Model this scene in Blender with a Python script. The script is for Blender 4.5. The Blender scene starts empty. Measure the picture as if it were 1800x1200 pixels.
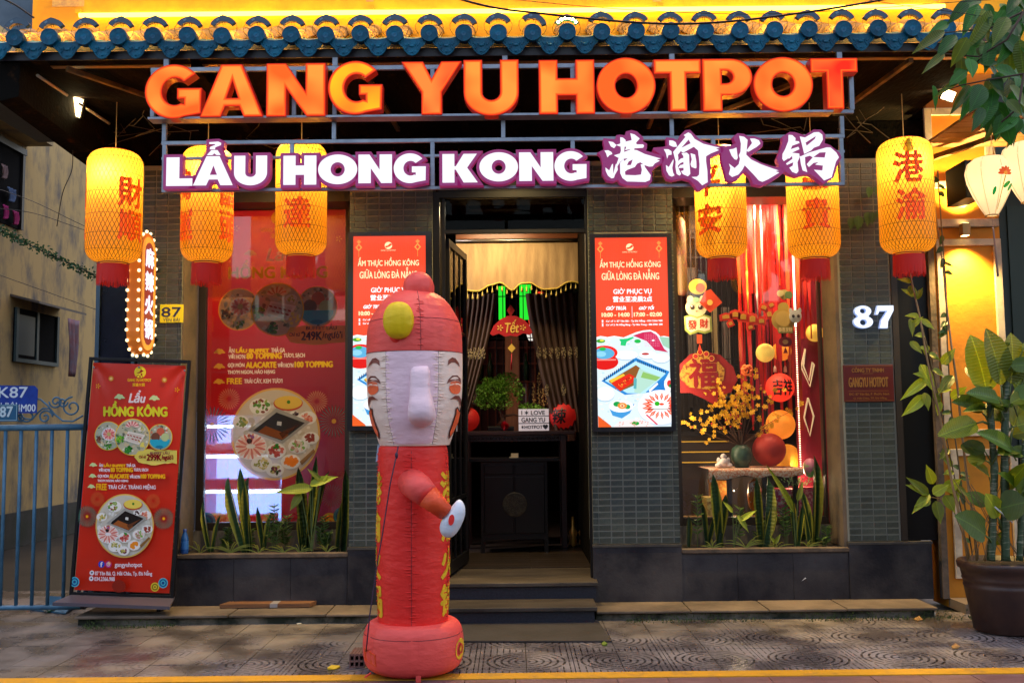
import bpy, bmesh, math, random
from math import sin, cos, pi, radians, sqrt, atan2
from mathutils import Vector, Matrix, Euler
random.seed(7)
S = bpy.context.scene
COL = S.collection
V = Vector
# ---------------------------------------------------------------- camera, world, light, exposure
CY, CZ, F = -8.2, 1.5, 1750.0
TILT, ROLL = math.atan(147/1750), 0.0105
CR = Matrix.Rotation(pi/2+TILT, 3, 'X') @ Matrix.Rotation(-ROLL, 3, 'Z')
cd = bpy.data.cameras.new('camera'); cam = bpy.data.objects.new('camera', cd); COL.objects.link(cam)
cam.location = (0, CY, CZ); cam.rotation_euler = CR.to_euler()
cd.sensor_width = 36; cd.lens = 36*F/1800; cd.clip_start = .05; cd.clip_end = 500
S.camera = cam
SUN_EL, SUN_ROT = radians(76), radians(15)
w = bpy.data.worlds.new('World'); S.world = w; w.use_nodes = True
nt = w.node_tree; bg = nt.nodes['Background']
sky = nt.nodes.new('ShaderNodeTexSky'); sky.sky_type = 'NISHITA'; sky.sun_disc = False
sky.sun_elevation = SUN_EL; sky.sun_rotation = SUN_ROT; sky.air_density = 1.4; sky.dust_density = 2.5; sky.ozone_density = 1.5
tint = nt.nodes.new('ShaderNodeMixRGB'); tint.blend_type = 'MULTIPLY'; tint.inputs[0].default_value = 1; tint.inputs[2].default_value = (1, .84, .73, 1)
nt.links.new(sky.outputs[0], tint.inputs[1]); nt.links.new(tint.outputs[0], bg.inputs[0]); bg.inputs[1].default_value = 0.15
sd = bpy.data.lights.new('sun', 'SUN'); sd.energy = 0.1; sd.angle = radians(30); sd.color = (1, .9, .8)
so = bpy.data.objects.new('sun', sd); COL.objects.link(so); so.location = (0, 14, 14); so.rotation_euler = (radians(-66), 0, radians(-15))
S.view_settings.view_transform = 'Standard'; S.view_settings.look = 'None'
S.view_settings.exposure = 1.75; EK = 2**(.25-1.75)   # lamps are set against the exposure
S.view_settings.gamma = 1; S.view_settings.use_curve_mapping = False
try:
    S.cycles.use_denoising = True; S.cycles.denoiser = 'OPENIMAGEDENOISE'
    S.cycles.sample_clamp_indirect = 4; S.cycles.sample_clamp_direct = 0
    S.cycles.max_bounces = 7; S.cycles.transparent_max_bounces = 16
    S.cycles.caustics_reflective = False; S.cycles.caustics_refractive = False
except Exception: pass
# ---------------------------------------------------------------- picking real places
CAM = V((0, CY, CZ))
def ray(px, py): return (CR @ V(((px-900)/F, (600-py)/F, -1))).normalized()
def at(px, py, Y):
    d = ray(px, py); return CAM + d*((Y-CY)/d.y)
def onz(px, py, Z):
    d = ray(px, py); return CAM + d*((Z-CZ)/d.z)
def onx(px, py, X):
    d = ray(px, py); return CAM + d*(X/d.x)
def sc(Y): return (Y-CY)/F
class Pl:                      # an upright plane at depth Y, anchored at one place, axis aligned
    def __init__(s, px, py, Y): s.o = at(px, py, Y); s.px = px; s.py = py; s.s = sc(Y); s.Y = Y
    def __call__(s, px, py, d=0): return V((s.o.x+(px-s.px)*s.s, s.Y-d, s.o.z-(py-s.py)*s.s))
# ---------------------------------------------------------------- materials
def lin(c):
    return tuple(((x/12.92) if x <= .04045 else ((x+.055)/1.055)**2.4) for x in c)
def hx(h): return lin(tuple(int(h[i:i+2], 16)/255 for i in (0, 2, 4)))
MATS = {}
def M(name, col, rough=.6, metal=0, emit=None, es=1, col2=None, vs=3, vmix=(.4, .65), bump=0, bs=40, rnd=0, spec=.5, trans=0, stretch=None, coat=0, world=False, rough2=None):
    if name in MATS: return MATS[name]
    m = bpy.data.materials.new(name); m.use_nodes = True; MATS[name] = m
    n = m.node_tree.nodes; l = m.node_tree.links; b = n['Principled BSDF']
    b.inputs['Base Color'].default_value = (*col, 1); b.inputs['Roughness'].default_value = rough
    b.inputs['Metallic'].default_value = metal; b.inputs['Specular IOR Level'].default_value = spec
    if coat: b.inputs['Coat Weight'].default_value = coat; b.inputs['Coat Roughness'].default_value = .15
    if emit: b.inputs['Emission Color'].default_value = (*emit, 1); b.inputs['Emission Strength'].default_value = es*EK
    vec = None
    if col2 or bump:
        tc = n.new('ShaderNodeTexCoord'); vec = tc.outputs['Object']
        if world:
            g = n.new('ShaderNodeNewGeometry'); vec = g.outputs['Position']
        if stretch:
            mp = n.new('ShaderNodeMapping'); mp.inputs['Scale'].default_value = stretch; l.new(vec, mp.inputs[0]); vec = mp.outputs[0]
    out = None
    if col2:
        t = n.new('ShaderNodeTexNoise'); t.inputs['Scale'].default_value = vs; t.inputs['Detail'].default_value = 7; t.inputs['Roughness'].default_value = .65
        l.new(vec, t.inputs['Vector'])
        r = n.new('ShaderNodeValToRGB'); r.color_ramp.elements[0].position = vmix[0]; r.color_ramp.elements[1].position = vmix[1]
        r.color_ramp.elements[0].color = (*col, 1); r.color_ramp.elements[1].color = (*col2, 1)
        l.new(t.outputs['Fac'], r.inputs[0]); out = r.outputs[0]
        if rough2 is not None:
            mr = n.new('ShaderNodeMapRange'); mr.inputs[1].default_value = vmix[0]; mr.inputs[2].default_value = vmix[1]
            mr.inputs[3].default_value = rough; mr.inputs[4].default_value = rough2
            l.new(t.outputs['Fac'], mr.inputs[0]); l.new(mr.outputs[0], b.inputs['Roughness'])
    if rnd:
        oi = n.new('ShaderNodeObjectInfo'); hs = n.new('ShaderNodeHueSaturation')
        mr = n.new('ShaderNodeMapRange'); mr.inputs[3].default_value = 1-rnd; mr.inputs[4].default_value = 1+rnd
        l.new(oi.outputs['Random'], mr.inputs[0]); l.new(mr.outputs[0], hs.inputs['Value'])
        if out: l.new(out, hs.inputs['Color'])
        else: hs.inputs['Color'].default_value = (*col, 1)
        out = hs.outputs[0]
    if out: l.new(out, b.inputs['Base Color'])
    if bump:
        t2 = n.new('ShaderNodeTexNoise'); t2.inputs['Scale'].default_value = bs; t2.inputs['Detail'].default_value = 5; l.new(vec, t2.inputs['Vector'])
        bp = n.new('ShaderNodeBump'); bp.inputs['Strength'].default_value = bump; bp.inputs['Distance'].default_value = .01
        l.new(t2.outputs['Fac'], bp.inputs['Height']); l.new(bp.outputs[0], b.inputs['Normal'])
    if trans:
        tr = n.new('ShaderNodeBsdfTranslucent'); tr.inputs[0].default_value = (*col, 1)
        if out: l.new(out, tr.inputs[0])
        mx = n.new('ShaderNodeMixShader'); mx.inputs[0].default_value = trans
        l.new(b.outputs[0], mx.inputs[1]); l.new(tr.outputs[0], mx.inputs[2]); l.new(mx.outputs[0], n['Material Output'].inputs[0])
    return m
def glow(name, col, es, rim=None):
    m = bpy.data.materials.new(name); m.use_nodes = True; n = m.node_tree.nodes; l = m.node_tree.links
    n.remove(n['Principled BSDF']); e = n.new('ShaderNodeEmission'); e.inputs[0].default_value = (*col, 1); e.inputs[1].default_value = es*EK
    if rim:                   # noise puts the hot spots of the lit sheet into the emission colour
        g = n.new('ShaderNodeNewGeometry'); t = n.new('ShaderNodeTexNoise'); t.inputs['Scale'].default_value = 4.5; t.inputs['Detail'].default_value = .5
        r = n.new('ShaderNodeValToRGB'); r.color_ramp.elements[0].position = .35; r.color_ramp.elements[1].position = .68
        r.color_ramp.elements[0].color = (*rim, 1); r.color_ramp.elements[1].color = (*col, 1)
        l.new(g.outputs['Position'], t.inputs['Vector']); l.new(t.outputs['Fac'], r.inputs[0]); l.new(r.outputs[0], e.inputs[0])
    l.new(e.outputs[0], n['Material Output'].inputs[0]); return m
def glassmat(name, tint=(1, 1, 1), refl=.1):
    m = bpy.data.materials.new(name); m.use_nodes = True; n = m.node_tree.nodes; l = m.node_tree.links
    n.remove(n['Principled BSDF']); t = n.new('ShaderNodeBsdfTransparent'); t.inputs[0].default_value = (*tint, 1)
    g = n.new('ShaderNodeBsdfGlossy'); g.inputs['Roughness'].default_value = .02
    f = n.new('ShaderNodeFresnel'); f.inputs[0].default_value = 1.5
    ma = n.new('ShaderNodeMath'); ma.operation = 'MULTIPLY_ADD'; ma.inputs[1].default_value = 1; ma.inputs[2].default_value = refl-.04
    mx = n.new('ShaderNodeMixShader'); l.new(f.outputs[0], ma.inputs[0]); l.new(ma.outputs[0], mx.inputs[0])
    l.new(t.outputs[0], mx.inputs[1]); l.new(g.outputs[0], mx.inputs[2]); l.new(mx.outputs[0], n['Material Output'].inputs[0]); return m
def printmat(name, kind='paper', es=1.0, rough=.45, see=0.0):
    m = bpy.data.materials.new(name); m.use_nodes = True; n = m.node_tree.nodes; l = m.node_tree.links; b = n['Principled BSDF']
    a = n.new('ShaderNodeVertexColor'); a.layer_name = 'Col'
    if kind == 'film':
        l.new(a.outputs[0], b.inputs['Base Color']); b.inputs['Roughness'].default_value = rough
        tl = n.new('ShaderNodeBsdfTranslucent'); l.new(a.outputs[0], tl.inputs[0]); m1 = n.new('ShaderNodeMixShader'); m1.inputs[0].default_value = .45
        l.new(b.outputs[0], m1.inputs[1]); l.new(tl.outputs[0], m1.inputs[2])
        tr = n.new('ShaderNodeBsdfTransparent'); mx = n.new('ShaderNodeMixShader'); mx.inputs[0].default_value = see
        l.new(m1.outputs[0], mx.inputs[1]); l.new(tr.outputs[0], mx.inputs[2]); l.new(mx.outputs[0], n['Material Output'].inputs[0]); return m
    if kind == 'screen':
        b.inputs['Base Color'].default_value = (.01, .01, .01, 1); b.inputs['Roughness'].default_value = .2
        l.new(a.outputs[0], b.inputs['Emission Color']); b.inputs['Emission Strength'].default_value = es*EK
    else:
        l.new(a.outputs[0], b.inputs['Base Color']); b.inputs['Roughness'].default_value = rough
    if see:
        tr = n.new('ShaderNodeBsdfTransparent'); mx = n.new('ShaderNodeMixShader'); mx.inputs[0].default_value = see
        l.new(b.outputs[0], mx.inputs[1]); l.new(tr.outputs[0], mx.inputs[2]); l.new(mx.outputs[0], n['Material Output'].inputs[0])
    return m
# ---------------------------------------------------------------- objects
WP = {}
def tag(o, label=None, cat=None, group=None, kind=None):
    if label: o['label'] = label
    if cat: o['category'] = cat
    if group: o['group'] = group
    if kind: o['kind'] = kind
    return o
def thing(name, label, cat, loc=(0, 0, 0), rot=None, group=None, kind=None):
    o = bpy.data.objects.new(name, None); COL.objects.link(o); o.location = loc; o.empty_display_size = .1
    if rot: o.rotation_euler = rot
    WP[o] = V(loc); return tag(o, label, cat, group, kind)
def link(name, me, parent=None, loc=(0, 0, 0)):
    o = bpy.data.objects.new(name, me); COL.objects.link(o); o.parent = parent; o.location = loc
    WP[o] = (WP.get(parent, V((0, 0, 0))) if parent else V((0, 0, 0))) + V(loc); return o
def copy_tree(o, parent=None):
    c = o.copy(); COL.objects.link(c); c.parent = parent; WP[c] = WP.get(o, V((0, 0, 0)))
    for ch in list(o.children): copy_tree(ch, c)
    return c
class MB:
    def __init__(s): s.v = []; s.f = []; s.c = []; s.m = []; s.mi = 0; s.sm = []; s.smooth = False
    def add(s, vs, fs, col=None):
        k = len(s.v); s.v += [V(v) for v in vs]
        for f in fs: s.f.append([i+k for i in f]); s.c.append(col); s.m.append(s.mi); s.sm.append(s.smooth)
        return s
    def box(s, a, b, col=None):
        x0, y0, z0 = [min(p, q) for p, q in zip(a, b)]; x1, y1, z1 = [max(p, q) for p, q in zip(a, b)]
        return s.add([(x0, y0, z0), (x1, y0, z0), (x1, y1, z0), (x0, y1, z0), (x0, y0, z1), (x1, y0, z1), (x1, y1, z1), (x0, y1, z1)],
                     [(0, 3, 2, 1), (4, 5, 6, 7), (0, 1, 5, 4), (1, 2, 6, 5), (2, 3, 7, 6), (3, 0, 4, 7)], col)
    def bar(s, p, q, r, r2=None, n=4, col=None): return s.tube([p, q], [r, r2 or r], n, col)
    def tube(s, pts, r, n=8, col=None, cap=True):
        pts = [V(p) for p in pts]; rs = r if isinstance(r, (list, tuple)) else [r]*len(pts); vs = []; fs = []
        up = V((0, 0, 1)); prev = None
        for i, p in enumerate(pts):
            t = (pts[min(i+1, len(pts)-1)]-pts[max(i-1, 0)]).normalized()
            if prev is None:
                a = t.cross(up if abs(t.z) < .95 else V((1, 0, 0))).normalized()
            else:
                a = (prev - t*prev.dot(t)).normalized()
            prev = a; b = t.cross(a)
            for k in range(n):
                an = 2*pi*(k+.5)/n; vs.append(p+(a*cos(an)+b*sin(an))*rs[i])
        for i in range(len(pts)-1):
            for k in range(n): fs.append((i*n+k, i*n+(k+1) % n, (i+1)*n+(k+1) % n, (i+1)*n+k))
        if cap: fs.append(tuple(range(n))[::-1]); fs.append(tuple((len(pts)-1)*n+k for k in range(n)))
        sm = s.smooth; s.smooth = n > 5; s.add(vs, fs, col); s.smooth = sm; return s
    def lathe(s, prof, c=(0, 0, 0), n=32, col=None, fn=None, a0=0, a1=2*pi):   # prof [(r,z)], top or bottom first
        c = V(c); vs = []; fs = []; full = abs(a1-a0-2*pi) < 1e-6; m = n if full else n+1
        for r, z in prof:
            for k in range(m):
                a = a0+(a1-a0)*k/n; rr = r*(fn(a, z) if fn else 1); vs.append(c+V((rr*sin(a), -rr*cos(a), z)))
        for i in range(len(prof)-1):
            for k in range(n):
                k2 = (k+1) % m; fs.append((i*m+k, i*m+k2, (i+1)*m+k2, (i+1)*m+k))
        sm = s.smooth; s.smooth = True; s.add(vs, fs, col); s.smooth = sm; return s
    def ball(s, c, r, n=12, m=8, col=None, sq=None, fn=None):
        rx, ry, rz = r if isinstance(r, (tuple, list)) else (r, r, r); vs = []; fs = []; c = V(c)
        for i in range(m+1):
            t = pi*i/m
            for k in range(n):
                a = 2*pi*k/n; q = fn(a, t) if fn else 1; vs.append(c+V((rx*sin(t)*cos(a)*q, ry*sin(t)*sin(a)*q, rz*cos(t))))
        for i in range(m):
            for k in range(n): fs.append((i*n+k, (i+1)*n+k, (i+1)*n+(k+1) % n, i*n+(k+1) % n))
        sm = s.smooth; s.smooth = True; s.add(vs, fs, col); s.smooth = sm; return s
    def prism(s, poly, fn, d, col=None):     # poly 2-D, fn maps (x,y,depth) to a point
        n = len(poly); vs = [fn(x, y, 0) for x, y in poly]+[fn(x, y, d) for x, y in poly]
        return s.add(vs, [tuple(range(n)), tuple(range(2*n-1, n-1, -1))]+[(i, i+n, (i+1) % n+n, (i+1) % n) for i in range(n)], col)
    def mesh(s, name, mats, off=V((0, 0, 0))):
        me = bpy.data.meshes.new(name); me.from_pydata([tuple(v-off) for v in s.v], [], s.f)
        if not isinstance(mats, (list, tuple)): mats = [mats]
        for m in mats: me.materials.append(m)
        me.polygons.foreach_set('material_index', [min(i, len(mats)-1) for i in s.m])
        me.polygons.foreach_set('use_smooth', s.sm)
        if any(c is not None for c in s.c):
            at_ = me.color_attributes.new('Col', 'FLOAT_COLOR', 'CORNER'); d = []
            for f, c in zip(s.f, s.c):
                c = c or (1, 1, 1); d += [c[0], c[1], c[2], 1.0]*len(f)
            at_.data.foreach_set('color', d)
        me.update(); return me
    def build(s, name, mats, parent=None, origin=None, local=False):
        if parent is not None:
            off = V((0, 0, 0)) if local else WP.get(parent, V((0, 0, 0)))
            return link(name, s.mesh(name, mats, off), parent)
        o = V(origin) if origin is not None else V((0, 0, 0))
        return link(name, s.mesh(name, mats, o), None, o)
def solo(mb, name, mats, label, cat, origin=None, group=None, kind=None):
    if origin is None:
        xs = [v.x for v in mb.v]; ys = [v.y for v in mb.v]; zs = [v.z for v in mb.v]
        origin = ((min(xs)+max(xs))/2, (min(ys)+max(ys))/2, min(zs))
    return tag(mb.build(name, mats, None, origin), label, cat, group, kind)
def struct(mb, name, mats, origin=None): return tag(mb.build(name, mats, None, origin), kind='structure')
def bevel(o, wdt=.004, seg=2):
    b = o.modifiers.new('b', 'BEVEL'); b.width = wdt; b.segments = seg; b.limit_method = 'ANGLE'; return o
# ---------------------------------------------------------------- 2-D shapes and lettering
TS = bpy.data.scenes.new('type'); TC = {}
def _curve_mesh(c):
    o = bpy.data.objects.new('x', c); TS.collection.objects.link(o); vl = TS.view_layers[0]; vl.update()
    ev = o.evaluated_get(vl.depsgraph); me = ev.to_mesh()
    vs = [V(v.co) for v in me.vertices]; fs = [tuple(p.vertices) for p in me.polygons]
    ev.to_mesh_clear(); bpy.data.objects.remove(o); bpy.data.curves.remove(c); return vs, fs
def text2d(t, shear=0, sp=1.0):
    k = (t, shear, sp)
    if k not in TC:
        c = bpy.data.curves.new('t', 'FONT')
        for p_, q_ in (('Đ', 'Ð'), ('Ờ', 'Ò’'), ('Ơ', 'O’'), ('ờ', 'ò’'), ('ơ', 'o’')): t = t.replace(p_, q_)
        c.body = t; c.resolution_u = 3; c.shear = shear; c.space_character = sp
        vs, fs = _curve_mesh(c); x0 = min(v.x for v in vs); x1 = max(v.x for v in vs); y0 = min(v.y for v in vs); y1 = max(v.y for v in vs)
        TC[k] = ([((v.x-x0)/(x1-x0), (v.y-y0)/(y1-y0)) for v in vs], fs, (x1-x0)/(y1-y0))
    return TC[k]
def shape2d(contours, ext=0, off=0):
    c = bpy.data.curves.new('s', 'CURVE'); c.dimensions = '2D'; c.fill_mode = 'BOTH'; c.extrude = ext; c.offset = off
    for P in contours:
        sp = c.splines.new('POLY'); sp.points.add(len(P)-1); sp.use_cyclic_u = True
        for i, (x, y) in enumerate(P): sp.points[i].co = (x, y, 0, 1)
    return _curve_mesh(c)
class Print:      # flat print: layers of coloured shapes; fn(px,py,height)->point
    def __init__(s, fn, step=.00025): s.mb = MB(); s.fn = fn; s.h = .0006; s.step = step
    def up(s): s.h += s.step
    def poly(s, pts, col):
        s.up()
        if len(pts) > 4:
            vs, fs = shape2d([pts]); s.mb.add([s.fn(v.x, v.y, s.h) for v in vs], fs, col)
        else: s.mb.add([s.fn(x, y, s.h) for x, y in pts], [tuple(range(len(pts)))], col)
        return s
    def rect(s, x0, y0, x1, y1, col): return s.poly([(x0, y0), (x1, y0), (x1, y1), (x0, y1)], col)
    def disc(s, x, y, rx, col, ry=None, n=28, rot=0):
        s.up(); ry = ry or rx; c, d = cos(rot), sin(rot); P = [(rx*cos(2*pi*k/n), ry*sin(2*pi*k/n)) for k in range(n)]
        s.mb.add([s.fn(x+a*c-b*d, y+a*d+b*c, s.h) for a, b in P], [tuple(range(n))], col); return s
    def text(s, t, x0, y0, x1, y1, col, bold=0, shear=0, sp=1.0):
        uv, fs, _ = text2d(t, shear, sp); s.up(); k = 1 if not bold else 5
        for dx, dy in ([(0, 0), (1, 0), (-1, 0), (0, .8), (0, -.8)][:k]):
            s.mb.add([s.fn(x0+u*(x1-x0)+dx*bold, y1+v*(y0-y1)+dy*bold, s.h) for u, v in uv], fs, col); s.h += .00004
        return s
    def ring(s, x, y, r, wd, col, n=36):
        s.up(); P = [(x+(r+q)*cos(2*pi*k/n), y+(r+q)*sin(2*pi*k/n)) for q in (0, -wd) for k in range(n)]
        s.mb.add([s.fn(a, b, s.h) for a, b in P], [(k, (k+1) % n, n+(k+1) % n, n+k) for k in range(n)], col); return s
    def burst(s, x, y, r, n, col, r0=1, wd=1):
        s.up()
        for k in range(n):
            a = 2*pi*k/n; c, d = cos(a), sin(a); q = wd*r/28
            s.mb.add([s.fn(x+c*r0, y+d*r0, s.h), s.fn(x+c*r*.8-d*q, y+d*r*.8+c*q, s.h), s.fn(x+c*r, y+d*r, s.h), s.fn(x+c*r*.8+d*q, y+d*r*.8-c*q, s.h)], [(0, 1, 2, 3)], col)
        return s
    def dots(s, x0, y0, x1, y1, st, col, r=.8):
        s.up(); y = y0
        while y < y1:
            x = x0
            while x < x1:
                s.mb.add([s.fn(x-r, y, s.h), s.fn(x, y-r, s.h), s.fn(x+r, y, s.h), s.fn(x, y+r, s.h)], [(0, 1, 2, 3)], col); x += st
            y += st
        return s
def arc(cx, cy, rx, ry, a0, a1, n=14): return [(cx+rx*cos(radians(a0+(a1-a0)*i/n)), cy+ry*sin(radians(a0+(a1-a0)*i/n))) for i in range(n+1)]
def glyph(ch, w=.34, hole=(.18, .21)):
    if ch == 'H': a = .5-.08; return [[(0, 0), (w, 0), (w, .34), (1-w, .34), (1-w, 0), (1, 0), (1, 1), (1-w, 1), (1-w, .66), (w, .66), (w, 1), (0, 1)]]
    if ch == 'N': return [[(0, 0), (w, 0), (w, .52), (.68, 0), (1, 0), (1, 1), (1-w, 1), (1-w, .47), (.33, 1), (0, 1)]]
    if ch == 'T': return [[(.33, 0), (.69, 0), (.69, .72), (1, .72), (1, 1), (0, 1), (0, .72), (.33, .72)]]
    if ch == 'L': return [[(0, 0), (1, 0), (1, .26), (.5, .26), (.5, 1), (0, 1)]]
    if ch == 'Y': return [[(.33, 0), (.67, 0), (.67, .42), (1, 1), (.66, 1), (.5, .68), (.36, 1), (0, 1), (.33, .42)]]
    if ch == 'K': return [[(0, 0), (.34, 0), (.34, .45), (.38, .45), (.6, 0), (1, 0), (.7, .52), (.98, 1), (.6, 1), (.38, .57), (.34, .57), (.34, 1), (0, 1)]]
    if ch == 'A': return [[(0, 0), (.33, 0), (.4, .2), (.62, .2), (.69, 0), (1, 0), (.66, 1), (.33, 1)], [(.42, .36), (.51, .68), (.6, .36)]]
    if ch == 'O': return [arc(.5, .5, .5, .5, 0, 354, 47), arc(.5, .5, hole[0], hole[1], 0, 350, 30)]
    if ch == 'U': return [[(0, 1)]+arc(.5, .42, .5, .42, 180, 360, 20)+[(1, 1), (.66, 1)]+arc(.5, .42, .16, .14, 360, 180, 10)+[(.34, 1)]]
    if ch == 'P': return [[(0, 0), (.39, 0), (.39, .3)]+arc(.56, .65, .44, .35, -90, 90, 18)+[(0, 1)], [(.39, .53)]+arc(.47, .65, .14, .12, -90, 90, 8)+[(.39, .77)]]
    if ch == 'G': return [arc(.5, .5, .5, .5, 40, 292, 36)+[(.98, .09), (.99, .56), (.56, .56), (.56, .36), (.68, .36), (.68, .27)]+arc(.52, .5, .22, .25, 300, 44, 22)]
    if ch == '8': return [arc(.5, .27, .5, .27, -90, 60, 14)+arc(.5, .76, .43, .24, -40, 220, 22)+arc(.5, .27, .5, .27, 120, 270, 14), arc(.5, .25, .2, .15, 0, 340, 16), arc(.5, .77, .18, .13, 0, 340, 16)]
    if ch == '7': return [[(.2, 0), (.62, 0), (.66, .3), (1, .8), (1, 1), (.12, 1), (0, .62), (.1, .62), (.2, .78), (.68, .78), (.3, .35)]]
def solid(contours, fn, ext, off, z0):     # extruded lettering; fn(x,y,h)->point, h=0 at its back
    vs, fs = shape2d(contours, ext/2, off); return [fn(v.x, v.y, z0+ext/2+v.z) for v in vs], fs
# ================================================================ palette
m_tile = M('slate_tile', (.017, .030, .033), .42, col2=(.070, .080, .066), vs=14, rnd=.28, bump=.25, bs=60)
m_grout = M('grout', (.22, .225, .195), .9)
m_plinth = M('dark_stone', (.010, .010, .016), .5, col2=(.060, .054, .056), vs=1.3, vmix=(.42, .68), spec=.25, bump=.2, bs=50, world=True, rough2=.75)
m_lip = M('weathered_concrete', (.13, .09, .065), .85, col2=(.035, .03, .025), vs=5, bump=.4, bs=30)
m_ledge = M('old_concrete', (.17, .125, .09), .85, col2=(.07, .052, .038), vs=2.2, bump=.4, bs=26, world=True)
m_moss = M('mossy_concrete', (.15, .13, .10), .9, col2=(.010, .014, .006), vs=2.6, vmix=(.43, .58), bump=.5, bs=20, world=True)
m_black = M('black_metal', (.005, .005, .007), .4, spec=.3)
m_dkbrown = M('dark_brown_frame', (.012, .007, .005), .45, col2=(.02, .012, .008), vs=6)
m_beige = M('beige_render', (.17, .12, .08), .8, col2=(.09, .07, .055), vs=4, bump=.2)
m_wallmould = M('mouldy_render', (.15, .135, .12), .85, col2=(.045, .045, .06), vs=5, vmix=(.42, .55), bump=.2, stretch=(2, 1, .5))
m_soil = M('soil', (.02, .013, .008), .95, bump=1, bs=60)
m_steel = M('galvanised_steel', (.26, .30, .37), .4, .6, col2=(.18, .21, .27), vs=8)
m_blue = M('glazed_blue', (.001, .105, .19), .42, col2=(.001, .05, .11), vs=20, rnd=.25, bump=.5, bs=70, spec=.2)
m_rolltile = M('terracotta_roll', (.42, .25, .10), .7, col2=(.14, .08, .04), vs=9, rnd=.3, bump=.3)
m_navy = M('navy_fascia', (.006, .006, .015), .5, col2=(.012, .012, .024), vs=30)
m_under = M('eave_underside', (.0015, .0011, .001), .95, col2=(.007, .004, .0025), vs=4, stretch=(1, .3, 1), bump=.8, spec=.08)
m_beam = M('rusty_steel_beam', (.20, .11, .035), .6, .3, col2=(.05, .035, .03), vs=6)
m_yellow = M('yellow_render', (.80, .38, .006), .8, col2=(.60, .25, .006), vs=2.5, bump=.15, bs=20)
m_orange = M('orange_render', (.60, .225, .004), .7, col2=(.50, .175, .004), vs=1.8, bump=.2, bs=30)
m_trim = M('white_moulding', (.55, .46, .34), .6, col2=(.32, .26, .2), vs=6)
m_green = M('dark_green_door', (.003, .012, .007), .5)
m_gate = M('blue_gate_paint', (.06, .185, .31), .42, col2=(.035, .12, .21), vs=9, bump=.1, bs=80)
m_wood = M('plank_wood', (.20, .085, .03), .7, col2=(.11, .045, .02), vs=4, stretch=(1, 14, 14))
m_glass = glassmat('window_glass', (.93, .95, .96), .05)
m_glassd = glassmat('dark_glass', (.25, .27, .3), .005)
# stained alley wall
m_alley = M('stained_cream_render', (.44, .32, .135), .85, col2=(.07, .08, .10), vs=2.2, vmix=(.47, .70), bump=.25, bs=12, stretch=(1, 1.3, .6))
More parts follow.
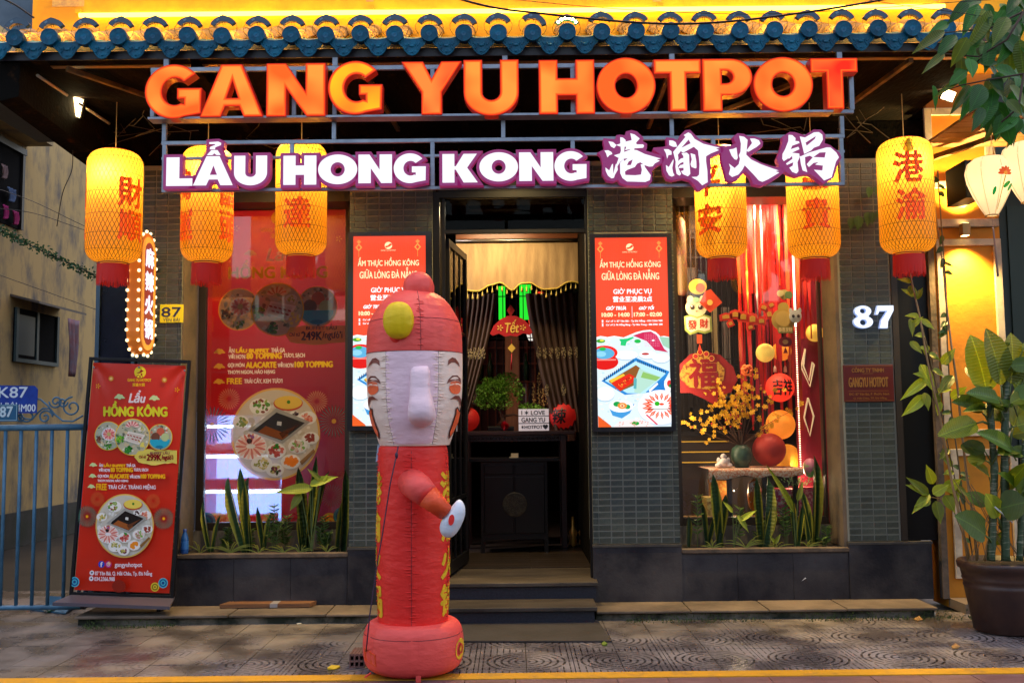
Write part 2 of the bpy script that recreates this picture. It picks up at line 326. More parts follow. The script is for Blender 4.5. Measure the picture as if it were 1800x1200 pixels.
# ---------------------------------------------------------------- paving with cast rings
def paving_mat():
    m = bpy.data.materials.new('cast_paving'); m.use_nodes = True; n = m.node_tree.nodes; l = m.node_tree.links; b = n['Principled BSDF']
    g = n.new('ShaderNodeNewGeometry'); sp = n.new('ShaderNodeSeparateXYZ'); l.new(g.outputs['Position'], sp.inputs[0])
    def ma(op, a, b_=None, c=None):
        k = n.new('ShaderNodeMath'); k.operation = op
        for i, v in enumerate((a, b_, c)):
            if v is None: continue
            if isinstance(v, (int, float)): k.inputs[i].default_value = v
            else: l.new(v, k.inputs[i])
        return k.outputs[0]
    def wrapc(v, off): return ma('SUBTRACT', ma('MULTIPLY', ma('FRACT', ma('DIVIDE', ma('ADD', v, off), .6)), .6), .3)
    x = wrapc(sp.outputs['X'], 60.0+.3+PX0); y = wrapc(sp.outputs['Y'], 60.0+.3+PY0)
    r = ma('SQRT', ma('ADD', ma('MULTIPLY', x, x), ma('MULTIPLY', y, y))); an = ma('ARCTAN2', y, x)
    ring = ma('LESS_THAN', ma('ABSOLUTE', ma('SUBTRACT', ma('FRACT', ma('DIVIDE', r, .045)), .5)), .16)
    gap = ma('GREATER_THAN', ma('ABSOLUTE', ma('SUBTRACT', ma('FRACT', ma('ADD', ma('MULTIPLY', an, 7/pi), ma('MULTIPLY', ma('FLOOR', ma('DIVIDE', r, .045)), .5))), .5)), .07)
    inr = ma('LESS_THAN', r, .27)
    ln = ma('LESS_THAN', ma('ABSOLUTE', ma('SUBTRACT', ma('FRACT', ma('DIVIDE', x, .042)), .5)), .1)
    gap2 = ma('GREATER_THAN', ma('ABSOLUTE', ma('SUBTRACT', ma('FRACT', ma('DIVIDE', y, .09)), .5)), .1)
    gr = ma('ADD', ma('MULTIPLY', ma('MULTIPLY', ring, gap), inr), ma('MULTIPLY', ma('MULTIPLY', ln, gap2), ma('SUBTRACT', 1.0, inr)))
    # cement and dirt smeared over the relief near the ledge and to the left
    t = n.new('ShaderNodeTexNoise'); t.inputs['Scale'].default_value = 1.3; t.inputs['Detail'].default_value = 8; t.inputs['Roughness'].default_value = .6; l.new(g.outputs['Position'], t.inputs[0])
    bias = ma('MULTIPLY_ADD', sp.outputs['X'], -.05, ma('MULTIPLY_ADD', sp.outputs['Y'], .24, .25))
    smear = n.new('ShaderNodeMapRange'); smear.inputs[1].default_value = .44; smear.inputs[2].default_value = .54; l.new(ma('ADD', t.outputs['Fac'], bias), smear.inputs[0])
    sm = smear.outputs[0]; gr = ma('MULTIPLY', gr, ma('SUBTRACT', 1.0, ma('MULTIPLY', sm, .93)))
    t2 = n.new('ShaderNodeTexNoise'); t2.inputs['Scale'].default_value = 2.4; t2.inputs['Detail'].default_value = 9; l.new(g.outputs['Position'], t2.inputs[0])
    r1 = n.new('ShaderNodeValToRGB'); r1.color_ramp.elements[0].position = .36; r1.color_ramp.elements[1].position = .66
    r1.color_ramp.elements[0].color = (.10, .083, .088, 1); r1.color_ramp.elements[1].color = (.235, .21, .22, 1); l.new(t2.outputs['Fac'], r1.inputs[0])
    r2 = n.new('ShaderNodeValToRGB'); r2.color_ramp.elements[0].position = .35; r2.color_ramp.elements[1].position = .62
    r2.color_ramp.elements[0].color = (.065, .052, .046, 1); r2.color_ramp.elements[1].color = (.21, .178, .155, 1); l.new(t2.outputs['Fac'], r2.inputs[0])
    mx = n.new('ShaderNodeMixRGB'); l.new(sm, mx.inputs[0]); l.new(r1.outputs[0], mx.inputs[1]); l.new(r2.outputs[0], mx.inputs[2])
    mg = n.new('ShaderNodeMixRGB'); l.new(ma('MULTIPLY', gr, 1.0), mg.inputs[0]); l.new(mx.outputs[0], mg.inputs[1]); mg.inputs[2].default_value = (.012, .009, .010, 1)
    l.new(mg.outputs[0], b.inputs['Base Color'])
    mr = n.new('ShaderNodeMapRange'); mr.inputs[1].default_value = .4; mr.inputs[2].default_value = .62; mr.inputs[3].default_value = .14; mr.inputs[4].default_value = .5
    l.new(t2.outputs['Fac'], mr.inputs[0]); l.new(mr.outputs[0], b.inputs['Roughness'])
    bp = n.new('ShaderNodeBump'); bp.inputs['Strength'].default_value = .6; bp.inputs['Distance'].default_value = .004
    t3 = n.new('ShaderNodeTexNoise'); t3.inputs['Scale'].default_value = 60; l.new(g.outputs['Position'], t3.inputs[0])
    l.new(ma('SUBTRACT', ma('MULTIPLY', t3.outputs['Fac'], .5), gr), bp.inputs['Height']); l.new(bp.outputs[0], b.inputs['Normal'])
    return m
YL0 = onz(900, 1192.5, 0).y; YL1 = onz(900, 1182.5, 0).y       # painted line, near and far edge
TL = .3; PX0 = -(onz(1100, 1181, 0).x % .3); PY0 = -(YL1 % .3)
m_pave = paving_mat()
m_base = M('sub_base', (.03, .024, .02), .9)
LEDGE_Y = -.42
g = MB(); g.box((-60, YL0-30, -.3), (60, 60, -.02)); struct(g, 'ground', m_base)
pav = thing('pavement', None, None, (0, YL1, 0), kind='structure')
tm = MB(); q = .0026; tm.box((q, q, -.018), (TL-q, TL-q, 0)); tmesh = tm.mesh('paving_tile', m_pave)
rest = MB()
x0 = -PX0 - 60*TL
nx = 0
for i in range(200):
    X = x0+i*TL
    if X < -9 or X > 9: continue
    j = 0; Yt = YL1
    while Yt < (LEDGE_Y if -3.45 < X < 3.4 else 1.0):
        dz = random.uniform(-.0012, .0012)
        a = onz(0, 1100, 0).x
        vis = -4.2 < X < 4.0 and Yt < -.3
        if vis:
            o = link('paving_tile', tmesh, pav, (X, Yt-YL1, dz))
        else: rest.box((X+q, Yt+q, -.018), (X+TL-q, Yt+TL-q, dz))
        Yt += TL
r_ = rest.build('outer_paving_tiles', m_pave, pav); r_['kind'] = 'stuff'
ln = MB(); ln.box((-9, YL0, -.018), (9, YL1-.003, .003)); struct(ln, 'painted_kerb_line', M('yellow_road_paint', (.55, .27, .006), .55, col2=(.30, .16, .03), vs=7, vmix=(.5, .74), bump=.3))
m_red = M('red_gutter_stone', (.12, .05, .05), .5, col2=(.17, .09, .10), vs=3, bump=.5, bs=25, stretch=(1, 5, 1))
rd = MB()
for i in range(60):
    X = -9+i*.3; rd.box((X+.002, YL0-.6, -.02), (X+.298, YL0-.004, random.uniform(-.004, -.001)))
struct(rd, 'road_gutter', m_red)
road = MB(); road.box((-60, YL0-30, -.02), (60, YL0-.6, -.008)); struct(road, 'road', M('asphalt', (.05, .05, .055), .6, col2=(.03, .03, .03), vs=20, bump=.4))
al = MB(); al.box((-9, 1.0, -.019), (-2.9, 14, -.004)); struct(al, 'alley_ground', M('wet_alley_concrete', (.018, .018, .018), .35, col2=(.04, .035, .03), vs=1.5, bump=.3))
# ---------------------------------------------------------------- ledge, steps, threshold slab
LX0, LX1 = at(130, 1070, LEDGE_Y).x, at(1650, 1070, LEDGE_Y).x
DX0, DX1 = at(760, 700, 0).x, at(1035, 700, 0).x        # doorway
SX0, SX1 = at(735, 1075, -.55).x, at(1050, 1075, -.55).x
lg = thing('concrete_ledge', 'low weathered concrete ledge with moss running under the shopfront', 'ledge', (0, -.2, 0))
x = LX0; k = 0
cuts = [LX0, -2.2, -1.45, SX0-.002, SX1+.002, 1.35, 1.95, 2.55, LX1]
for a, b in zip(cuts[:-1], cuts[1:]):
    if abs(a-SX0) < .01: continue
    t = MB(); t.box((a+.004, LEDGE_Y+random.uniform(-.006, .006), .052), (b-.004, 0, .072+random.uniform(-.003, .003))); bevel(t.build('ledge_slab', m_ledge, lg), .006)
t = MB(); t.box((LX0+.02, LEDGE_Y+.03, -.01), (SX0-.004, 0, .0515)); t.build('ledge_face', m_moss, lg); t = MB(); t.box((SX1+.004, LEDGE_Y+.03, -.01), (LX1-.02, 0, .0515)); t.build('ledge_face', m_moss, lg)
m_step = M('dark_granite', (.008, .010, .018), .45, col2=(.018, .020, .032), vs=60, bump=.2, bs=100)
m_tread = M('worn_tread', (.025, .018, .014), .5, col2=(.065, .05, .038), vs=2, bump=.3, stretch=(1, 4, 1))
st = thing('entrance_steps', 'dark granite steps rising to the restaurant doorway', 'steps', (0, -.3, 0))
FZ = .262
t = MB(); t.box((SX0+.02, -.53, -.01), (SX1-.02, -.02, .10)); t.build('riser', m_step, st)
t = MB(); t.box((SX0, -.56, .1003), (SX1, -.15, .13)); bevel(t.build('tread', m_tread, st), .004)
t = MB(); t.box((DX0-.12, -.17, .1303), (DX1+.02, .6, .228)); t.build('riser', m_step, st)
t = MB(); t.box((DX0-.13, -.2, .2283), (DX1+.035, .62, FZ-.004)); bevel(t.build('tread', m_tread, st), .004)
t = MB(); A = onz(775, 1093, .004); B = onz(1052, 1093, .004); C = onz(1075, 1128, .004); D = onz(790, 1128, .004)
t.add([A, B, C, D]+[V((p.x, p.y, .014)) for p in (A, B, C, D)], [(4, 5, 6, 7), (0, 1, 5, 4), (1, 2, 6, 5), (2, 3, 7, 6), (3, 0, 4, 7)])
solo(t, 'threshold_slab', M('grey_slab', (.045, .038, .035), .7, col2=(.03, .024, .02), vs=3, bump=.3), 'flat grey slab on the paving before the steps', 'slab')
# ---------------------------------------------------------------- pillars of small tiles
def cut(px, py, Y=0): return at(px, py, Y).x
P = {1: (cut(244, 520), cut(320, 520)), 2: (cut(615, 380), cut(760, 380)), 3: (cut(1033, 380), cut(1182, 380)), 4: (cut(1484, 780), cut(1577, 780))}
ZT = at(900, 285, 0).z; ZB = at(900, 957, 0).z
TW, TH = .1021, .0513; e = .0048
wt = MB()
wt.add([(e, 0, e), (TW-e, 0, e), (TW-e, 0, TH-e), (e, 0, TH-e), (e+.0015, -.006, e+.0015), (TW-e-.0015, -.006, e+.0015), (TW-e-.0015, -.006, TH-e-.0015), (e+.0015, -.006, TH-e-.0015)],
       [(4, 5, 6, 7), (0, 1, 5, 4), (1, 2, 6, 5), (2, 3, 7, 6), (3, 0, 4, 7)])
wtm = wt.mesh('wall_tile', m_tile)
plab = {1: 'narrow grey tiled pillar behind the yellow 87 plate', 2: 'grey tiled pillar behind the red inflatable figure, left of the doorway',
        3: 'grey tiled pillar right of the doorway carrying the lit menu screen', 4: 'grey tiled pillar with glowing white 87 and the dark red plaque'}
hide = {2: (at(900, 412, 0).z, at(900, 752, 0).z), 3: (at(900, 412, 0).z, at(900, 748, 0).z)}
for k, (xa, xb) in P.items():
    th = thing('tiled_pillar', plab[k], 'pillar', ((xa+xb)/2, 0, ZB))
    cols = [TW]*int((xb-xa+.004)/TW); lead = (xb-xa)-len(cols)*TW
    back = MB(); back.box((xa, 0, ZB), (xb, .39, ZT)); 
    back.build('pillar_core', m_grout, th)
    if k in (1, 4): pass
    rows = int((ZT-ZB)/TH)
    for j in range(rows):
        z = ZB+j*TH
        if k in hide and hide[k][0]-.02 > z > hide[k][1]+.04: continue
        for i in range(len(cols)):
            link('wall_tile', wtm, th, (xa+lead/2+i*TW-WP[th].x, -.0002, z-ZB))
    if lead > .03:      # the cut tiles along both edges, joined
        ed = MB()
        for j in range(rows):
            z = ZB+j*TH
            for (a, b) in ((xa+.001, xa+lead/2-.002), (xb-lead/2+.002, xb-.001)): ed.box((a, -.006, z+e), (b, -.0002, z+TH-e))
        ed.build('cut_edge_tiles', m_tile, th)['kind'] = 'stuff'
    # stone plinth
    pl = MB(); x1 = xb if k != 4 else cut(1637, 1000)
    zt = ZB-.004
    pl.box((xa-.005, -.03, .072), (x1+(.005 if k != 4 else 0), .3, zt-.02)); pb = pl.build('plinth_slab', m_plinth, th)
    pl = MB(); pl.box((xa-.008, -.036, zt-.0195), (x1+.006, .02, zt)); pl.build('plinth_cap', M('plinth_cap', (.05, .045, .04), .7, col2=(.02, .02, .025), vs=8), th)
# right jamb: black metal column
cx0, cx1 = P[4][1]+.002, cut(1640, 700)
t = thing('metal_column', 'tall black metal column between the tiled pillar and the orange wall', 'column', ((cx0+cx1)/2, 0, ZB))
m_ = MB(); m_.box((cx0, -.012, ZB), (cx0+.05, .3, ZT)); m_.build('edge_strip', m_dkbrown, t)
m_ = MB(); m_.box((cx0+.052, .02, ZB), (cx1, .3, ZT)); m_.build('column_face', M('gloss_black', (.002, .002, .003), .35, spec=.3), t)
m_ = MB(); m_.box((cx1+.002, -.03, .07), (cx1+.05, .04, ZT)); m_.build('mortar_edge', m_lip, t)
# left: steel clad corner column
t = thing('corner_column', 'dark glossy metal clad column at the alley corner of the shop', 'column', (cut(195, 700), .1, .07))
m_ = MB(); a, b = cut(168, 560), cut(238, 560); m_.box((a+.035, .02, .07), (b-.03, .5, ZT)); m_.build('column_panel', M('navy_gloss_panel', (.006, .009, .02), .15, col2=(.012, .016, .035), vs=2), t)
m_ = MB(); m_.box((a, -.005, .07), (a+.033, .5, ZT)); m_.box((b-.028, -.005, .07), (b, .5, ZT)); m_.build('steel_edge', M('blue_steel_edge', (.06, .11, .17), .35, .5), t)
# ---------------------------------------------------------------- the building's own parts
bld = thing('restaurant_building', 'two storey restaurant with yellow upper wall and dark shopfront beam', 'building', (0, .3, 0))
WD = .39
def bpart(name, a, b, m, bev=0):
    t = MB(); t.box(a, b); o = t.build(name, m, bld)
    if bev: bevel(o, bev)
    return o
XL, XR = P[1][0]-.33, cx1+.05
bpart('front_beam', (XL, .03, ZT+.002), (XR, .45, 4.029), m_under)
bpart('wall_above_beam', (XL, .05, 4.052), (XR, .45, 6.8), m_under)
zw = at(900, 345, 0).z
bpart('window_header', (P[1][1]+.002, .12, zw), (P[2][0]-.002, .44, ZT), m_black)
bpart('window_header', (P[3][1]+.002, .12, zw), (P[4][0]-.002, .44, ZT), m_black)
bpart('door_header', (DX0+.05, .1, at(900, 340, 0).z), (P[3][0]-.002, .44, ZT), m_black)
W1 = (P[1][1], P[2][0]); W2 = (P[3][1], P[4][0])
zs = at(900, 926, WD).z
LIPZ = at(900, 967, 0).z
for (a, b) in (W1, W2):
    bpart('sill_wall', (a+.002, WD-.03, LIPZ-.05), (b-.002, WD+.1, zs-.002), m_wallmould)
bpart('window_reveal', (W1[0]+.0, .012, LIPZ), (W1[0]+.012, WD-.032, zw-.002), m_beige)
bpart('window_reveal', (W2[1]-.03, .004, LIPZ), (W2[1]-.001, WD-.032, zw-.002), m_beige)
bpart('side_wall', (XL, .5, .0), (XL+.1, 7, 6.5), m_beige)
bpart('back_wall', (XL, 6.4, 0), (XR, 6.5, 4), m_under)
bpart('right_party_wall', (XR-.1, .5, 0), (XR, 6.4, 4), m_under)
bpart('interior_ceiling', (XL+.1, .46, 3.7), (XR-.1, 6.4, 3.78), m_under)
bpart('floor', (XL+.1, .62, .1), (XR-.1, 6.4, FZ-.006), M('interior_floor_base', (.03, .02, .015), .5))
bpart('upper_wall', (at(57, 30, -.95).x, -.95, 4.2), (4.2, -.6, 7.2), m_yellow)
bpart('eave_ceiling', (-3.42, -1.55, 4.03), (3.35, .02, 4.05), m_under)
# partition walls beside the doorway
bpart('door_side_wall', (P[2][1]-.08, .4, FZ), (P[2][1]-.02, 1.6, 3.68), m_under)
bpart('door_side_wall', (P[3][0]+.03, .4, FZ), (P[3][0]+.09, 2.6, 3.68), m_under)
# floor planks inside the door
m_plank = M('dark_floor_plank', (.022, .014, .011), .42, col2=(.012, .008, .006), vs=5, stretch=(1, 8, 1), rnd=.25)
yy = .63
pm = MB(); pm.box((0, 0, 0), (1.0, .145, .006)); pmm = pm.mesh('floor_plank', m_plank)
while yy < 2.5:
    off = random.uniform(-.5, 0)
    for q_ in range(2):
        o = link('floor_plank', pmm, bld, (0, 0, 0)); xx = -.75+q_*.9; o.location = V((xx, yy, FZ-.0055))-WP[bld]; o.scale = (.895, 1, 1)
    yy += .15
# beams of the eave
for (p, q_) in (((118, 116, -1.5), (262, 172, -.9)), ((1500, 116, -1.5), (1200, 250, 0)), ((1602, 108, -1.5), (1490, 196, -.5)), ((640, 112, -1.4), (700, 260, 0)), ((1180, 112, -1.4), (1140, 240, .0))):
    A = at(*p); B = at(*q_); A.z = 3.985; B.z = 3.985
    t = MB(); t.bar(A, B, .022); t.build('eave_beam', m_beam, bld)
for xx in (-2.2, -.4, 1.4):
    t = MB(); t.box((xx, -1.5, 3.955), (xx+.06, 0, 4.028)); t.build('eave_joist', m_under, bld)
for (p, q_) in (((66, 122, -1.42), (118, 162, -1.0)), ((140, 177, -.8), (192, 216, -.3))):
    A = at(*p); B = at(*q_); t = MB(); t.bar((A.x, A.y, 3.97), (B.x, B.y, 3.97), .011, n=8); t.build('white_conduit', M('white_conduit', (.55, .5, .42), .5), bld)
rn_ = random.Random(8)
for k in range(14):
    x = rn_.choice([-3.1, -2.9, -2.2, 2.2, 2.6, 3.0])+rn_.uniform(-.2, .2); y = rn_.uniform(-.5, -.1); t = MB(); t.tube([(x+rn_.uniform(-.1, .1)*j, y+.03*j, 4.02-.05*j*(1+.5*sin(j*2+k))) for j in range(5)], .004, 5); t.build('loose_cable', M('grey_brown_cable', (.06, .045, .03), .7), bld)
# left end of the eave: drooping side board and the dark return roof
t = MB(); za = at(30, 190, -1.4).z
t.add([(-3.5, -1.55, 4.05), (-3.5, -1.55, za), (-3.44, .0, 3.62), (-3.44, .0, 4.05), (-3.36, -1.55, 4.05), (-3.36, -1.55, za+.03), (-3.30, 0, 3.66), (-3.30, 0, 4.05)],
      [(0, 3, 2, 1), (4, 5, 6, 7), (0, 1, 5, 4), (2, 3, 7, 6), (1, 2, 6, 5)])
t.build('eave_side_board', M('rusty_board', (.003, .0025, .002), .9, col2=(.045, .018, .006), vs=7, vmix=(.58, .75), bump=.6, spec=.1), bld)
t = MB(); A = at(-60, 122, -1.3); B = at(52, 172, -1.3); t.box((A.x, -1.3, B.z), (B.x, -.2, A.z)); t.build('return_eave', m_navy, bld)
# ---------------------------------------------------------------- tiled eave of the roof
EY = -1.62
roof = thing('tiled_roof', 'blue glazed chinese tile eave with round caps above the red sign', 'roof', (0, EY+.5, 4.1))
p0 = at(30, 69, EY); p1 = at(1595, 54, EY); pitch = (p1.x-p0.x)/((1595-30)/60.42)
zc = (p0.z+p1.z)/2; sE = sc(EY); slope = radians(26)
fa = MB(); zf0 = at(900, 113-9, EY+.18).z; zf1 = at(900, 70, EY+.18).z
fa.box((-3.45, EY+.18, zf0+.006), (3.38, EY+.22, zf1)); fa.build('fascia_board', m_navy, roof)
fa = MB(); fa.box((-3.2, EY+.175, zf0-.02), (3.3, EY+.225, zf0+.003)); fa.build('fascia_trim', M('brass_trim', (.30, .18, .07), .45, .4), roof)
bed = MB(); L = .8
bed.add([(-3.5, EY+.06, zc-.075), (3.45, EY+.06, zc-.075), (3.45, EY+.06+L*cos(slope), zc-.075+L*sin(slope)), (-3.5, EY+.06+L*cos(slope), zc-.075+L*sin(slope)),
         (-3.5, EY+.06, zc-.10), (3.45, EY+.06, zc-.10), (3.45, EY+.06+L*cos(slope), zc-.13+L*sin(slope)), (-3.5, EY+.06+L*cos(slope), zc-.13+L*sin(slope))],
        [(0, 1, 2, 3), (4, 7, 6, 5), (0, 4, 5, 1)])
bed.build('roof_bed', m_rolltile, roof)
bl_ = MB(); bl_.box((-3.5, EY+.045, zc-.13), (3.45, EY+.058, zc-.072)); bl_.build('bed_lip', m_navy, roof)
# roll tile: half round, stepped
rt = MB()
for s_ in range(4):
    a0 = s_*L/4; r0, r1 = .062, .052; vs = []; n = 10
    for (d, r) in ((a0, r0), (a0+L/4+.01, r1)):
        for k in range(n+1):
            an = pi*k/n; vs.append((r*cos(an), d*cos(slope)-r*sin(an)*sin(slope), d*sin(slope)+r*sin(an)*cos(slope)-.02))
    rt.smooth = True; rt.add(vs, [(k, k+1, n+2+k, n+1+k) for k in range(n)]); rt.smooth = False
    rt.add(vs[:n+1], [tuple(range(n+1))])
rtm = rt.mesh('roll_tile', m_rolltile)
cp = MB(); R = 15.5*sE     # round cap with cast ripples
pr = [(0, -.004), (R*.3, -.004)]+[(R*.3+R*.6*k/12, -.004-(.002 if k % 2 else 0)) for k in range(13)]+[(R*.93, -.008), (R, -.008), (R, 0), (R*.98, .05)]
n = 28; vs = []
for r, d in pr:
    for k in range(n): a = 2*pi*k/n; vs.append((r*cos(a), d, r*sin(a)))
cp.smooth = True; cp.add(vs, [(i*n+k, (i+1)*n+k, (i+1)*n+(k+1) % n, i*n+(k+1) % n) for i in range(len(pr)-1) for k in range(n)]); cpm = cp.mesh('cap_disc', m_blue)
# drip tile: ogee shield with raised rim, eye and scrolls
def half(t): return t
dw = 27*sE; dh = 36*sE
out = [(-1, .02), (-.98, -.22), (-.82, -.42), (-.60, -.55), (-.45, -.76), (-.25, -.92), (0, -1), (.25, -.92), (.45, -.76), (.60, -.55), (.82, -.42), (.98, -.22), (1, .02)]
top = [(.7, -.02), (.35, -.08), (0, -.10), (-.35, -.08), (-.7, -.02)]
dr = MB(); f_ = lambda x, y, d: (x*dw, -.012-d, y*dh)
vs2, fs2 = shape2d([[(x*dw, y*dh) for x, y in out+top]]); dr.add([(v.x, -.012, v.y) for v in vs2], fs2)
dr.tube([(x*dw*.97, -.013, y*dh*.97) for x, y in out], .0045, 6)
dr.tube([(x*dw*.78, -.012, y*dh*.8-.01) for x, y in out], .003, 5)
for sg in (-1, 1):
    dr.tube([(sg*dw*(.12+.32*t), -.014, dh*(-.5+.14*sin(t*pi*1.6))) for t in [i/8 for i in range(9)]], .0045, 5)
    dr.tube([(sg*dw*(.5-.22*t), -.014, dh*(-.32-.12*sin(t*pi))) for t in [i/6 for i in range(7)]], .004, 5)
dr.ball((0, -.012, -dh*.47), (.016, .008, .010), 10, 6); dr.ball((0, -.012, -dh*.78), (.012, .007, .008), 8, 5)
# curved pan tile behind it
vs = []; n = 10
for d in (0, .12):
    for k in range(n+1): x = -1+2*k/n; vs.append((x*dw*1.0, -.012+d*cos(slope), (-.10+.12*x*x)*dh+d*sin(slope)))
dr.smooth = True; dr.add(vs, [(k, k+1, n+2+k, n+1+k) for k in range(n)]); drm = dr.mesh('drip_tile', m_blue)
# curved clip-on wall washer, one over each roll
ar = MB(); n = 12; R0, R1 = 25*sE, 15.5*sE; T = .03; cyc = -.0
prof = []
for k in range(n+1):
    a = radians(28+124*k/n); q = 1+.08*max(0, 1-abs(k-n/2)/1.6)
    prof.append(((R0*cos(a)*q*1.04, R0*sin(a)*q), (R1*1.0*cos(a)*1.1, R1*.98*sin(a))))
vs = []
for (o_, i_) in prof:
    for y in (0, T): vs += [(o_[0], y, o_[1]), (i_[0], y, i_[1])]
fs = []
for k in range(n):
    a = k*4; b = a+4; fs += [(a, a+1, b+1, b), (a+2, b+2, b+3, a+3), (a, b, b+2, a+2), (a+1, a+3, b+3, b+1)]
fs += [(0, 2, 3, 1), (n*4, n*4+1, n*4+3, n*4+2)]
ar.add(vs, fs); 
arm_ = ar.mesh('lamp_housing', M('blue_lamp_housing', (.006, .04, .085), .4, coat=.2))
lens = MB(); lens.mi = 0
for k in range(6):
    a = radians(42+96*k/5); r = (R0+R1*1.12)/2; lens.ball((r*cos(a), T+.002, r*sin(a)), (.0085, .004, .0085), 8, 4)
lensm = lens.mesh('led_lens', glow('yellow_led', (1, .54, .05), 420))
stk = MB(); c_ = (0, 0)
stk.box((-.022, -.001, .03), (-.008, 0, .045))
st_ = MB(); st_.add([(-.040, -.0012, .058), (-.022, -.0012, .068), (-.027, -.0012, .082), (-.046, -.0012, .071)], [(0, 1, 2, 3)]); stkm = st_.mesh('maker_sticker', M('pale_blue_sticker', (.08, .16, .24), .4))
wr = MB()
for sg in (-1, 1):
    wr.tube([(sg*R0*.9, .01, R0*.45), (sg*R0*1.02, -.005, R0*.1), (sg*R0*.97, -.004, -R0*.25), (sg*R0*.72, .01, -R0*.55)], .0016, 4)
    wr.tube([(sg*.008, .012, R1*1.1), (sg*.007, .03, R1*.7)], .0022, 4)
wrm = wr.mesh('wire', m_black)
drp = []
for i in range(-1, 29):
    x = p0.x+i*pitch; jz = random.uniform(-.004, .004)
    O = V((x, EY, zc+jz))
    o = link('roll_tile', rtm, roof, O+V((0, .03, 0))-WP[roof])
    link('cap_disc', cpm, o, V((0, -.062, 0)))
    O2 = V((x+pitch/2, EY+.0, zc-.016))
    o = link('drip_tile', drm, roof, O2+V((random.uniform(-.003, .003), 0, 0))-WP[roof]); o.rotation_euler = (0, random.uniform(-.02, .02), 0)
lampgrp = 'clip-on lamps along the blue tiled eave'
for i in range(-1, 29):
    x = p0.x+i*pitch; tl = random.uniform(-.09, .09); flip = i == 16
    if i == 15: tl = .3
    nm = 'arched blue lamp clipped over a round roof tile, lighting the yellow wall' if not flip else 'arched eave lamp turned round so that its small bulbs face the street'
    t = thing('eave_lamp', nm, 'lamp', (x, EY-.005, zc+.052+random.uniform(-.003, .003)), (0, tl, pi if flip else 0), group=None if flip else lampgrp)
    if flip: t.rotation_euler = (radians(-35), 0, pi); t.location.y += .05
    link('lamp_housing', arm_, t); link('led_lens', lensm, t); link('maker_sticker', stkm, t); 
    ww = link('wire', wrm, t); ww['kind'] = 'stuff'
# LED tube at the foot of the upper wall
A = at(140, 26, -.98); B = at(1660, 14, -.98)
t = thing('wall_washer_tube', 'long glowing yellow tube light along the foot of the upper wall', 'lamp', ((A.x+B.x)/2, -.98, (A.z+B.z)/2))
zt = (A.z+B.z)/2
m_ = MB(); m_.tube([(A.x, -.985, zt), (B.x, -.985, zt)], .017, 8); m_.build('tube', glow('amber_tube', (1, .56, .05), 9), t)
for px in (140, 652, 1160, 1655):
    q_ = at(px, 20, -.96); m_ = MB(); m_.box((q_.x-.02, -.99, zt+.018), (q_.x+.02, -.951, zt+.05)); m_.build('tube_bracket', m_yellow, t)
# patches of bare render on the upper wall
for (px, py, w_, h_) in ((120, 4, 60, 18), (300, -4, 150, 9), (650, -2, 14, 12), (1155, -2, 16, 12), (1645, 0, 8, 4)):
    q_ = at(px, py, -.952); m_ = MB(); m_.box((q_.x-w_*.002, -.953, q_.z-h_*.002), (q_.x+w_*.002, -.9505, q_.z+h_*.003))
    m_.build('bare_patch', M('bare_render', (.42, .24, .12), .9, col2=(.7, .45, .12), vs=14), bld)
# the houses across the street: seen only as dark shapes in the glass and the wet paving
x = -22
for k, (w_, h_) in enumerate(((7, 6.5), (6, 8), (6.5, 5.5), (7, 7.5), (6, 6), (7, 8))):
    hh = thing('street_house', 'house across the street, %s of the row facing the shop' % ('first', 'second', 'third', 'fourth', 'fifth', 'sixth')[k], 'house', (x+w_/2, -18, 0))
    t = MB(); t.box((x, -24, 0), (x+w_-.05, -18, h_*.8)); t.build('wall', M('facing_house%d' % (k % 2), ((.10, .08, .06), (.06, .07, .08))[k % 2], .9), hh)
    for j in range(2):
        for i in range(3): t = MB(); t.box((x+.8+i*2, -17.99, 1+j*3), (x+2+i*2, -17.95, 2.6+j*3)); t.build('window', m_black, hh)
    x += w_
# ---------------------------------------------------------------- alley side
AX = -6.43
aw = thing('alley_wall', 'stained cream wall of the neighbouring house along the alley', 'wall', (AX, 6, 0))
t = MB(); t.box((AX-.3, -1.2, 0), (AX, 16, 6.6)); t.build('wall', m_alley, aw)
t = MB(); t.box((AX, -1.2, .0), (AX+.03, 16, .45)); t.build('damp_skirting', M('damp_render', (.035, .033, .032), .8, col2=(.012, .018, .008), vs=3, bump=.4), aw)
def alley_win(pa, pb, name):
    A = onx(pa[0], pa[1], AX); B = onx(pb[0], pb[1], AX); return A, B
y0, y1 = onx(-90, 400, AX).y, onx(36, 300, AX).y; z1, z0 = onx(36, 262, AX).z, onx(34, 405, AX).z
t = MB(); t.box((AX+.001, y0, z0), (AX+.02, y1, z1)); wn = t.build('window', M('dark_opening', (.004, .004, .005), .9, spec=.1), aw)
t = MB(); t.box((AX+.02, y0, z1-.08), (AX+.06, y1+.05, z1)); t.box((AX+.02, y1-.03, z0), (AX+.05, y1+.03, z1-.08)); t.build('window_frame', m_dkbrown, wn)
t = MB(); t.box((AX, y0, z1+.08), (AX+.35, y1+.15, z1+.14)); t.build('window_hood', m_alley, aw)
y0, y1 = onx(22, 600, AX).y, onx(98, 600, AX).y; z1, z0 = onx(60, 548, AX).z, onx(60, 640, AX).z
t = MB(); t.box((AX+.001, y0, z0), (AX+.02, y1, z1)); wn = t.build('window', M('dark_opening', (.004, .004, .005), .9, spec=.1), aw)
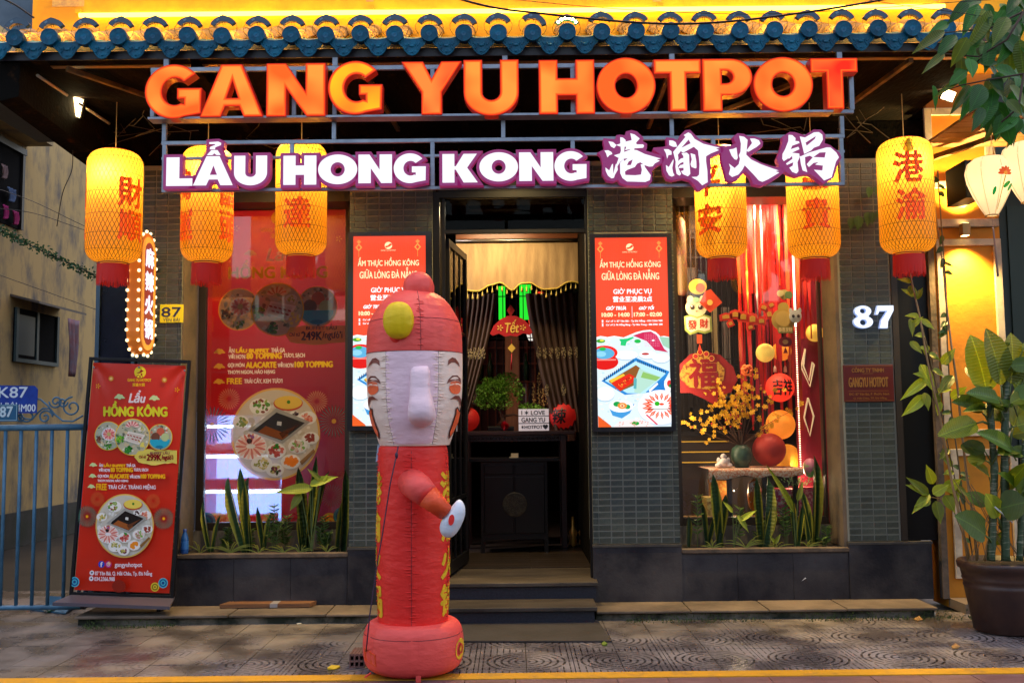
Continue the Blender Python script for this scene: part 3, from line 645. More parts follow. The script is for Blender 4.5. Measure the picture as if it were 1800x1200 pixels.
t = MB(); t.box((AX+.02, y0, z0), (AX+.05, y0+.06, z1)); t.box((AX+.02, y1-.06, z0), (AX+.05, y1, z1)); t.box((AX+.02, (y0+y1)/2-.03, z0), (AX+.04, (y0+y1)/2+.03, z1)); t.box((AX+.02, y0+.061, z0), (AX+.05, y1-.061, z0+.05)); t.build('window_frame', M('teal_frame', (.03, .06, .07), .5), wn)
t = MB(); t.box((AX+.021, y0+.1, z0+.1), (AX+.024, (y0+y1)/2-.06, z1-.08)); t.build('pane', M('dull_pane', (.015, .03, .04), .5), wn)
t = MB(); t.add([(AX, y0-.1, z1+.16), (AX, y1+.1, z1+.16), (AX+.38, y1+.1, z1+.06), (AX+.38, y0-.1, z1+.06), (AX, y0-.1, z1+.13), (AX, y1+.1, z1+.13), (AX+.38, y1+.1, z1+.03), (AX+.38, y0-.1, z1+.03)],
               [(0, 1, 2, 3), (4, 7, 6, 5), (2, 1, 5, 6), (0, 3, 7, 4), (3, 2, 6, 7)]); t.build('window_hood', M('tin_hood', (.07, .065, .07), .6, col2=(.12, .09, .07), vs=8), aw)
# clothes hung out at both windows
def cloth(name, x, y, z, w_, h_, m, label, cat='laundry', tw=.06):
    c_ = MB(); c_.smooth = True; n = 8; k_ = 10; vs = []
    for j in range(k_+1):
        for i in range(n+1):
            u = i/n-.5; v_ = j/k_; ww = w_*(1-.45*v_*v_)
            vs.append((x+.02*sin(i*1.9+v_*3)+.02, y+u*ww+tw*v_*sin(v_*3), z-h_*v_))
    c_.add(vs, [(j*(n+1)+i, j*(n+1)+i+1, (j+1)*(n+1)+i+1, (j+1)*(n+1)+i) for j in range(k_) for i in range(n)])
    o = solo(c_, name, m, label, cat); mo = o.modifiers.new('s', 'SOLIDIFY'); mo.thickness = .006; return o
q_ = onx(72, 560, AX); cloth('hanging_towel', AX+.42, q_.y, onx(72, 562, AX).z, .34, .78, M('grey_pink_cloth', (.20, .17, .24), .9, col2=(.26, .10, .12), vs=7), 'grey and pink towel hanging down from the small alley window')
q_ = onx(8, 345, AX)
for k, (c, yo, zo, s_) in enumerate((((.10, .16, .30), 0, 0, .20), ((.45, .04, .18), .12, -.27, .14), ((.45, .03, .2), -.14, -.25, .12), ((.3, .2, .2), -.2, .25, .14))):
    cloth('hanging_garment', AX+.06, q_.y+yo, q_.z+zo+.1, s_, .17, M('garment_%d' % k, c, .9), ('pale blue garment hanging in the upper alley window', 'magenta garment lowest at the right of the upper alley window', 'pink garment low at the left of the upper alley window', 'beige garment high in the upper alley window')[k])
# blue-grey building beyond
t = MB(); t.box((-16, 17, 0), (-1.5, 20, 19)); bw = solo(t, 'far_building', M('blue_grey_render', (.09, .13, .18), .85, col2=(.05, .08, .12), vs=1), 'blue grey house wall closing the end of the alley', 'building')
# ---------------------------------------------------------------- orange neighbour on the right
nb = thing('neighbour_house', 'orange house front with white framed mouldings at the right', 'building', (5, .05, 0))
ox0 = cx1+.052; NY = .0
t = MB(); t.box((ox0, NY, .0), (cut(1772, 700, NY), .3, 4.6)); t.build('wall', m_orange, nb)
t = MB(); t.box((cut(1772, 700, NY)+.002, .1, 0), (7.5, .3, 4.6)); dr_ = t.build('door', m_green, nb)
for k in range(4):
    t = MB(); xx = cut(1786, 700, .1)+.0; t.box((xx+k*.3, .085, .2+0), (xx+k*.3+.22, .0995, 3.3)); t.build('door_panel', M('dark_green_panel', (.005, .018, .010), .45), dr_)
pn = Pl(1700, 600, NY)
def frame(x0, y0, x1, y1, wv=13, wh=12):
    a = pn(x0, y1); b = pn(x1, y0); s_ = pn.s; t = MB(); d = .028; w1 = wv*s_; w2 = wh*s_
    t.box((a.x, NY-d, a.z), (a.x+w1, NY-.001, b.z)); t.box((b.x-w1, NY-d, a.z), (b.x, NY-.001, b.z))
    t.box((a.x+w1, NY-d, b.z-w2), (b.x-w1, NY-.001, b.z)); t.box((a.x+w1, NY-d, a.z), (b.x-w1, NY-.001, a.z+w2))
    bevel(t.build('moulding_frame', m_trim, nb), .004)
frame(1651, 418, 1766, 766); frame(1659, 788, 1776, 1010); frame(1640, 180, 1760, 326, 13, 13)
t = MB(); a = pn(1646, 397); b = pn(1762, 383); t.box((a.x, NY-.05, a.z), (b.x, NY-.001, b.z)); bevel(t.build('cornice', m_trim, nb), .005)
t = MB(); t.box((ox0, -.3, 0), (7.5, -.002, .075)); t.build('base_kerb', m_ledge, nb)
# canopy of the neighbour, timber boarded
can = thing('timber_canopy', 'warm lit timber canopy of the orange house behind the leaves', 'canopy', (4.5, -.5, 3.4))
A = at(1640, 292, -.05); B = at(1765, 216, -1.0)
z_ = A.z+.02
for k in range(7):
    t = MB(); y = -.12-k*.14; t.box((cx1-.05, y-.132, z_+.12), (7, y, z_+.14)); t.build('board', M('warm_timber', (.22, .09, .03), .6, col2=(.13, .05, .015), vs=4, stretch=(1, 8, 8)), can)
t = MB(); t.bar((A.x, -.05, z_+.05), (B.x+.4, -1.35, z_+.05), .03); t.build('edge_beam', m_beam, can)
# dark hanging sign box
t = MB(); a = at(1694, 350, -.5); b = at(1722, 284, -.5); t.box((a.x, -.55, a.z), (b.x, -.2, b.z)); solo(t, 'sign_box', m_black, 'small black box hanging beside the white silk lanterns', 'sign box')
# up and down wall lamp
wl = thing('wall_lamp', 'small up and down lamp glowing on the orange wall', 'wall lamp', pn(1697, 402))
q_ = pn(1697, 404); t = MB(); t.box((q_.x-.03, -.12, q_.z-.05), (q_.x+.03, -.051, q_.z+.05)); t.build('lamp_body', M('lamp_brass', (.3, .2, .08), .4, .5), wl)
for zz, sgn in ((.052, 1), (-.052, -1)):
    t = MB(); t.box((q_.x-.024, -.112, q_.z+zz-.001), (q_.x+.024, -.06, q_.z+zz+.001)); t.build('lamp_lens', glow('warm_lens%d' % sgn, (1, .62, .2), 12), wl)
    ld = bpy.data.lights.new('lamp_beam', 'SPOT'); ld.energy = 230*EK; ld.color = (1, .66, .2); ld.spot_size = radians(115); ld.spot_blend = .8; ld.shadow_soft_size = .03
    lo = bpy.data.objects.new('lamp_beam', ld); COL.objects.link(lo); lo.parent = wl; lo.location = V((q_.x, -.13, q_.z+zz*1.3))-WP[wl]; lo.rotation_euler = (0 if sgn < 0 else pi, 0, 0)
# ================================================================ signs
GY = -1.56
def sign_frame(parent, bars):
    t = MB()
    for k, (x0, y0, x1, y1) in enumerate(bars):
        A = at((x0+x1)/2, (y0+y1)/2, GY)
        B0 = at(x0, (y0+y1)/2, GY); B1 = at(x1, (y0+y1)/2, GY); C0 = at(890, y0, GY); C1 = at(890, y1, GY)
        m = MB(); d = .0006*(k % 5)
        m.box((B0.x, GY-.012-d, C1.z), (B1.x, GY+.014+d, C0.z)); m.build('frame_bar', m_steel, parent)
up = thing('channel_letter_sign', 'big red and orange illuminated sign GANG YU HOTPOT under the blue tiles', 'sign', at(890, 205, GY), group=None)
lo_ = thing('channel_letter_sign', 'white lit sign with purple edges LẨU HONG KONG 港渝火锅 hung below the red sign', 'sign', at(890, 330, GY))
lz = lambda py: at(890, py, GY).z
tilt_y = lambda px: -(px-890)*.0115     # bars follow the picture's slope only through the camera roll
sign_frame(up, [(266, 114, 1500, 121), (266, 200, 1500, 206), (266, 121.5, 273, 199.5), (1492, 121.5, 1500, 199.5)] + [(x, 121.5, x+7, 199.5) for x in (514, 585, 757, 1003, 1178)] + [(x, 86, x+9, 113.5) for x in (289, 585, 883, 1176, 1470)])
m = MB(); a = at(268, 211, GY); b = at(1458, 208, GY); m.box((a.x, GY-.09, lz(210)), (b.x, GY+.02, lz(206.6))); m.build('drip_tray', m_steel, up)
sign_frame(lo_, [(285, 243, 1484, 249), (285, 271, 1484, 275), (285, 327, 1484, 332)] + [(x, 211.5, x+7, 242.5) for x in (286, 584, 881, 1177, 1476)] + [(x, 249.5, x+7, 326.5) for x in (286, 757, 1476)] + [(x, 249.5, x+7, 270.5) for x in (510, 1003, 1250)])
m_side = M('red_return', (.14, .008, .006), .35, emit=(1, .03, .01), es=.16)
fo = glow('orange_face', (1.0, .32, .05), 1.0, (1.0, .13, .02)); fy = glow('amber_face', (1.0, .55, .02), 1.0, (1.0, .24, .02)); fr = glow('red_face', (1.0, .26, .05), .95, (.95, .03, .015))
fe = glow('deep_orange_edge', (1.0, .10, .018), .9); fe3 = glow('mid_orange', (1.0, .16, .025), .95); fe2 = glow('red_edge', (.85, .025, .012), .85)
LD = .085
def letter_at(rect):
    x0, y0, x1, y1 = rect; cx, cy = (x0+x1)/2, (y0+y1)/2
    X0 = at(x0, cy, GY-LD).x; X1 = at(x1, cy, GY-LD).x; Z1 = at(cx, y0, GY-LD).z; Z0 = at(cx, y1, GY-LD).z
    return X0, Z0, X1-X0, Z1-Z0
rects = [('G', 256, 115, 357, 210), ('A', 353, 115, 464, 207), ('N', 469, 113, 573, 206), ('G', 577, 109, 674, 203), ('Y', 706, 110, 812, 203), ('U', 815, 107, 912, 205), ('H', 947, 107, 1045, 202), ('O', 1048, 103, 1152, 202),
         ('T', 1149, 106, 1232, 197), ('P', 1234, 105, 1322, 197), ('O', 1323, 102, 1428, 198), ('T', 1424, 104, 1507, 193)]
for i, (ch, *r) in enumerate(rects):
    X0, Z0, W, H = letter_at(r)
    g_ = [[(x*W, y*H) for x, y in c] for c in glyph(ch, hole=(.18, .21))]
    fn = lambda x, y, h: V((X0+x, GY-.016-h, Z0+y))
    m = MB(); m.add(*solid(g_, fn, LD, 0, 0)); o = m.build('sign_letter', m_side, up)
    mf = fy if i == 3 else (fr if i in (4, 11) else fo)
    for name, off, h, mt in (('rim_glow', -.001, LD+.001, fe2), ('inner_glow', -.006, LD+.0022, fe), ('mid_glow', -.0115, LD+.003, fe3), ('letter_face', -.017, LD+.0038, mf)):  # stepped insets paint the light fall-off towards the letter edge
        m = MB(); vs, fs = shape2d(g_, 0, off); m.add([fn(v.x, v.y, h) for v in vs], fs); m.build(name, mt, o)
m_pur = M('magenta_return', (.20, .018, .07), .4, emit=(.55, .03, .20), es=.28)
m_purf = M('purple_border', (.12, .01, .07), .35, emit=(.40, .02, .20), es=.40)
fw = glow('cool_white_face', (.86, .87, .95), 1.02)
LD2 = .06
def lower_letter(contours_face, contours_back, off, px2):     # contours in pixel coordinates
    def fnp(px, py, h): q_ = px2(px, py); return V((q_.x, GY-.016-h, q_.z))
    s_ = sc(GY-LD2); o0 = at(890, 300, GY-LD2)
    tm = lambda P_: [((x-890)*s_, -(y-300)*s_) for x, y in P_]
    fn = lambda x, y, h: V((o0.x+x, GY-.016-h, o0.z+y+(x)*.0))
    o = None
    for k, c in enumerate(contours_back):
        m = MB(); m.add(*solid([tm(p) for p in c], fn, LD2, off, 0)); 
        if o is None: o = m.build('sign_letter', m_pur, lo_)
        else: m.build('letter_body', m_pur, o)
        m = MB(); vs, fs = shape2d([tm(p) for p in c], 0, off-.001 if off else -.0005); m.add([fn(v.x, v.y, LD2+.001+k*.0003) for v in vs], fs); m.build('letter_border', m_purf, o)
    m = MB()
    for k, c in enumerate(contours_face):
        vs, fs = shape2d([tm(p) for p in c], 0, 0); m.add([fn(v.x, v.y, LD2+.003+k*.00025) for v in vs], fs)
    m.build('letter_face', fw, o)
def rollfix(x, y): return (x, y+(x-890)*.0105)      # photo pixel -> level pixel
low = [('L', 283, 277, 330, 329), ('A', 331, 275, 402, 328), ('U', 404, 274, 463, 328), ('H', 492, 274, 551, 327), ('O', 554, 272, 624, 326), ('N', 626, 272, 686, 324), ('G', 689, 270, 747, 324),
       ('K', 776, 271, 839, 323), ('O', 842, 268, 911, 321), ('N', 913, 268, 974, 320), ('G', 976, 266, 1034, 320)]
for ch, x0, y0, x1, y1 in low:
    cx = (x0+x1)/2; dy = (cx-890)*.0105
    c = [[(x0+x*(x1-x0), y1+dy-y*(y1-y0)) for x, y in p] for p in glyph(ch, .37 if ch != 'A' else .34, hole=(.18, .24))]
    extra = []
    if ch == 'A':
        extra = [[[(355, 273+dy), (363, 264+dy), (374, 264+dy), (380, 273+dy), (372, 273+dy), (368.5, 270+dy), (365, 273+dy)]],
                 [[(359, 253+dy), (359, 249.5+dy), (375, 248.5+dy), (380.5, 251+dy), (380, 255+dy), (370, 259+dy), (369.5, 263+dy), (360, 262.5+dy), (361, 258+dy), (370, 254.5+dy), (369, 253+dy)]]]
        back = [c, [[(353, 277+dy), (362, 262+dy), (376, 262+dy), (382, 277+dy)]], extra[1]]
    else: back = [c]
    lower_letter([c]+extra, back, .0205, None)
def tr(P_, x0, y0): return [rollfix(x0+x/8, y0+y/8) for x, y in P_]
A_, B_ = (1050, 215), (1275, 215)
brush = [
 (A_, [[(115,215),(200,225),(300,235),(300,175),(350,165),(425,175),(440,120),(520,97),(600,120),(690,210),(680,260),(740,300),(735,370),(720,400),(850,440),(950,470),(985,500),(960,575),(870,620),(800,690),(800,840),(740,900),(600,915),(440,905),(340,870),(310,820),(240,850),(150,830),(90,740),(95,580),(70,470),(25,430),(130,375),(110,260)]],
  [[[(185,265),(250,275),(300,320),(265,365),(220,340)]], [[(125,400),(180,395),(225,420),(240,450),(200,465),(165,500),(150,440)]],
   [[(135,645),(190,690),(230,600),(245,592),(246,738),(285,595),(303,600),(312,680),(270,750),(255,795),(220,805),(170,765),(140,700)]],
   [[(355,205),(395,212),(435,250),(418,300),(410,400),(398,520),(345,570),(300,640),(250,735),(262,690),(330,500),(362,400),(355,300)]],
   [[(500,148),(560,165),(635,225),(585,280),(562,330),(550,400),(560,470),(495,480),(495,380),(520,300),(515,220)]],
   [[(295,320),(430,270),(560,240),(590,310),(680,310),(695,330),(680,360),(560,368),(420,395),(440,345),(345,340)]],
   [[(260,470),(360,440),(500,385),(590,395),(700,450),(800,480),(930,518),(868,530),(915,548),(840,590),(810,630),(760,635),(690,610),(620,560),(560,500),(400,520),(320,505)]],
   [[(345,580),(400,520),(410,680),(418,755),(560,760),(640,750),(655,680),(640,600),(690,600),(700,640),(780,760),(765,830),(700,857),(440,850),(375,800),(345,730)]],
   [[(395,560),(500,480),(600,490),(640,570),(590,590),(555,640),(450,680),(395,720),(440,615),(500,610),(528,530),(470,560),(430,640),(395,650)]]]),
 (A_, [[(1015,205),(1100,215),(1200,250),(1210,180),(1290,100),(1360,95),(1420,160),(1500,240),(1620,290),(1790,330),(1830,370),(1820,420),(1740,455),(1640,500),(1640,860),(1500,970),(1440,975),(1400,900),(1340,830),(1240,800),(1190,810),(1090,830),(1010,810),(960,720),(950,600),(945,470),(820,380),(830,355),(960,345),(1020,330)]],
  [[[(1055,250),(1110,255),(1150,280),(1168,345),(1110,345),(1055,320)]], [[(975,380),(1040,380),(1085,410),(1085,460),(1040,465),(1020,520),(1005,440)]],
   [[(1000,610),(1040,640),(1110,525),(1110,560),(1090,650),(1100,720),(1120,760),(1080,780),(1040,760),(1005,690)]],
   [[(1265,175),(1330,135),(1370,155),(1420,230),(1540,300),(1775,360),(1722,372),(1765,395),(1650,440),(1575,485),(1470,480),(1465,400),(1405,345),(1250,432),(1218,408),(1175,460),(1160,500),(1105,425),(1200,310),(1290,200)], [(1335,238),(1225,362),(1360,295)]],
   [[(1468,400),(1578,470),(1575,560),(1590,700),(1590,860),(1510,905),(1450,840),(1360,785),(1440,780),(1470,750),(1480,600)]],
   [[(1110,425),(1170,440),(1180,500),(1170,640),(1215,740),(1190,765),(1150,740),(1135,640),(1140,560)]],
   [[(1225,440),(1300,430),(1335,460),(1335,560),(1345,740),(1310,775),(1240,745),(1212,700),(1250,690),(1252,480)]],
   [[(1170,560),(1212,520),(1260,505),(1260,560),(1205,585),(1172,620)]], [[(1170,655),(1205,612),(1262,600),(1262,650),(1190,655)]],
   [[(1355,440),(1420,460),(1435,560),(1435,650),(1420,662),(1365,640),(1350,600),(1370,530)]]]),
 (B_, [[(175,190),(240,145),(330,155),(390,190),(470,185),(560,215),(600,270),(590,340),(400,480),(560,570),(700,620),(860,650),(900,700),(830,760),(700,850),(560,915),(440,890),(400,780),(330,700),(220,820),(130,850),(60,820),(40,700),(0,560),(-10,330),(110,330),(210,290),(190,260)]],
  [[[(110,385),(170,375),(215,355),(230,510),(210,535),(180,525),(140,470)]],
   [[(258,185),(330,200),(378,245),(365,350),(352,460),(420,530),(560,600),(720,660),(810,690),(760,700),(815,720),(750,760),(650,820),(570,855),(520,835),(440,740),(325,615),(290,680),(230,750),(140,785),(95,745),(110,690),(120,650),(100,590),(180,655),(240,600),(260,520),(245,470),(270,420),(280,300)]],
   [[(412,225),(480,225),(540,250),(560,300),(500,350),(380,420),(356,400),(440,290)]]]),
 (B_, [[(880,190),(990,125),(1060,130),(1200,175),(1330,90),(1440,95),(1500,170),(1480,290),(1560,320),(1690,430),(1715,500),(1640,640),(1590,790),(1440,885),(1340,800),(1250,740),(1150,750),(1060,775),(960,740),(880,690),(820,640),(785,520),(850,370),(880,260)]],
  [[[(965,170),(1020,175),(1065,220),(1060,260),(1110,265),(1120,290),(1012,330),(990,380),(1100,345),(1115,380),(985,440),(940,520),(885,555),(865,520),(870,450),(910,380),(960,260)]],
   [[(1000,430),(1110,445),(1112,500),(1080,570),(1090,700),(1060,735),(1000,710),(960,650),(1010,620),(1020,570),(930,610),(915,590),(1010,520),(1005,480),(960,520),(930,500)]],
   [[(1115,480),(1190,500),(1190,600),(1215,715),(1150,690),(1128,600)]],
   [[(1125,195),(1200,210),(1330,135),(1400,130),(1450,170),(1455,240),(1400,330),(1320,360),(1280,400),(1180,450),(1150,300)], [(1205,285),(1220,330),(1340,230),(1355,190)]],
   [[(1130,485),(1250,430),(1500,355),(1560,355),(1640,430),(1675,500),(1630,560),(1560,790),(1450,835),(1310,680),(1430,690),(1440,620),(1330,605),(1380,570),(1310,580),(1240,640),(1210,600),(1300,500),(1260,475),(1160,505)], [(1310,495),(1470,503),(1488,425),(1400,430)]]])]
for (o_, back, faces) in brush:
    lower_letter([[tr(p, *o_) for p in c] for c in faces], [[tr(back[0], *o_)]], 0, None)
# ---------------------------------------------------------------- floodlights under the eave
def flood(px, py, Y, label, en, sz=.085, yaw=0):
    q_ = at(px, py, Y); f = thing('floodlight', label, 'floodlight', q_, (radians(20), radians(20), yaw))
    t = MB(); t.box((-sz*1.15, 0, -sz*.95), (sz*1.15, .04, sz*.95)); bevel(t.build('lamp_case', m_black, f, local=True), .006)
    t = MB(); t.box((-sz, -.003, -sz*.8), (sz, -.0005, sz*.8)); t.build('lamp_glass', glow('flood_glass', (1, .76, .36), 16), f, local=True)
    t = MB(); t.bar((0, .04, 0), (0, .12, .09), .01); t.build('mount_arm', m_black, f, local=True)
    ld = bpy.data.lights.new('flood_beam', 'AREA'); ld.energy = en*EK; ld.color = (1, .66, .28); ld.size = sz*1.6; ld.spread = radians(165)
    l_ = bpy.data.objects.new('flood_beam', ld); COL.objects.link(l_); l_.parent = f; l_.location = (0, -.02, 0); l_.rotation_euler = (pi/2, 0, 0)
    return f
flood(125, 185, -.75, 'bright square floodlight under the left end of the eave', 24)
flood(1667, 168, -.75, 'bright floodlight half hidden by leaves under the right end of the eave', 14, .045)
# the eave lamps that wash the shopfront from behind the sign (seen as their pools of light on the pillars)
for (px, py) in ((470, 232), (905, 232), (1290, 232)):
    q_ = at(px, py, -.45); f = thing('downlight', {470: 'small warm downlight under the eave above the poster window', 905: 'small warm downlight under the eave above the doorway', 1290: 'small warm downlight under the eave above the decorated window'}[px], 'lamp', (q_.x, -.45, 4.0))
    t = MB(); t.tube([(q_.x, -.45, 4.02), (q_.x, -.45, 3.96)], .045, 16); t.build('lamp_can', m_black, f)
    t = MB(); t.tube([(q_.x, -.45, 3.9595), (q_.x, -.45, 3.958)], .036, 16); t.build('lamp_glass', glow('downlight_glass%d' % px, (1, .72, .35), 10), f)
    ld = bpy.data.lights.new('down_beam', 'SPOT'); ld.energy = 330*EK; ld.color = (1, .70, .26); ld.spot_size = radians(118); ld.spot_blend = 1; ld.shadow_soft_size = .04
    l_ = bpy.data.objects.new('down_beam', ld); COL.objects.link(l_); l_.parent = f; l_.location = (0, 0, -.06)
# ---------------------------------------------------------------- barrel lanterns
LR, LH = .178, .70
def lan_profile(R=LR, H=LH, r1=.098, n=9, out=0):
    P_ = [(r1, H)]; rc = R-r1; q_ = .085
    P_ += [(r1+rc*sin(pi/2*i/n)+out, H-q_*(1-cos(pi/2*i/n))*1.0+out*cos(pi/2*i/n)) for i in range(1, n+1)]
    P_ += [(R+out, H-q_-(H-2*q_)*i/8) for i in range(1, 8)]
    P_ += [(r1+rc*cos(pi/2*i/n)+out, q_*(1-sin(pi/2*i/n))-out*sin(pi/2*i/n)) for i in range(0, n+1)]
    return P_
def silk():
    m = bpy.data.materials.new('lit_lantern_silk'); m.use_nodes = True; n = m.node_tree.nodes; l = m.node_tree.links; b = n['Principled BSDF']
    b.inputs['Base Color'].default_value = (.55, .27, .02, 1); b.inputs['Roughness'].default_value = .45
    b.inputs['Emission Color'].default_value = (1, .40, .004, 1); b.inputs['Emission Strength'].default_value = .58*EK
    t = n.new('ShaderNodeBsdfTranslucent'); t.inputs[0].default_value = (.95, .50, .07, 1)
    mx = n.new('ShaderNodeMixShader'); mx.inputs[0].default_value = .6; l.new(b.outputs[0], mx.inputs[1]); l.new(t.outputs[0], mx.inputs[2]); l.new(mx.outputs[0], n['Material Output'].inputs[0]); return m
m_silk = silk(); m_cane = M('dark_cane', (.03, .014, .003), .5)
m_char = M('lantern_lettering', (.45, .035, .005), .6, emit=(1, .085, .003), es=.72)
m_fringe = M('red_fringe', (.40, .010, .008), .7, emit=(.6, .01, .005), es=.16, rnd=0)  # slight emission brightens the fringe, though it is no lamp
lt = MB(); lt.lathe(lan_profile(), n=40); silkm = lt.mesh('silk_shell', m_silk)
cn = MB(); NR = 40
prf = lan_profile(out=.003); zs_ = [p[1] for p in prf]
# arc-length resample
arc_ = [0]
for a, b in zip(prf[:-1], prf[1:]): arc_.append(arc_[-1]+math.hypot(a[0]-b[0], a[1]-b[1]))
def onprof(s_):
    for i in range(len(arc_)-1):
        if s_ <= arc_[i+1]+1e-9:
            t = (s_-arc_[i])/(arc_[i+1]-arc_[i]); return (prf[i][0]+(prf[i+1][0]-prf[i][0])*t, prf[i][1]+(prf[i+1][1]-prf[i][1])*t)
    return prf[-1]
ST = 26
for k in range(NR):
    for sg in (-1, 1):
        vs = []
        for i in range(ST+1):
            s_ = arc_[-1]*i/ST; r, z = onprof(s_); a = 2*pi*k/NR+sg*s_*2.75; w_ = .0019/r
            vs += [(r*sin(a-w_), -r*cos(a-w_), z), (r*sin(a+w_), -r*cos(a+w_), z)]
        cn.add(vs, [(2*i, 2*i+1, 2*i+3, 2*i+2) for i in range(ST)])
for zz in (.06, .16, .28, .42, .54, .64):
    cn.lathe([(LR+.0035, zz+.0012), (LR+.0035, zz-.0012)], n=40)
canem = cn.mesh('cane_net', m_cane)
def rgm(z, r):
    rg = MB(); rg.tube([(r*cos(2*pi*k/24), r*sin(2*pi*k/24), z) for k in range(25)], .004, 5); return rg
toprim = rgm(LH+.004, .1).mesh('top_rim', M('rim_red', (.3, .02, .015), .5))
ringm = rgm(-.012, .1).mesh('bottom_rim', M('rim_red', (.3, .02, .015), .5))
fg = MB()
for k in range(150):
    a = 2*pi*k/150; w_ = .026; r = .1; L_ = .125+random.uniform(-.012, .008); ja = random.uniform(-.03, .03)
    fg.add([(r*sin(a-w_), -r*cos(a-w_), -.02), (r*sin(a+w_), -r*cos(a+w_), -.02), (r*1.04*sin(a+w_+ja), -r*1.04*cos(a+w_+ja), -.02-L_), (r*1.04*sin(a-w_*.4+ja), -r*1.04*cos(a-w_*.4+ja), -.02-L_)], [(0, 1, 2, 3)])
fringem = fg.mesh('fringe', m_fringe)
def cyl_text(ch, ang, zc_, hgt, wid, R=LR+.0015):
    uv, fs, asp = text2d(ch); m = MB()
    for k, (dx, dy) in enumerate(((0, 0), (.035, 0), (-.035, 0), (0, .03), (0, -.03), (.025, .025), (-.025, -.025))):
        m.add([((R+k*.00012)*sin(ang+((u-.5)+dx)*wid/R), -(R+k*.00012)*cos(ang+((u-.5)+dx)*wid/R), zc_+(v-.5+dy)*hgt) for u, v in uv], fs)
    return m
def lantern(px, ytop, ybot, Y, chars, label, hangpy=None):
    wpx = 95 if px in (199, 1597) else 90
    q_ = at(px, ybot, Y); s_ = sc(Y); zt_ = at(px, ytop, Y).z; H = zt_-q_.z; R = wpx/2*s_
    t = thing('barrel_lantern', label, 'lantern', q_, (0, 0, 0), 'yellow barrel lanterns hung along the eave')
    t.scale = (R/LR, R/LR, H/LH)
    link('silk_shell', silkm, t); link('cane_net', canem, t); link('top_rim', toprim, t); link('bottom_rim', ringm, t); link('fringe', fringem, t)
    for (ch, ang, zz) in chars:
        m = cyl_text(ch, ang, zz, .185, .185); m.build('lettering', m_char, t, local=True)
    t2 = MB(); t2.tube([(0, 0, LH), (0, 0, LH+(3.98-zt_)/(H/LH))], .003, 5); t2.build('hanging_cord', M('cord', (.35, .25, .12), .7), t, local=True)
    t2 = MB(); t2.ball((0, 0, LH*.72), .03, 12, 8); t2.build('bulb', glow('bulb', (1, .8, .45), 14), t, local=True)
    ld = bpy.data.lights.new('bulb_light', 'POINT'); ld.energy = 9.5*EK; ld.color = (1, .70, .28); ld.shadow_soft_size = .035
    lo = bpy.data.objects.new('bulb_light', ld); COL.objects.link(lo); lo.parent = t; lo.location = (0, -.105, LH*.77)
    return t
LG = 'yellow barrel lanterns hung along the eave'
lantern(199, 268, 460, -.80, [('財', 1.02, .42), ('順', 1.05, .21), ('開', -1.45, .42), ('大', -1.45, .22)], 'yellow lantern at the far left, above the dark corner column')
lantern(363, 263, 459, -.62, [('鴻', -.85, .45), ('運', -.80, .20), ('當', 1.25, .42), ('頭', 1.3, .2)], 'yellow lantern hanging behind the letters LẨU, red 運 on its left side')
lantern(529, 254, 447, -.62, [('發', .02, .46), ('達', .03, .235)], 'yellow lantern with red 達 hanging before the poster window')
lantern(1269, 262, 451, -.62, [('平', -.75, .46), ('安', -.72, .22)], 'yellow lantern below 渝 of the sign, red 安 on its left side')
lantern(1432, 262, 452, -.62, [('富', -.18, .50), ('貴', -.16, .25)], 'yellow lantern with red 貴 beside the grey pillar 87')
lantern(1597, 248, 443, -.80, [('港', -.25, .50), ('渝', -.20, .27)], 'yellow lantern with red 港渝 at the right, a yellow flower on top')
# yellow squash flower on the right lantern and its stem
q_ = at(1597, 250, -.98); t = MB()
t.lathe([(.028, -.075), (.03, -.06), (.022, -.02), (.014, .02), (.01, .03)], q_, 10, fn=lambda a, z: 1+.25*sin(a*5)*(z < -.03)); 
solo(t, 'squash_flower', M('squash_yellow', (.62, .62, .03), .6, trans=.3), 'limp yellow green flower hanging over the top of the right lantern', 'flower')
# ---------------------------------------------------------------- projecting bulb sign in the alley corner
SXF = at(247, 512, -.45).x
ps = thing('bulb_sign', 'orange pill shaped projecting sign 麻辣火锅 ringed with small bulbs', 'sign', (SXF-.04, -.28, at(247, 620, -.45).z))
z0, z1 = at(247, 620, -.45).z, at(247, 404, -.45).z; y0, y1 = -.46, -.12; rr = (y1-y0)/2; yc = (y0+y1)/2
def pill(k, n=14):
    return [(yc+(rr+k)*sin(a), z1-rr+(rr+k)*cos(a)) for a in [-pi/2+pi*i/n for i in range(n+1)]]+[(yc+(rr+k)*cos(a), z0+rr-(rr+k)*sin(a)) for a in [pi*i/n for i in range(n+1)]]
m_ora = M('orange_sign_edge', (.60, .17, .02), .4, emit=(1, .25, .02), es=.12)
t = MB(); t.prism(pill(0), lambda a, b, d: V((SXF-.10+d, a, b)), .10); t.build('sign_body', m_ora, ps)
t = MB(); t.prism(pill(-.03), lambda a, b, d: V((SXF+d, a, b)), .006); t.build('sign_rim', M('amber_rim', (.7, .3, .05), .4, emit=(1, .42, .06), es=.5), ps)
t = MB(); t.prism(pill(-.075), lambda a, b, d: V((SXF+.006+d, a, b)), .003); t.build('sign_face', M('maroon_face', (.18, .03, .03), .4, emit=(.4, .06, .04), es=.35), ps)
zz = z1-.20
for ch in '麻辣火锅':
    uv, fs, _ = text2d(ch); m = MB()
    for k, (dx, dy) in enumerate(((0, 0), (.05, 0), (-.05, 0), (0, .04), (0, -.04))):
        m.add([(SXF+.012+k*.0002, yc+(u-.5+dx)*.17, zz+(v-.5+dy)*.15) for u, v in uv], fs)
    m.build('lettering', glow('violet_white', (.93, .86, 1), 1.5), ps); zz -= .19
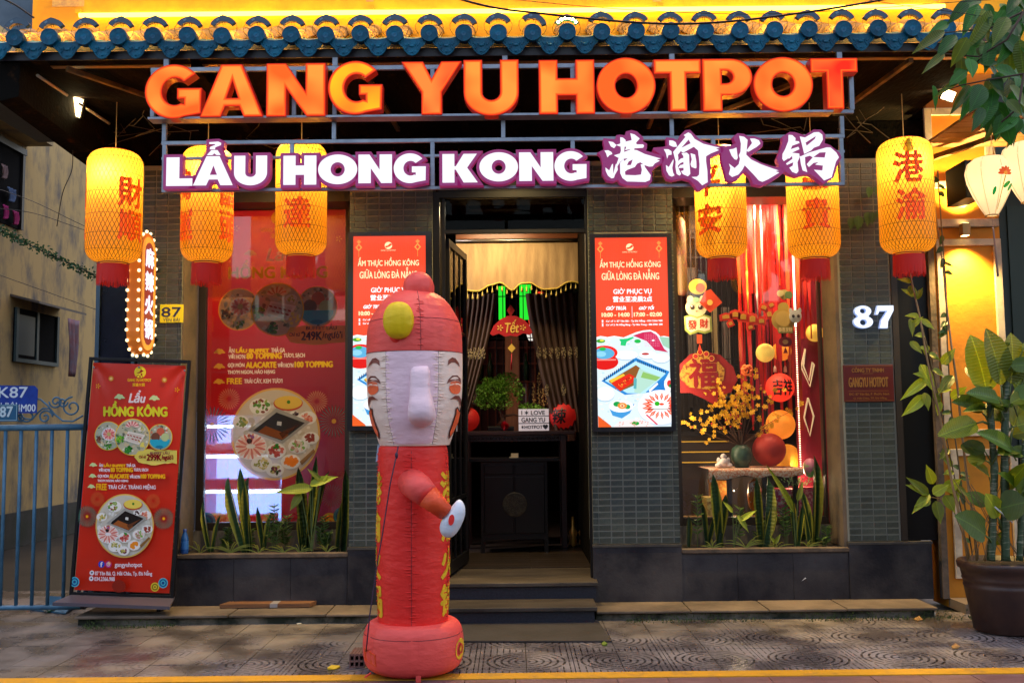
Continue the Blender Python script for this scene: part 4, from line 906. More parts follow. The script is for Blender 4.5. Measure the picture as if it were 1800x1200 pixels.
bm = MB(); bm.ball((0, 0, 0), .0135, 8, 6); bmm = bm.mesh('bulb', glow('warm_bulb', (1, .74, .36), 2.6))
pp = pill(.0); cum = [0]
cl = pp+[pp[0]]
for a, b in zip(cl[:-1], cl[1:]): cum.append(cum[-1]+math.hypot(a[0]-b[0], a[1]-b[1]))
NBU = 30
for face in (SXF-.006, SXF-.094):
    for k in range(NBU):
        s_ = cum[-1]*k/NBU; i = max(j for j in range(len(cum)) if cum[j] <= s_+1e-9); i = min(i, len(cl)-2)
        t_ = (s_-cum[i])/max(1e-6, cum[i+1]-cum[i]); y = cl[i][0]+(cl[i+1][0]-cl[i][0])*t_; z = cl[i][1]+(cl[i+1][1]-cl[i][1])*t_
        dy, dz = y-yc, 0
        n_ = V((0, y-yc, z-max(z0+rr, min(z1-rr, z)))).normalized()
        link('bulb', bmm, ps, V((face, y, z))+n_*.014-WP[ps])
for zb in (z0+.14, z1-.25):
    t = MB(); t.box((SXF-.08, y1-.01, zb-.012), (SXF-.02, .02, zb+.012)); t.build('wall_bracket', m_black, ps)
# ---------------------------------------------------------------- wall plates
def plate(px0, py0, px1, py1, Y, name, m, label, cat, th_=.008, pm=None):
    a = at(px0, (py0+py1)/2, Y); b = at(px1, (py0+py1)/2, Y); c = at((px0+px1)/2, py0, Y); d = at((px0+px1)/2, py1, Y)
    e_ = thing(name, label, cat, (a.x, Y, d.z)); t = MB(); t.box((a.x, Y, d.z), (b.x, Y+th_, c.z)); bevel(t.build('plate', m, e_), .002)
    sx = (b.x-a.x)/(px1-px0); sz = (c.z-d.z)/(py1-py0)
    fn = lambda px, py, h: V((a.x+(px-px0)*sx, Y-h, c.z-(py-py0)*sz)); return e_, Print(fn)
pm_paper = printmat('printed_ink'); 
e_, pr = plate(281, 535, 322, 567, -.018, 'house_number_plate', M('yellow_plate', (.80, .72, .01), .4), 'yellow plate with blue 87 and YÊN BÁI on the narrow left pillar', 'number plate')
pr.text('87', 284, 540, 318, 557, (.01, .02, .10), bold=.5); pr.text('YÊN BÁI', 287, 558, 316, 565, (.01, .02, .10)); pr.mb.build('printed_lettering', pm_paper, e_)
e_, pr = plate(1483, 641, 1571, 706, -.018, 'company_plaque', M('maroon_plaque', (.075, .003, .005), .35), 'dark red company plaque GANGYU HOTPOT on the right tiled pillar', 'plaque')
gold = (.22, .10, .015)
pr.rect(1485, 643, 1569, 643.5, gold); pr.rect(1485, 703.5, 1569, 704, gold)
pr.text('CÔNG TY TNHH', 1498, 645, 1554, 654, gold, bold=.3); pr.rect(1516, 656, 1536, 656.6, gold)
pr.text('GANGYU HOTPOT', 1492, 663, 1561, 680, gold, bold=.55); pr.rect(1491, 686.5, 1562, 687, gold)
pr.text('ĐC: 87 Yên Bái, P. Phước Ninh', 1492, 690, 1562, 695, gold, bold=.12); pr.text('Q. Hải Châu, TP. Đà Nẵng', 1499, 697, 1557, 702, gold, bold=.12)
pr.mb.build('printed_lettering', pm_paper, e_)
nn = thing('lit_house_number', 'glowing white numerals 87 on the right tiled pillar', 'house number', at(1535, 577, -.05))
for ch, x0, x1 in (('8', 1501, 1534), ('7', 1540, 1571)):
    a = at(x0, 557, -.05); b = at(x1, 557, -.05); c = at((x0+x1)/2, 537.5, -.05); d = at((x0+x1)/2, 576, -.05)
    gl = [[(x*(b.x-a.x), y*(c.z-d.z)) for x, y in p] for p in glyph(ch)]
    fn = lambda x, y, h: V((a.x+x, -.016-h, d.z+y))
    m = MB(); m.add(*solid(gl, fn, .03, .004, 0)); o = m.build('numeral_%s' % {'8': 'eight', '7': 'seven'}[ch], M('pale_blue_return', (.3, .4, .6), .4, emit=(.35, .5, 1), es=.5), nn)
    m = MB(); vs, fs = shape2d(gl); m.add([fn(v.x, v.y, .0345) for v in vs], fs); m.build('numeral_face', glow('white_numeral_face', (.92, .95, 1), 1.15), o)
# ---------------------------------------------------------------- overhead cables
def cable(pts, r, label, name='overhead_cable'):
    P_ = [at(*p) for p in pts]; Q_ = []
    for i in range(len(P_)-1):
        p_0 = P_[max(0, i-1)]; p_1 = P_[i]; p_2 = P_[i+1]; p_3 = P_[min(len(P_)-1, i+2)]
        for k in range(8):
            t = k/8; Q_.append(.5*((2*p_1)+(p_2-p_0)*t+(2*p_0-5*p_1+4*p_2-p_3)*t*t+(3*p_1-p_0-3*p_2+p_3)*t**3))
    Q_.append(P_[-1]); m = MB(); m.tube(Q_, r, 6); return solo(m, name, m_black, label, 'cable')
cable([(640, -60, -2.6), (830, 5, -2.6), (960, 25, -2.6), (1120, 40, -2.6), (1240, 41, -2.6), (1380, 27, -2.6), (1560, -2, -2.6), (1700, -40, -2.6)], .007, 'thick black overhead cable sagging in front of the blue roof tiles')
cable([(850, -6, -2.4), (1010, 10, -2.4), (1150, 20, -2.4), (1330, 25, -2.4), (1520, 16, -2.4), (1680, 4, -2.4), (1850, -6, -2.4)], .0022, 'thin wire sagging above the thick cable', 'thin_wire')
cable([(1500, -4, -2.3), (1600, 12, -2.3), (1680, 22, -2.3), (1800, 40, -2.3)], .0022, 'thin wire crossing down towards the leafy branch', 'thin_wire')
cable([(-20, -14, -1.9), (25, 8, -1.9), (60, 32, -1.9)], .006, 'black cable running down at the upper left corner of the roof')
cable([(-10, 330, .6), (60, 355, .6), (150, 398, .6), (230, 430, .6)], .003, 'upper thin wire across the alley wall', 'thin_wire')
cable([(-10, 366, .7), (60, 375, .7), (150, 405, .7), (230, 432, .7)], .003, 'second thin wire across the alley wall', 'thin_wire')
cable([(-10, 480, .9), (60, 505, .9), (130, 530, .9), (180, 548, .9)], .003, 'lowest thin wire across the alley above the small window', 'thin_wire')
cable([(128, 265, -.9), (126, 300, -.7), (110, 340, -.5), (100, 398, -.4)], .0035, 'brown cord dangling from the eave at the left', 'dangling_cord')
# ivy garland on its own wire
A = V(at(-20, 392, .3)); B = V(at(172, 485, .3)); gw = thing('ivy_garland', 'green ivy garland strung along a wire across the alley', 'garland', (A+B)/2)
t = MB(); t.tube([A, (A+B)/2-V((0, 0, .02)), B], .004, 5); t.build('wire', m_black, gw)
lf = MB()
for k in range(520):
    u = random.random(); p_ = A.lerp(B, u)+V((random.gauss(0, .012), random.gauss(0, .02), random.gauss(-.01, .02)))
    d = V((random.uniform(-1, 1), random.uniform(-1, 1), random.uniform(-1, .4))).normalized()*random.uniform(.02, .04); s_ = d.cross(V((random.random(), 1, random.random()))).normalized()*.010
    lf.add([p_, p_+d*.5+s_, p_+d, p_+d*.5-s_], [(0, 1, 2, 3)])
lf.build('foliage', M('ivy_green', (.03, .12, .045), .6, trans=.2, rnd=.2), gw)['kind'] = 'stuff'
# ================================================================ lit menu screens
pm_screen = printmat('screen_picture', 'screen', 1.0)
def S_(r, g, b): return lin((r, g, b))
def screen(cx_, label, x0, x1, y0, y1, fx0, fx1, fy0, fy1):
    dy = (cx_-900)*.0105
    e_ = thing('menu_screen', label, 'screen', at(cx_, fy1, -.09)); p = Pl(cx_, 580, -.09)
    t = MB(); a = p(fx0, fy1); b = p(fx1, fy0); c = p(x0, y1); d = p(x1, y0)
    for q0, q1 in (((a.x, -.10, a.z), (c.x, -.008, b.z)), ((d.x, -.10, a.z), (b.x, -.008, b.z)), ((c.x, -.10, a.z), (d.x, -.008, c.z)), ((c.x, -.10, d.z), (d.x, -.008, b.z))): t.box(q0, q1)
    t.build('screen_frame', M('screen_bezel', (.012, .013, .02), .25), e_)
    t = MB(); t.box((c.x, -.088, c.z), (d.x, -.02, d.z)); t.build('screen_panel', m_black, e_)
    k = (x1-x0)/125; ox = x0; oy = y0   # picture authored on the right screen: 1049..1174 x 413..747
    fn = lambda X, Y_, h: V((c.x+(min(max(X, 1049), 1175)-1049)/126*(d.x-c.x), -.0885-h, d.z-(min(max(Y_, 413), 748)-413)/335*(d.z-c.z)))
    pr = Print(fn, .00015); red = S_(.95, .29, .16); cream = S_(1, .93, .70); wh = (1, 1, 1)
    pr.rect(1049, 413, 1175, 748, red); pr.dots(1051, 415, 1174, 596, 3.2, S_(.93, .22, .12), .7)
    pr.disc(1110, 430, 6.5, cream); pr.poly([(1104, 431), (1109, 430), (1113, 426), (1117, 428), (1112, 432), (1106, 434)], red); pr.text('GANG YU HOTPOT', 1097, 437.5, 1123, 440, cream)
    for xx in (1058.5, 1161):
        pr.poly([(xx, 419), (xx+4, 423), (xx, 427), (xx-4, 423)], S_(1, .55, .25)); pr.poly([(xx, 426), (xx+6, 433), (xx, 440), (xx-6, 433)], S_(1, .60, .28)); pr.poly([(xx, 429), (xx+3, 433), (xx, 437), (xx-3, 433)], red)
        pr.rect(xx-.5, 440, xx+.5, 450, S_(1, .55, .25))
    pr.text('ẨM THỰC HỒNG KÔNG', 1057, 451, 1163, 469, cream, bold=.3); pr.text('GIỮA LÒNG ĐÀ NẴNG', 1060, 469.5, 1160, 488.5, cream, bold=.3)
    pr.text('GIỜ PHỤC VỤ', 1080, 503, 1146, 516, wh, bold=.35); pr.text('营业至凌晨2点', 1079, 518, 1147, 528, wh, bold=.4)
    pr.text('GIỜ TRƯA', 1067, 534.5, 1101, 542, wh, bold=.45, shear=.3); pr.text('GIỜ TỐI', 1124, 534, 1150, 542, wh, bold=.45, shear=.3)
    pr.rect(1111.3, 536, 1112, 556, wh); pr.text('10:00 - 14:00', 1059, 547, 1107, 554, cream, bold=.55); pr.text('17:00 - 02:00', 1115, 547, 1163, 554, cream, bold=.55)
    for yy, tx in ((559.5, 'Cơ sở 1: 87 Yên Bái - Tp Đà Nẵng - 034 2366 988'), (566, 'Cơ sở 2: 96 Hồng Bàng - Tp Nha Trang - 086 8981 588')):
        pr.disc(1060, yy+1.6, 1.5, wh); pr.poly([(1058, yy+5), (1060, yy+2.6), (1062, yy+5)], wh); pr.text(tx, 1066, yy, 1164, yy+4.8, wh, bold=.2)
    # food montage with torn white edge
    edge = [(1049, 590), (1056, 588), (1068, 590), (1080, 588), (1096, 591), (1108, 586), (1118, 582), (1130, 579), (1142, 578), (1152, 582), (1160, 590), (1166, 589), (1175, 591)]
    pr.poly(edge+[(1175, 748), (1049, 748)], wh); bgc = S_(.86, .92, .95)
    pr.poly([(x, y+2.4) for x, y in edge]+[(1175, 748), (1049, 748)], bgc)
    pr.poly([(1112, 588), (1130, 582), (1144, 581), (1154, 588), (1166, 612), (1173, 618), (1150, 614), (1136, 598)], S_(.80, .12, .33))
    pr.dots(1133, 586, 1158, 610, 3, S_(.98, .55, .70), .8); pr.poly([(1158, 590), (1175, 592), (1175, 612), (1164, 606)], S_(.62, .80, .70))
    rnd = random.Random(5)
    for _ in range(150):
        x, y = rnd.uniform(1050, 1150), rnd.uniform(596, 740)
        pr.h -= pr.step*.9; pr.disc(x, y, rnd.uniform(1, 3.2), rnd.choice([S_(1, 1, 1), S_(.95, .97, 1), S_(.75, .88, .95), S_(.98, .9, .85), S_(.9, .95, .9)]), rnd.uniform(.6, 1.6), 7)
    for (x, y, rx, ry) in ((1100, 622, 20, 8), (1137, 622, 15, 7), (1160, 628, 15, 8), (1062, 690, 16, 12)):
        pr.disc(x, y+2, rx, S_(.68, .80, .88), ry); pr.disc(x, y, rx, S_(1, 1, 1), ry); pr.disc(x, y, rx*.7, S_(.93, .95, .97), ry*.65)
    pr.poly([(1088, 594), (1102, 593), (1112, 590), (1114, 592), (1101, 599), (1099, 606), (1090, 605), (1091, 599)], S_(.10, .78, .45)); pr.disc(1120, 598, 6, S_(.08, .72, .28), 3.6, 9); pr.disc(1056, 597, 8, S_(.22, .62, .15), 3.5, 9); pr.disc(1058, 596, 4, S_(.9, .88, .3), 2, 7)
    pr.disc(1133, 620.5, 6.5, S_(.75, .2, .2), 2)
    # red bowl
    pr.disc(1062, 634, 24, S_(.86, .05, .04), 14); pr.disc(1062, 618, 23, S_(.95, .12, .08), 13); pr.disc(1061, 619, 18.5, S_(.35, .68, .85), 10); pr.disc(1056, 620, 9, S_(.55, .82, .92), 5); pr.disc(1059, 611, 6, S_(.1, .72, .3), 3.2, 9); pr.rect(1049, 629, 1082, 631.5, S_(1, .55, .5))
    # tray with two broths
    tray = [(1056, 667), (1116, 627), (1174, 652), (1165, 668), (1138, 688), (1096, 692)]
    pr.poly(tray, S_(.12, .52, .82)); pr.poly([(1062, 667), (1116, 633), (1168, 655), (1130, 690), (1100, 689)], S_(.72, .90, .97))
    for k in range(15):
        t = k/15; x = 1060+54*t; y = 662-34*t; pr.poly([(x, y), (x+1.6, y-1), (x+1.6, y+5), (x, y+6)], S_(.04, .18, .36)); x = 1119+50*t; y = 630+21*t; pr.poly([(x, y), (x+1.6, y+.8), (x+1.6, y+6), (x, y+5)], S_(.04, .18, .36))
    pr.poly([(1068, 668), (1116, 640), (1124, 646), (1121, 672), (1088, 686)], S_(.55, .33, .12)); pr.poly([(1073, 671), (1104, 655), (1113, 660), (1110, 671), (1088, 685)], S_(.88, .14, .05)); pr.poly([(1069, 666), (1094, 655), (1097, 658), (1073, 671)], S_(.95, .75, .2))
    for _ in range(50): pr.h -= pr.step*.9; a_ = rnd.random(); pr.disc(1080+a_*28, 680-a_*16+rnd.uniform(-4, 4), rnd.uniform(.6, 1.5), rnd.choice([S_(1, .35, .1), S_(.6, .05, .02), S_(1, .6, .2)]), None, 6)
    pr.poly([(1122, 646), (1160, 662), (1146, 672), (1122, 690), (1112, 688), (1113, 668)], S_(.70, .86, .80)); pr.poly([(1128, 652), (1158, 662), (1150, 668), (1124, 662)], S_(.55, .75, .40)); pr.poly([(1112, 662), (1117, 664), (1116, 682), (1111, 681)], S_(.35, .68, .70))
    pr.poly([(1152, 672), (1164, 666), (1166, 686), (1137, 688)], S_(.10, .48, .80)); pr.poly([(1137, 684), (1152, 671), (1154, 674), (1139, 688)], S_(.95, .97, 1))
    pr.disc(1172, 675, 8, wh, 12); pr.disc(1173, 673, 4, S_(.88, .2, .2), 6); pr.disc(1174, 677, 2, S_(.1, .55, .2), 3)
    # small bowl
    pr.poly([(1069, 716), (1112, 708), (1104, 724), (1090, 733), (1074, 728)], S_(.25, .60, .85)); pr.disc(1089, 712, 21, wh, 10.5); pr.disc(1090, 711, 14, S_(.95, .96, .95), 7.5); pr.disc(1082, 708, 6.5, S_(.05, .62, .28), 4.5); pr.disc(1100, 713, 5, S_(.1, .62, .3), 4); pr.disc(1091, 711, 8, S_(.95, .55, .2), 5.5); pr.disc(1091, 711, 4, S_(1, .85, .65), 3); pr.disc(1091, 711, 2, S_(.8, .2, .1), 1.5)
    # sliced meat flower plate
    pr.disc(1158, 716, 40, S_(.80, .85, .92), 31); pr.disc(1157, 714, 39, wh, 30)
    for k in range(17):
        a = 2*pi*k/17; c_, s1 = cos(a), sin(a)*.72; n_ = (-s1, c_)
        for (r0, r1, col, ww) in ((13, 33, S_(.93, .28, .16), 3.6), (18, 30, S_(1, .72, .62), 1.3)):
            pr.h -= pr.step*.8; pr.poly([(1157+c_*r0, 712+s1*r0), (1157+c_*(r0+r1)/2+n_[0]*ww, 712+s1*(r0+r1)/2+n_[1]*ww), (1157+c_*r1, 712+s1*r1), (1157+c_*(r0+r1)/2-n_[0]*ww, 712+s1*(r0+r1)/2-n_[1]*ww)], col)
    pr.disc(1151, 708, 4.5, S_(.15, .68, .1), 4.2, 9); pr.disc(1159, 709, 4, S_(.95, .25, .1), 2)
    pr.rect(1136, 716.5, 1175, 717.6, S_(.12, .15, .2))
    pr.disc(1110, 750, 34, S_(.98, .90, .90), 15); pr.disc(1113, 742, 7, S_(.1, .62, .2), 3.6, 9)
    for _ in range(26): pr.h -= pr.step*.9; pr.disc(rnd.uniform(1085, 1136), rnd.uniform(738, 747), 1.3, S_(.95, .6, .55), .8, 6)
    pr.poly([(1049, 728), (1070, 745), (1072, 748), (1049, 748)], S_(.90, .36, .12)); pr.poly([(1133, 726), (1152, 744), (1149, 745), (1131, 728)], S_(.9, .3, .4))
    pr.mb.build('screen_picture', pm_screen, e_)
screen(1111, 'lit menu screen on the pillar right of the doorway, fully in view', 1048, 1176, 415, 750, 1039, 1184, 408, 758)
screen(685, 'lit menu screen left of the doorway, half covered by the inflatable figure', 620.5, 749, 412, 748, 611, 759, 405, 756)
# ================================================================ windows
m_film = printmat('window_film', 'film', rough=.3, see=.24)
def window(xa, xb, label, px_j, film=None):
    z0, z1 = zs, at(900, 350, WD).z
    e_ = thing('shop_window', label, 'window', ((xa+xb)/2, WD, z0)); j = .065
    j0 = at(px_j[0], 640, WD).x; j1 = at(px_j[1], 640, WD).x
    for a, b in (((xa+.012, WD-.02, z0), (j0, WD+.06, z1)), ((j1, WD-.02, z0), (xb-.0, WD+.06, z1)), ((j0, WD-.021, z0), (j1, WD+.06, z0+.065)), ((j0, WD-.021, z1-.04), (j1, WD+.06, z1+.3))):
        t = MB(); t.box(a, b); bevel(t.build('window_frame', m_dkbrown, e_), .004)
    t = MB(); t.box((j0, WD+.01, z0+.065), (j1, WD+.016, z1-.04)); t.build('glass_pane', m_glass, e_)
    return e_, j0, j1, z0+.065, z1-.04
wl_, j0, j1, wz0, wz1 = window(W1[0]+.01, W1[1], 'left shop window filled with a red hotpot poster', (362, 607))
# poster on the back of the glass; authored in photo pixels
p = Pl(485, 640, WD+.018)
def clampfn(x0, x1, z0, z1, p, Y):
    def f(X, Y_, h):
        q_ = p(X, Y_+(0)); return V((min(max(q_.x, x0), x1), Y-h, min(max(q_.z, z0), z1)))
    return f
pr = Print(clampfn(j0+.001, j1-.001, wz0+.001, wz1-.001, p, WD+.0205), .00012); pr.h = 0
def lift(q, dy=(485-900)*0): return q
R0_ = S_(.72, .07, .05); Ye = S_(.93, .80, .12); Wh = S_(.93, .88, .84); Gd = S_(.86, .66, .2)
def cloudp(pr, x, y, s, col):
    for dx, dy, r in ((-6, 1, 4), (-2, -2, 4.6), (3, -1, 4.2), (7, 2, 3.2), (0, 3, 4.5), (10, 3, 1.8), (-10, 3, 2)): pr.h -= pr.step*.9; pr.disc(x+dx*s, y+dy*s, r*s, col, r*s*.8, 12)
def logo(pr, x, y, r, col, bg_):
    pr.disc(x, y, r, col); pr.poly([(x-r*.62, y+r*.1), (x-r*.1, y-.05*r), (x+r*.15, y-r*.5), (x+r*.62, y-r*.2), (x+r*.3, y-r*.05), (x+r*.2, y+.1*r), (x-r*.35, y+.2*r)], bg_); pr.rect(x+.1*r, y+.2*r, x+.4*r, y+.5*r, bg_)
    pr.ring(x-r*.3, y+r*.75, r*.3, r*.08, bg_, 12); pr.ring(x+r*.25, y+r*.8, r*.25, r*.07, bg_, 12)
def dish(pr, x, y, r, seed, kind):
    rn = random.Random(seed); K = S_
    pr.disc(x, y, r, K(.95, .78, .18), r*1.02, 48); pr.disc(x, y, r*.955, K(.72, .72, .62), r*.975, 48)
    def blob(cx, cy, rr, cols, n, sz):
        for _ in range(n):
            a = rn.random()*2*pi; d = rr*sqrt(rn.random()); px_, py_ = cx+cos(a)*d, cy+sin(a)*d
            if math.hypot(px_-x, py_-y) > r*.9: continue
            pr.h -= pr.step*.93; pr.disc(px_, py_, sz*rn.uniform(.6, 1.3), rn.choice(cols), sz*rn.uniform(.4, 1), 7, rn.random()*3)
    gw_ = [K(.85, .86, .80), K(.7, .75, .68), K(.55, .6, .5), K(.8, .75, .6), K(.4, .42, .36)]
    blob(x, y, r*.93, gw_, int(60+r), r*.09)
    if kind == 'meat':
        pr.disc(x+r*.05, y-r*.12, r*.52, K(.9, .9, .92), r*.45)
        for k in range(14): a = 2*pi*k/14; pr.h -= pr.step*.8; pr.disc(x+r*.05+cos(a)*r*.27, y-r*.12+sin(a)*r*.23, r*.19, K(.86, .42, .42) if k % 2 else K(.93, .66, .62), r*.075, 10, a)
        pr.disc(x+r*.05, y-r*.12, r*.14, K(.75, .7, .45)); blob(x, y+r*.65, r*.25, [K(.2, .5, .15), K(.35, .62, .2), K(.85, .85, .8)], 26, r*.09); blob(x-r*.62, y+r*.25, r*.2, [K(.45, .25, .18), K(.6, .4, .3)], 14, r*.08)
    if kind == 'grill':
        pr.poly([(x-r*.25, y-r*.32), (x+r*.72, y-r*.12), (x+r*.38, y+r*.42), (x-r*.48, y+r*.18)], K(.90, .88, .86)); pr.poly([(x-r*.2, y-r*.24), (x+r*.58, y-r*.08), (x+r*.32, y+r*.34), (x-r*.38, y+r*.14)], K(.82, .78, .74))
        for k in range(9): t = k/8; pr.h -= pr.step*.8; pr.disc(x-r*.25+t*r*.7, y-r*.12+t*r*.18+(k % 2)*r*.16, r*.08, K(.62, .18, .16), r*.035, 8, .4)
        for k in range(11): a = pi*(1.05+.9*k/10); pr.h -= pr.step*.8; pr.disc(x-r*.02+cos(a)*r*.26, y-r*.55-sin(a)*-r*.2, r*.15, K(.80, .40, .42) if k % 2 else K(.95, .8, .78), r*.05, 8, a)
        pr.disc(x+r*.52, y-r*.42, r*.22, K(.88, .86, .82), r*.14); blob(x+r*.52, y-r*.42, r*.14, [K(.6, .65, .3), K(.8, .75, .5)], 14, r*.05)
        blob(x-r*.68, y+r*.1, r*.2, [K(.25, .6, .15), K(.5, .75, .2)], 16, r*.08); blob(x-r*.2, y+r*.7, r*.2, [K(.12, .42, .12), K(.2, .55, .2)], 18, r*.08); blob(x+r*.6, y+r*.35, r*.2, [K(.9, .85, .4)], 10, r*.07)
    if kind == 'ice':
        blob(x, y-r*.2, r*.85, [K(.9, .88, .86), K(.8, .5, .4)], 20, r*.1); pr.disc(x+r*.05, y-r*.42, r*.32, K(.80, .38, .28)); pr.disc(x-r*.35, y-r*.02, r*.34, K(.45, .27, .2)); pr.disc(x+r*.42, y-r*.0, r*.32, K(.72, .80, .58))
        P_ = [(x-r*.8, y+r*.18), (x+r*.85, y+r*.18)]+arc(x, y+r*.18, r*.82, r*.70, 0, 180, 12); pr.poly(P_, K(.14, .66, .80)); pr.disc(x-r*.02, y+.75*r, r*.3, K(.1, .5, .66), r*.12)
def hotpot(pr, x, y, r, seed=3):
    rn = random.Random(seed); K = S_
    pr.disc(x, y, r, K(.88, .72, .36), r*1.03, 64); pr.disc(x, y, r*.955, K(.80, .79, .74), r*.985, 64)
    def bl(cx, cy, rr, cols, n, sz, plate=None, sq=.75):
        if plate: pr.disc(x+cx*r, y+cy*r, plate*r, K(.93, .93, .92), plate*r*sq)
        for _ in range(n):
            a = rn.random()*2*pi; d = rr*sqrt(rn.random()); X_, Y_ = cx+cos(a)*d, cy+sin(a)*d*sq
            if X_*X_+Y_*Y_ > .8: continue
            pr.h -= pr.step*.93; pr.disc(x+X_*r, y+Y_*r, sz*r*rn.uniform(.6, 1.2), rn.choice(cols), sz*r*rn.uniform(.4, .9), 7, rn.random()*3)
    bl(0, 0, .93, [K(.83, .84, .80), K(.75, .72, .64), K(.9, .9, .88)], 90, .07)
    pr.disc(x+r*.28, y-r*.68, r*.33, K(.75, .25, .12), r*.17); pr.disc(x+r*.28, y-r*.70, r*.31, K(.93, .84, .36), r*.15); pr.disc(x+r*.29, y-r*.71, r*.04, K(.2, .5, .15))
    bl(-.35, -.62, .20, [K(.35, .58, .2), K(.6, .7, .35), K(.55, .25, .2)], 22, .05, .24); bl(.72, -.35, .14, [K(.80, .42, .34), K(.9, .6, .5)], 18, .05, .2); bl(-.78, -.28, .14, [K(.8, .72, .4), K(.5, .6, .3)], 14, .05, .18); bl(.42, -.42, .07, [K(.3, .2, .2)], 7, .04, .12)
    pr.poly([(x-r*.62, y-r*.08), (x+r*.02, y-r*.58), (x+r*.78, y-r*.26), (x+r*.16, y+r*.22)], K(.64, .64, .62)); pr.poly([(x-r*.50, y-r*.08), (x+r*.02, y-r*.48), (x+r*.66, y-r*.24), (x+r*.15, y+r*.15)], K(.12, .09, .08))
    pr.poly([(x-r*.40, y-r*.04), (x-r*.22, y-r*.18), (x+r*.30, y+r*.02), (x+r*.15, y+r*.13)], K(.62, .34, .14)); pr.poly([(x+r*.04, y-r*.28), (x+r*.14, y-r*.27), (x+r*.13, y-r*.18), (x+r*.03, y-r*.20)], K(.88, .88, .86))
    pr.poly([(x+r*.08, y-r*.02), (x+r*.56, y-r*.22), (x+r*.3, y-.02*r), (x+r*.16, y+r*.1)], K(.40, .22, .12))
    pr.disc(x-r*.55, y+r*.28, r*.36, K(.95, .94, .94), r*.29)
    for k in range(22): a = 2*pi*k/22; pr.h -= pr.step*.8; pr.disc(x-r*.55+cos(a)*r*.22, y+r*.27+sin(a)*r*.17, r*.13, K(.86, .50, .46) if k % 2 else K(.95, .80, .76), r*.032, 8, atan2(sin(a)*.8, cos(a)))
    pr.disc(x-r*.58, y+r*.15, r*.06, K(.12, .1, .12)); bl(-.55, .05, .06, [K(.6, .35, .6), K(.7, .4, .3)], 6, .04)
    bl(.02, .38, .15, [K(.72, .28, .26), K(.82, .40, .36)], 24, .05, .22); bl(.02, .28, .06, [K(.2, .55, .15)], 8, .04); bl(.5, .28, .15, [K(.75, .55, .5), K(.5, .7, .3), K(.9, .8, .75)], 22, .05, .21); bl(.80, .10, .12, [K(.60, .24, .18)], 16, .05, .18)
    bl(-.3, .66, .17, [K(.85, .8, .55), K(.6, .62, .3)], 26, .04, .24); bl(.35, .62, .12, [K(.93, .56, .14)], 14, .07, .22); bl(.0, .80, .12, [K(.78, .72, .4), K(.2, .35, .15), K(.5, .15, .3)], 18, .05, .2)
    pr.poly([(x+r*.55, y+r*.62), (x+r*.86, y+r*.34), (x+r*.90, y+r*.40), (x+r*.60, y+r*.70)], K(.55, .40, .22))
def brushband(pr, x0, y0, x1, y1, col):
    P_ = []; n = 9; rn = random.Random(2)
    for k in range(n+1): P_.append((x0+(x1-x0)*k/n, y0+rn.uniform(-1.5, 2)))
    for k in range(n+1): P_.append((x1-(x1-x0)*k/n*1.0+(rn.uniform(-3, 9) if k == n else 0), y1+rn.uniform(-3, 3)))
    P_.append((x0-8, (y0+y1)/2)); pr.poly(P_, col)
K = S_
x0p, x1p = 345, 620
pr.rect(x0p, 340, x1p, 930, R0_)
pr.rect(x0p, 340, x1p, 520, K(.62, .13, .12))
for (a, b, c, d) in ((368, 560, 395, 640), (560, 540, 610, 640), (575, 680, 612, 840)): pr.dots(a, b, c, d, 3.4, K(.80, .20, .10), .8)
lx = 487
logo(pr, lx, 379, 13, K(.93, .80, .10), R0_); pr.text('GANG YU HOTPOT', 456, 397, 520, 404, Gd, bold=.3); pr.text('港渝火锅', 473, 407, 503, 416, Gd, bold=.3)
for (sx, sy) in ((412, 397), (595, 418), (382, 430)):
    pr.burst(sx, sy, 6, 5, Gd, 1, 5)
cloudp(pr, 438, 441, .95, K(.93, .80, .52)); cloudp(pr, 556, 438, .95, K(.93, .80, .52))
pr.text('Lẩu', 466, 427, 515, 456, Wh, bold=.9, shear=.25); pr.text('HỒNG KÔNG', 400, 455, 574, 487, Ye, bold=1.3)
dish(pr, 419, 542, 37, 3, 'meat'); dish(pr, 557, 539, 36, 8, 'ice'); dish(pr, 487, 543, 47, 5, 'grill')
brushband(pr, 510, 573, 618, 604, K(.85, .66, .12)); pr.text('BUFFET LẨU', 538, 570, 592, 580, K(.45, .10, .25), bold=.2); pr.text('Chỉ từ', 508, 584, 527, 591, K(.45, .06, .1), bold=.3); pr.text('249K', 530, 583, 566, 598, K(.50, .04, .1), bold=.9); pr.text('/người', 567, 583, 602, 599, K(.50, .04, .1), bold=.5)
def bullet(pr, x, y, parts, h):
    for (tx, a, b, col, bo) in parts: pr.text(tx, a, y, b, y+h, col, bold=bo)
def bullets(pr, x, ys, s=1.0, alt=False, xs=None):
    pass
cloudp(pr, 386, 616, .85, Gd); cloudp(pr, 386, 642, .85, Gd); cloudp(pr, 386, 669, .85, Gd)
bullet(pr, 0, 609, [('ĂN', 402, 412, Wh, .4), ('LẨU BUFFET', 415, 473, Ye, .9), ('THẢ GA', 477, 501, Wh, .4)], 10)
bullet(pr, 0, 620, [('VỚI HƠN', 402, 431, Wh, .4), ('80 TOPPING', 434, 495, Ye, .9), ('TƯƠI, SẠCH', 499, 536, Wh, .4)], 10)
bullet(pr, 0, 636, [('GỌI MÓN', 401, 430, Wh, .4), ('ALACARTE', 433, 486, Ye, .9), ('VỚI HƠN', 489, 516, Wh, .4), ('100 TOPPING', 519, 585, Ye, .9)], 10)
bullet(pr, 0, 648, [('THƠM NGON, HẢO HẠNG', 401, 484, Wh, .4)], 10); bullet(pr, 0, 664, [('FREE', 400, 426, Ye, .5), ('TRÁI CÂY, KEM TƯƠI', 430, 497, Wh, .4)], 10)
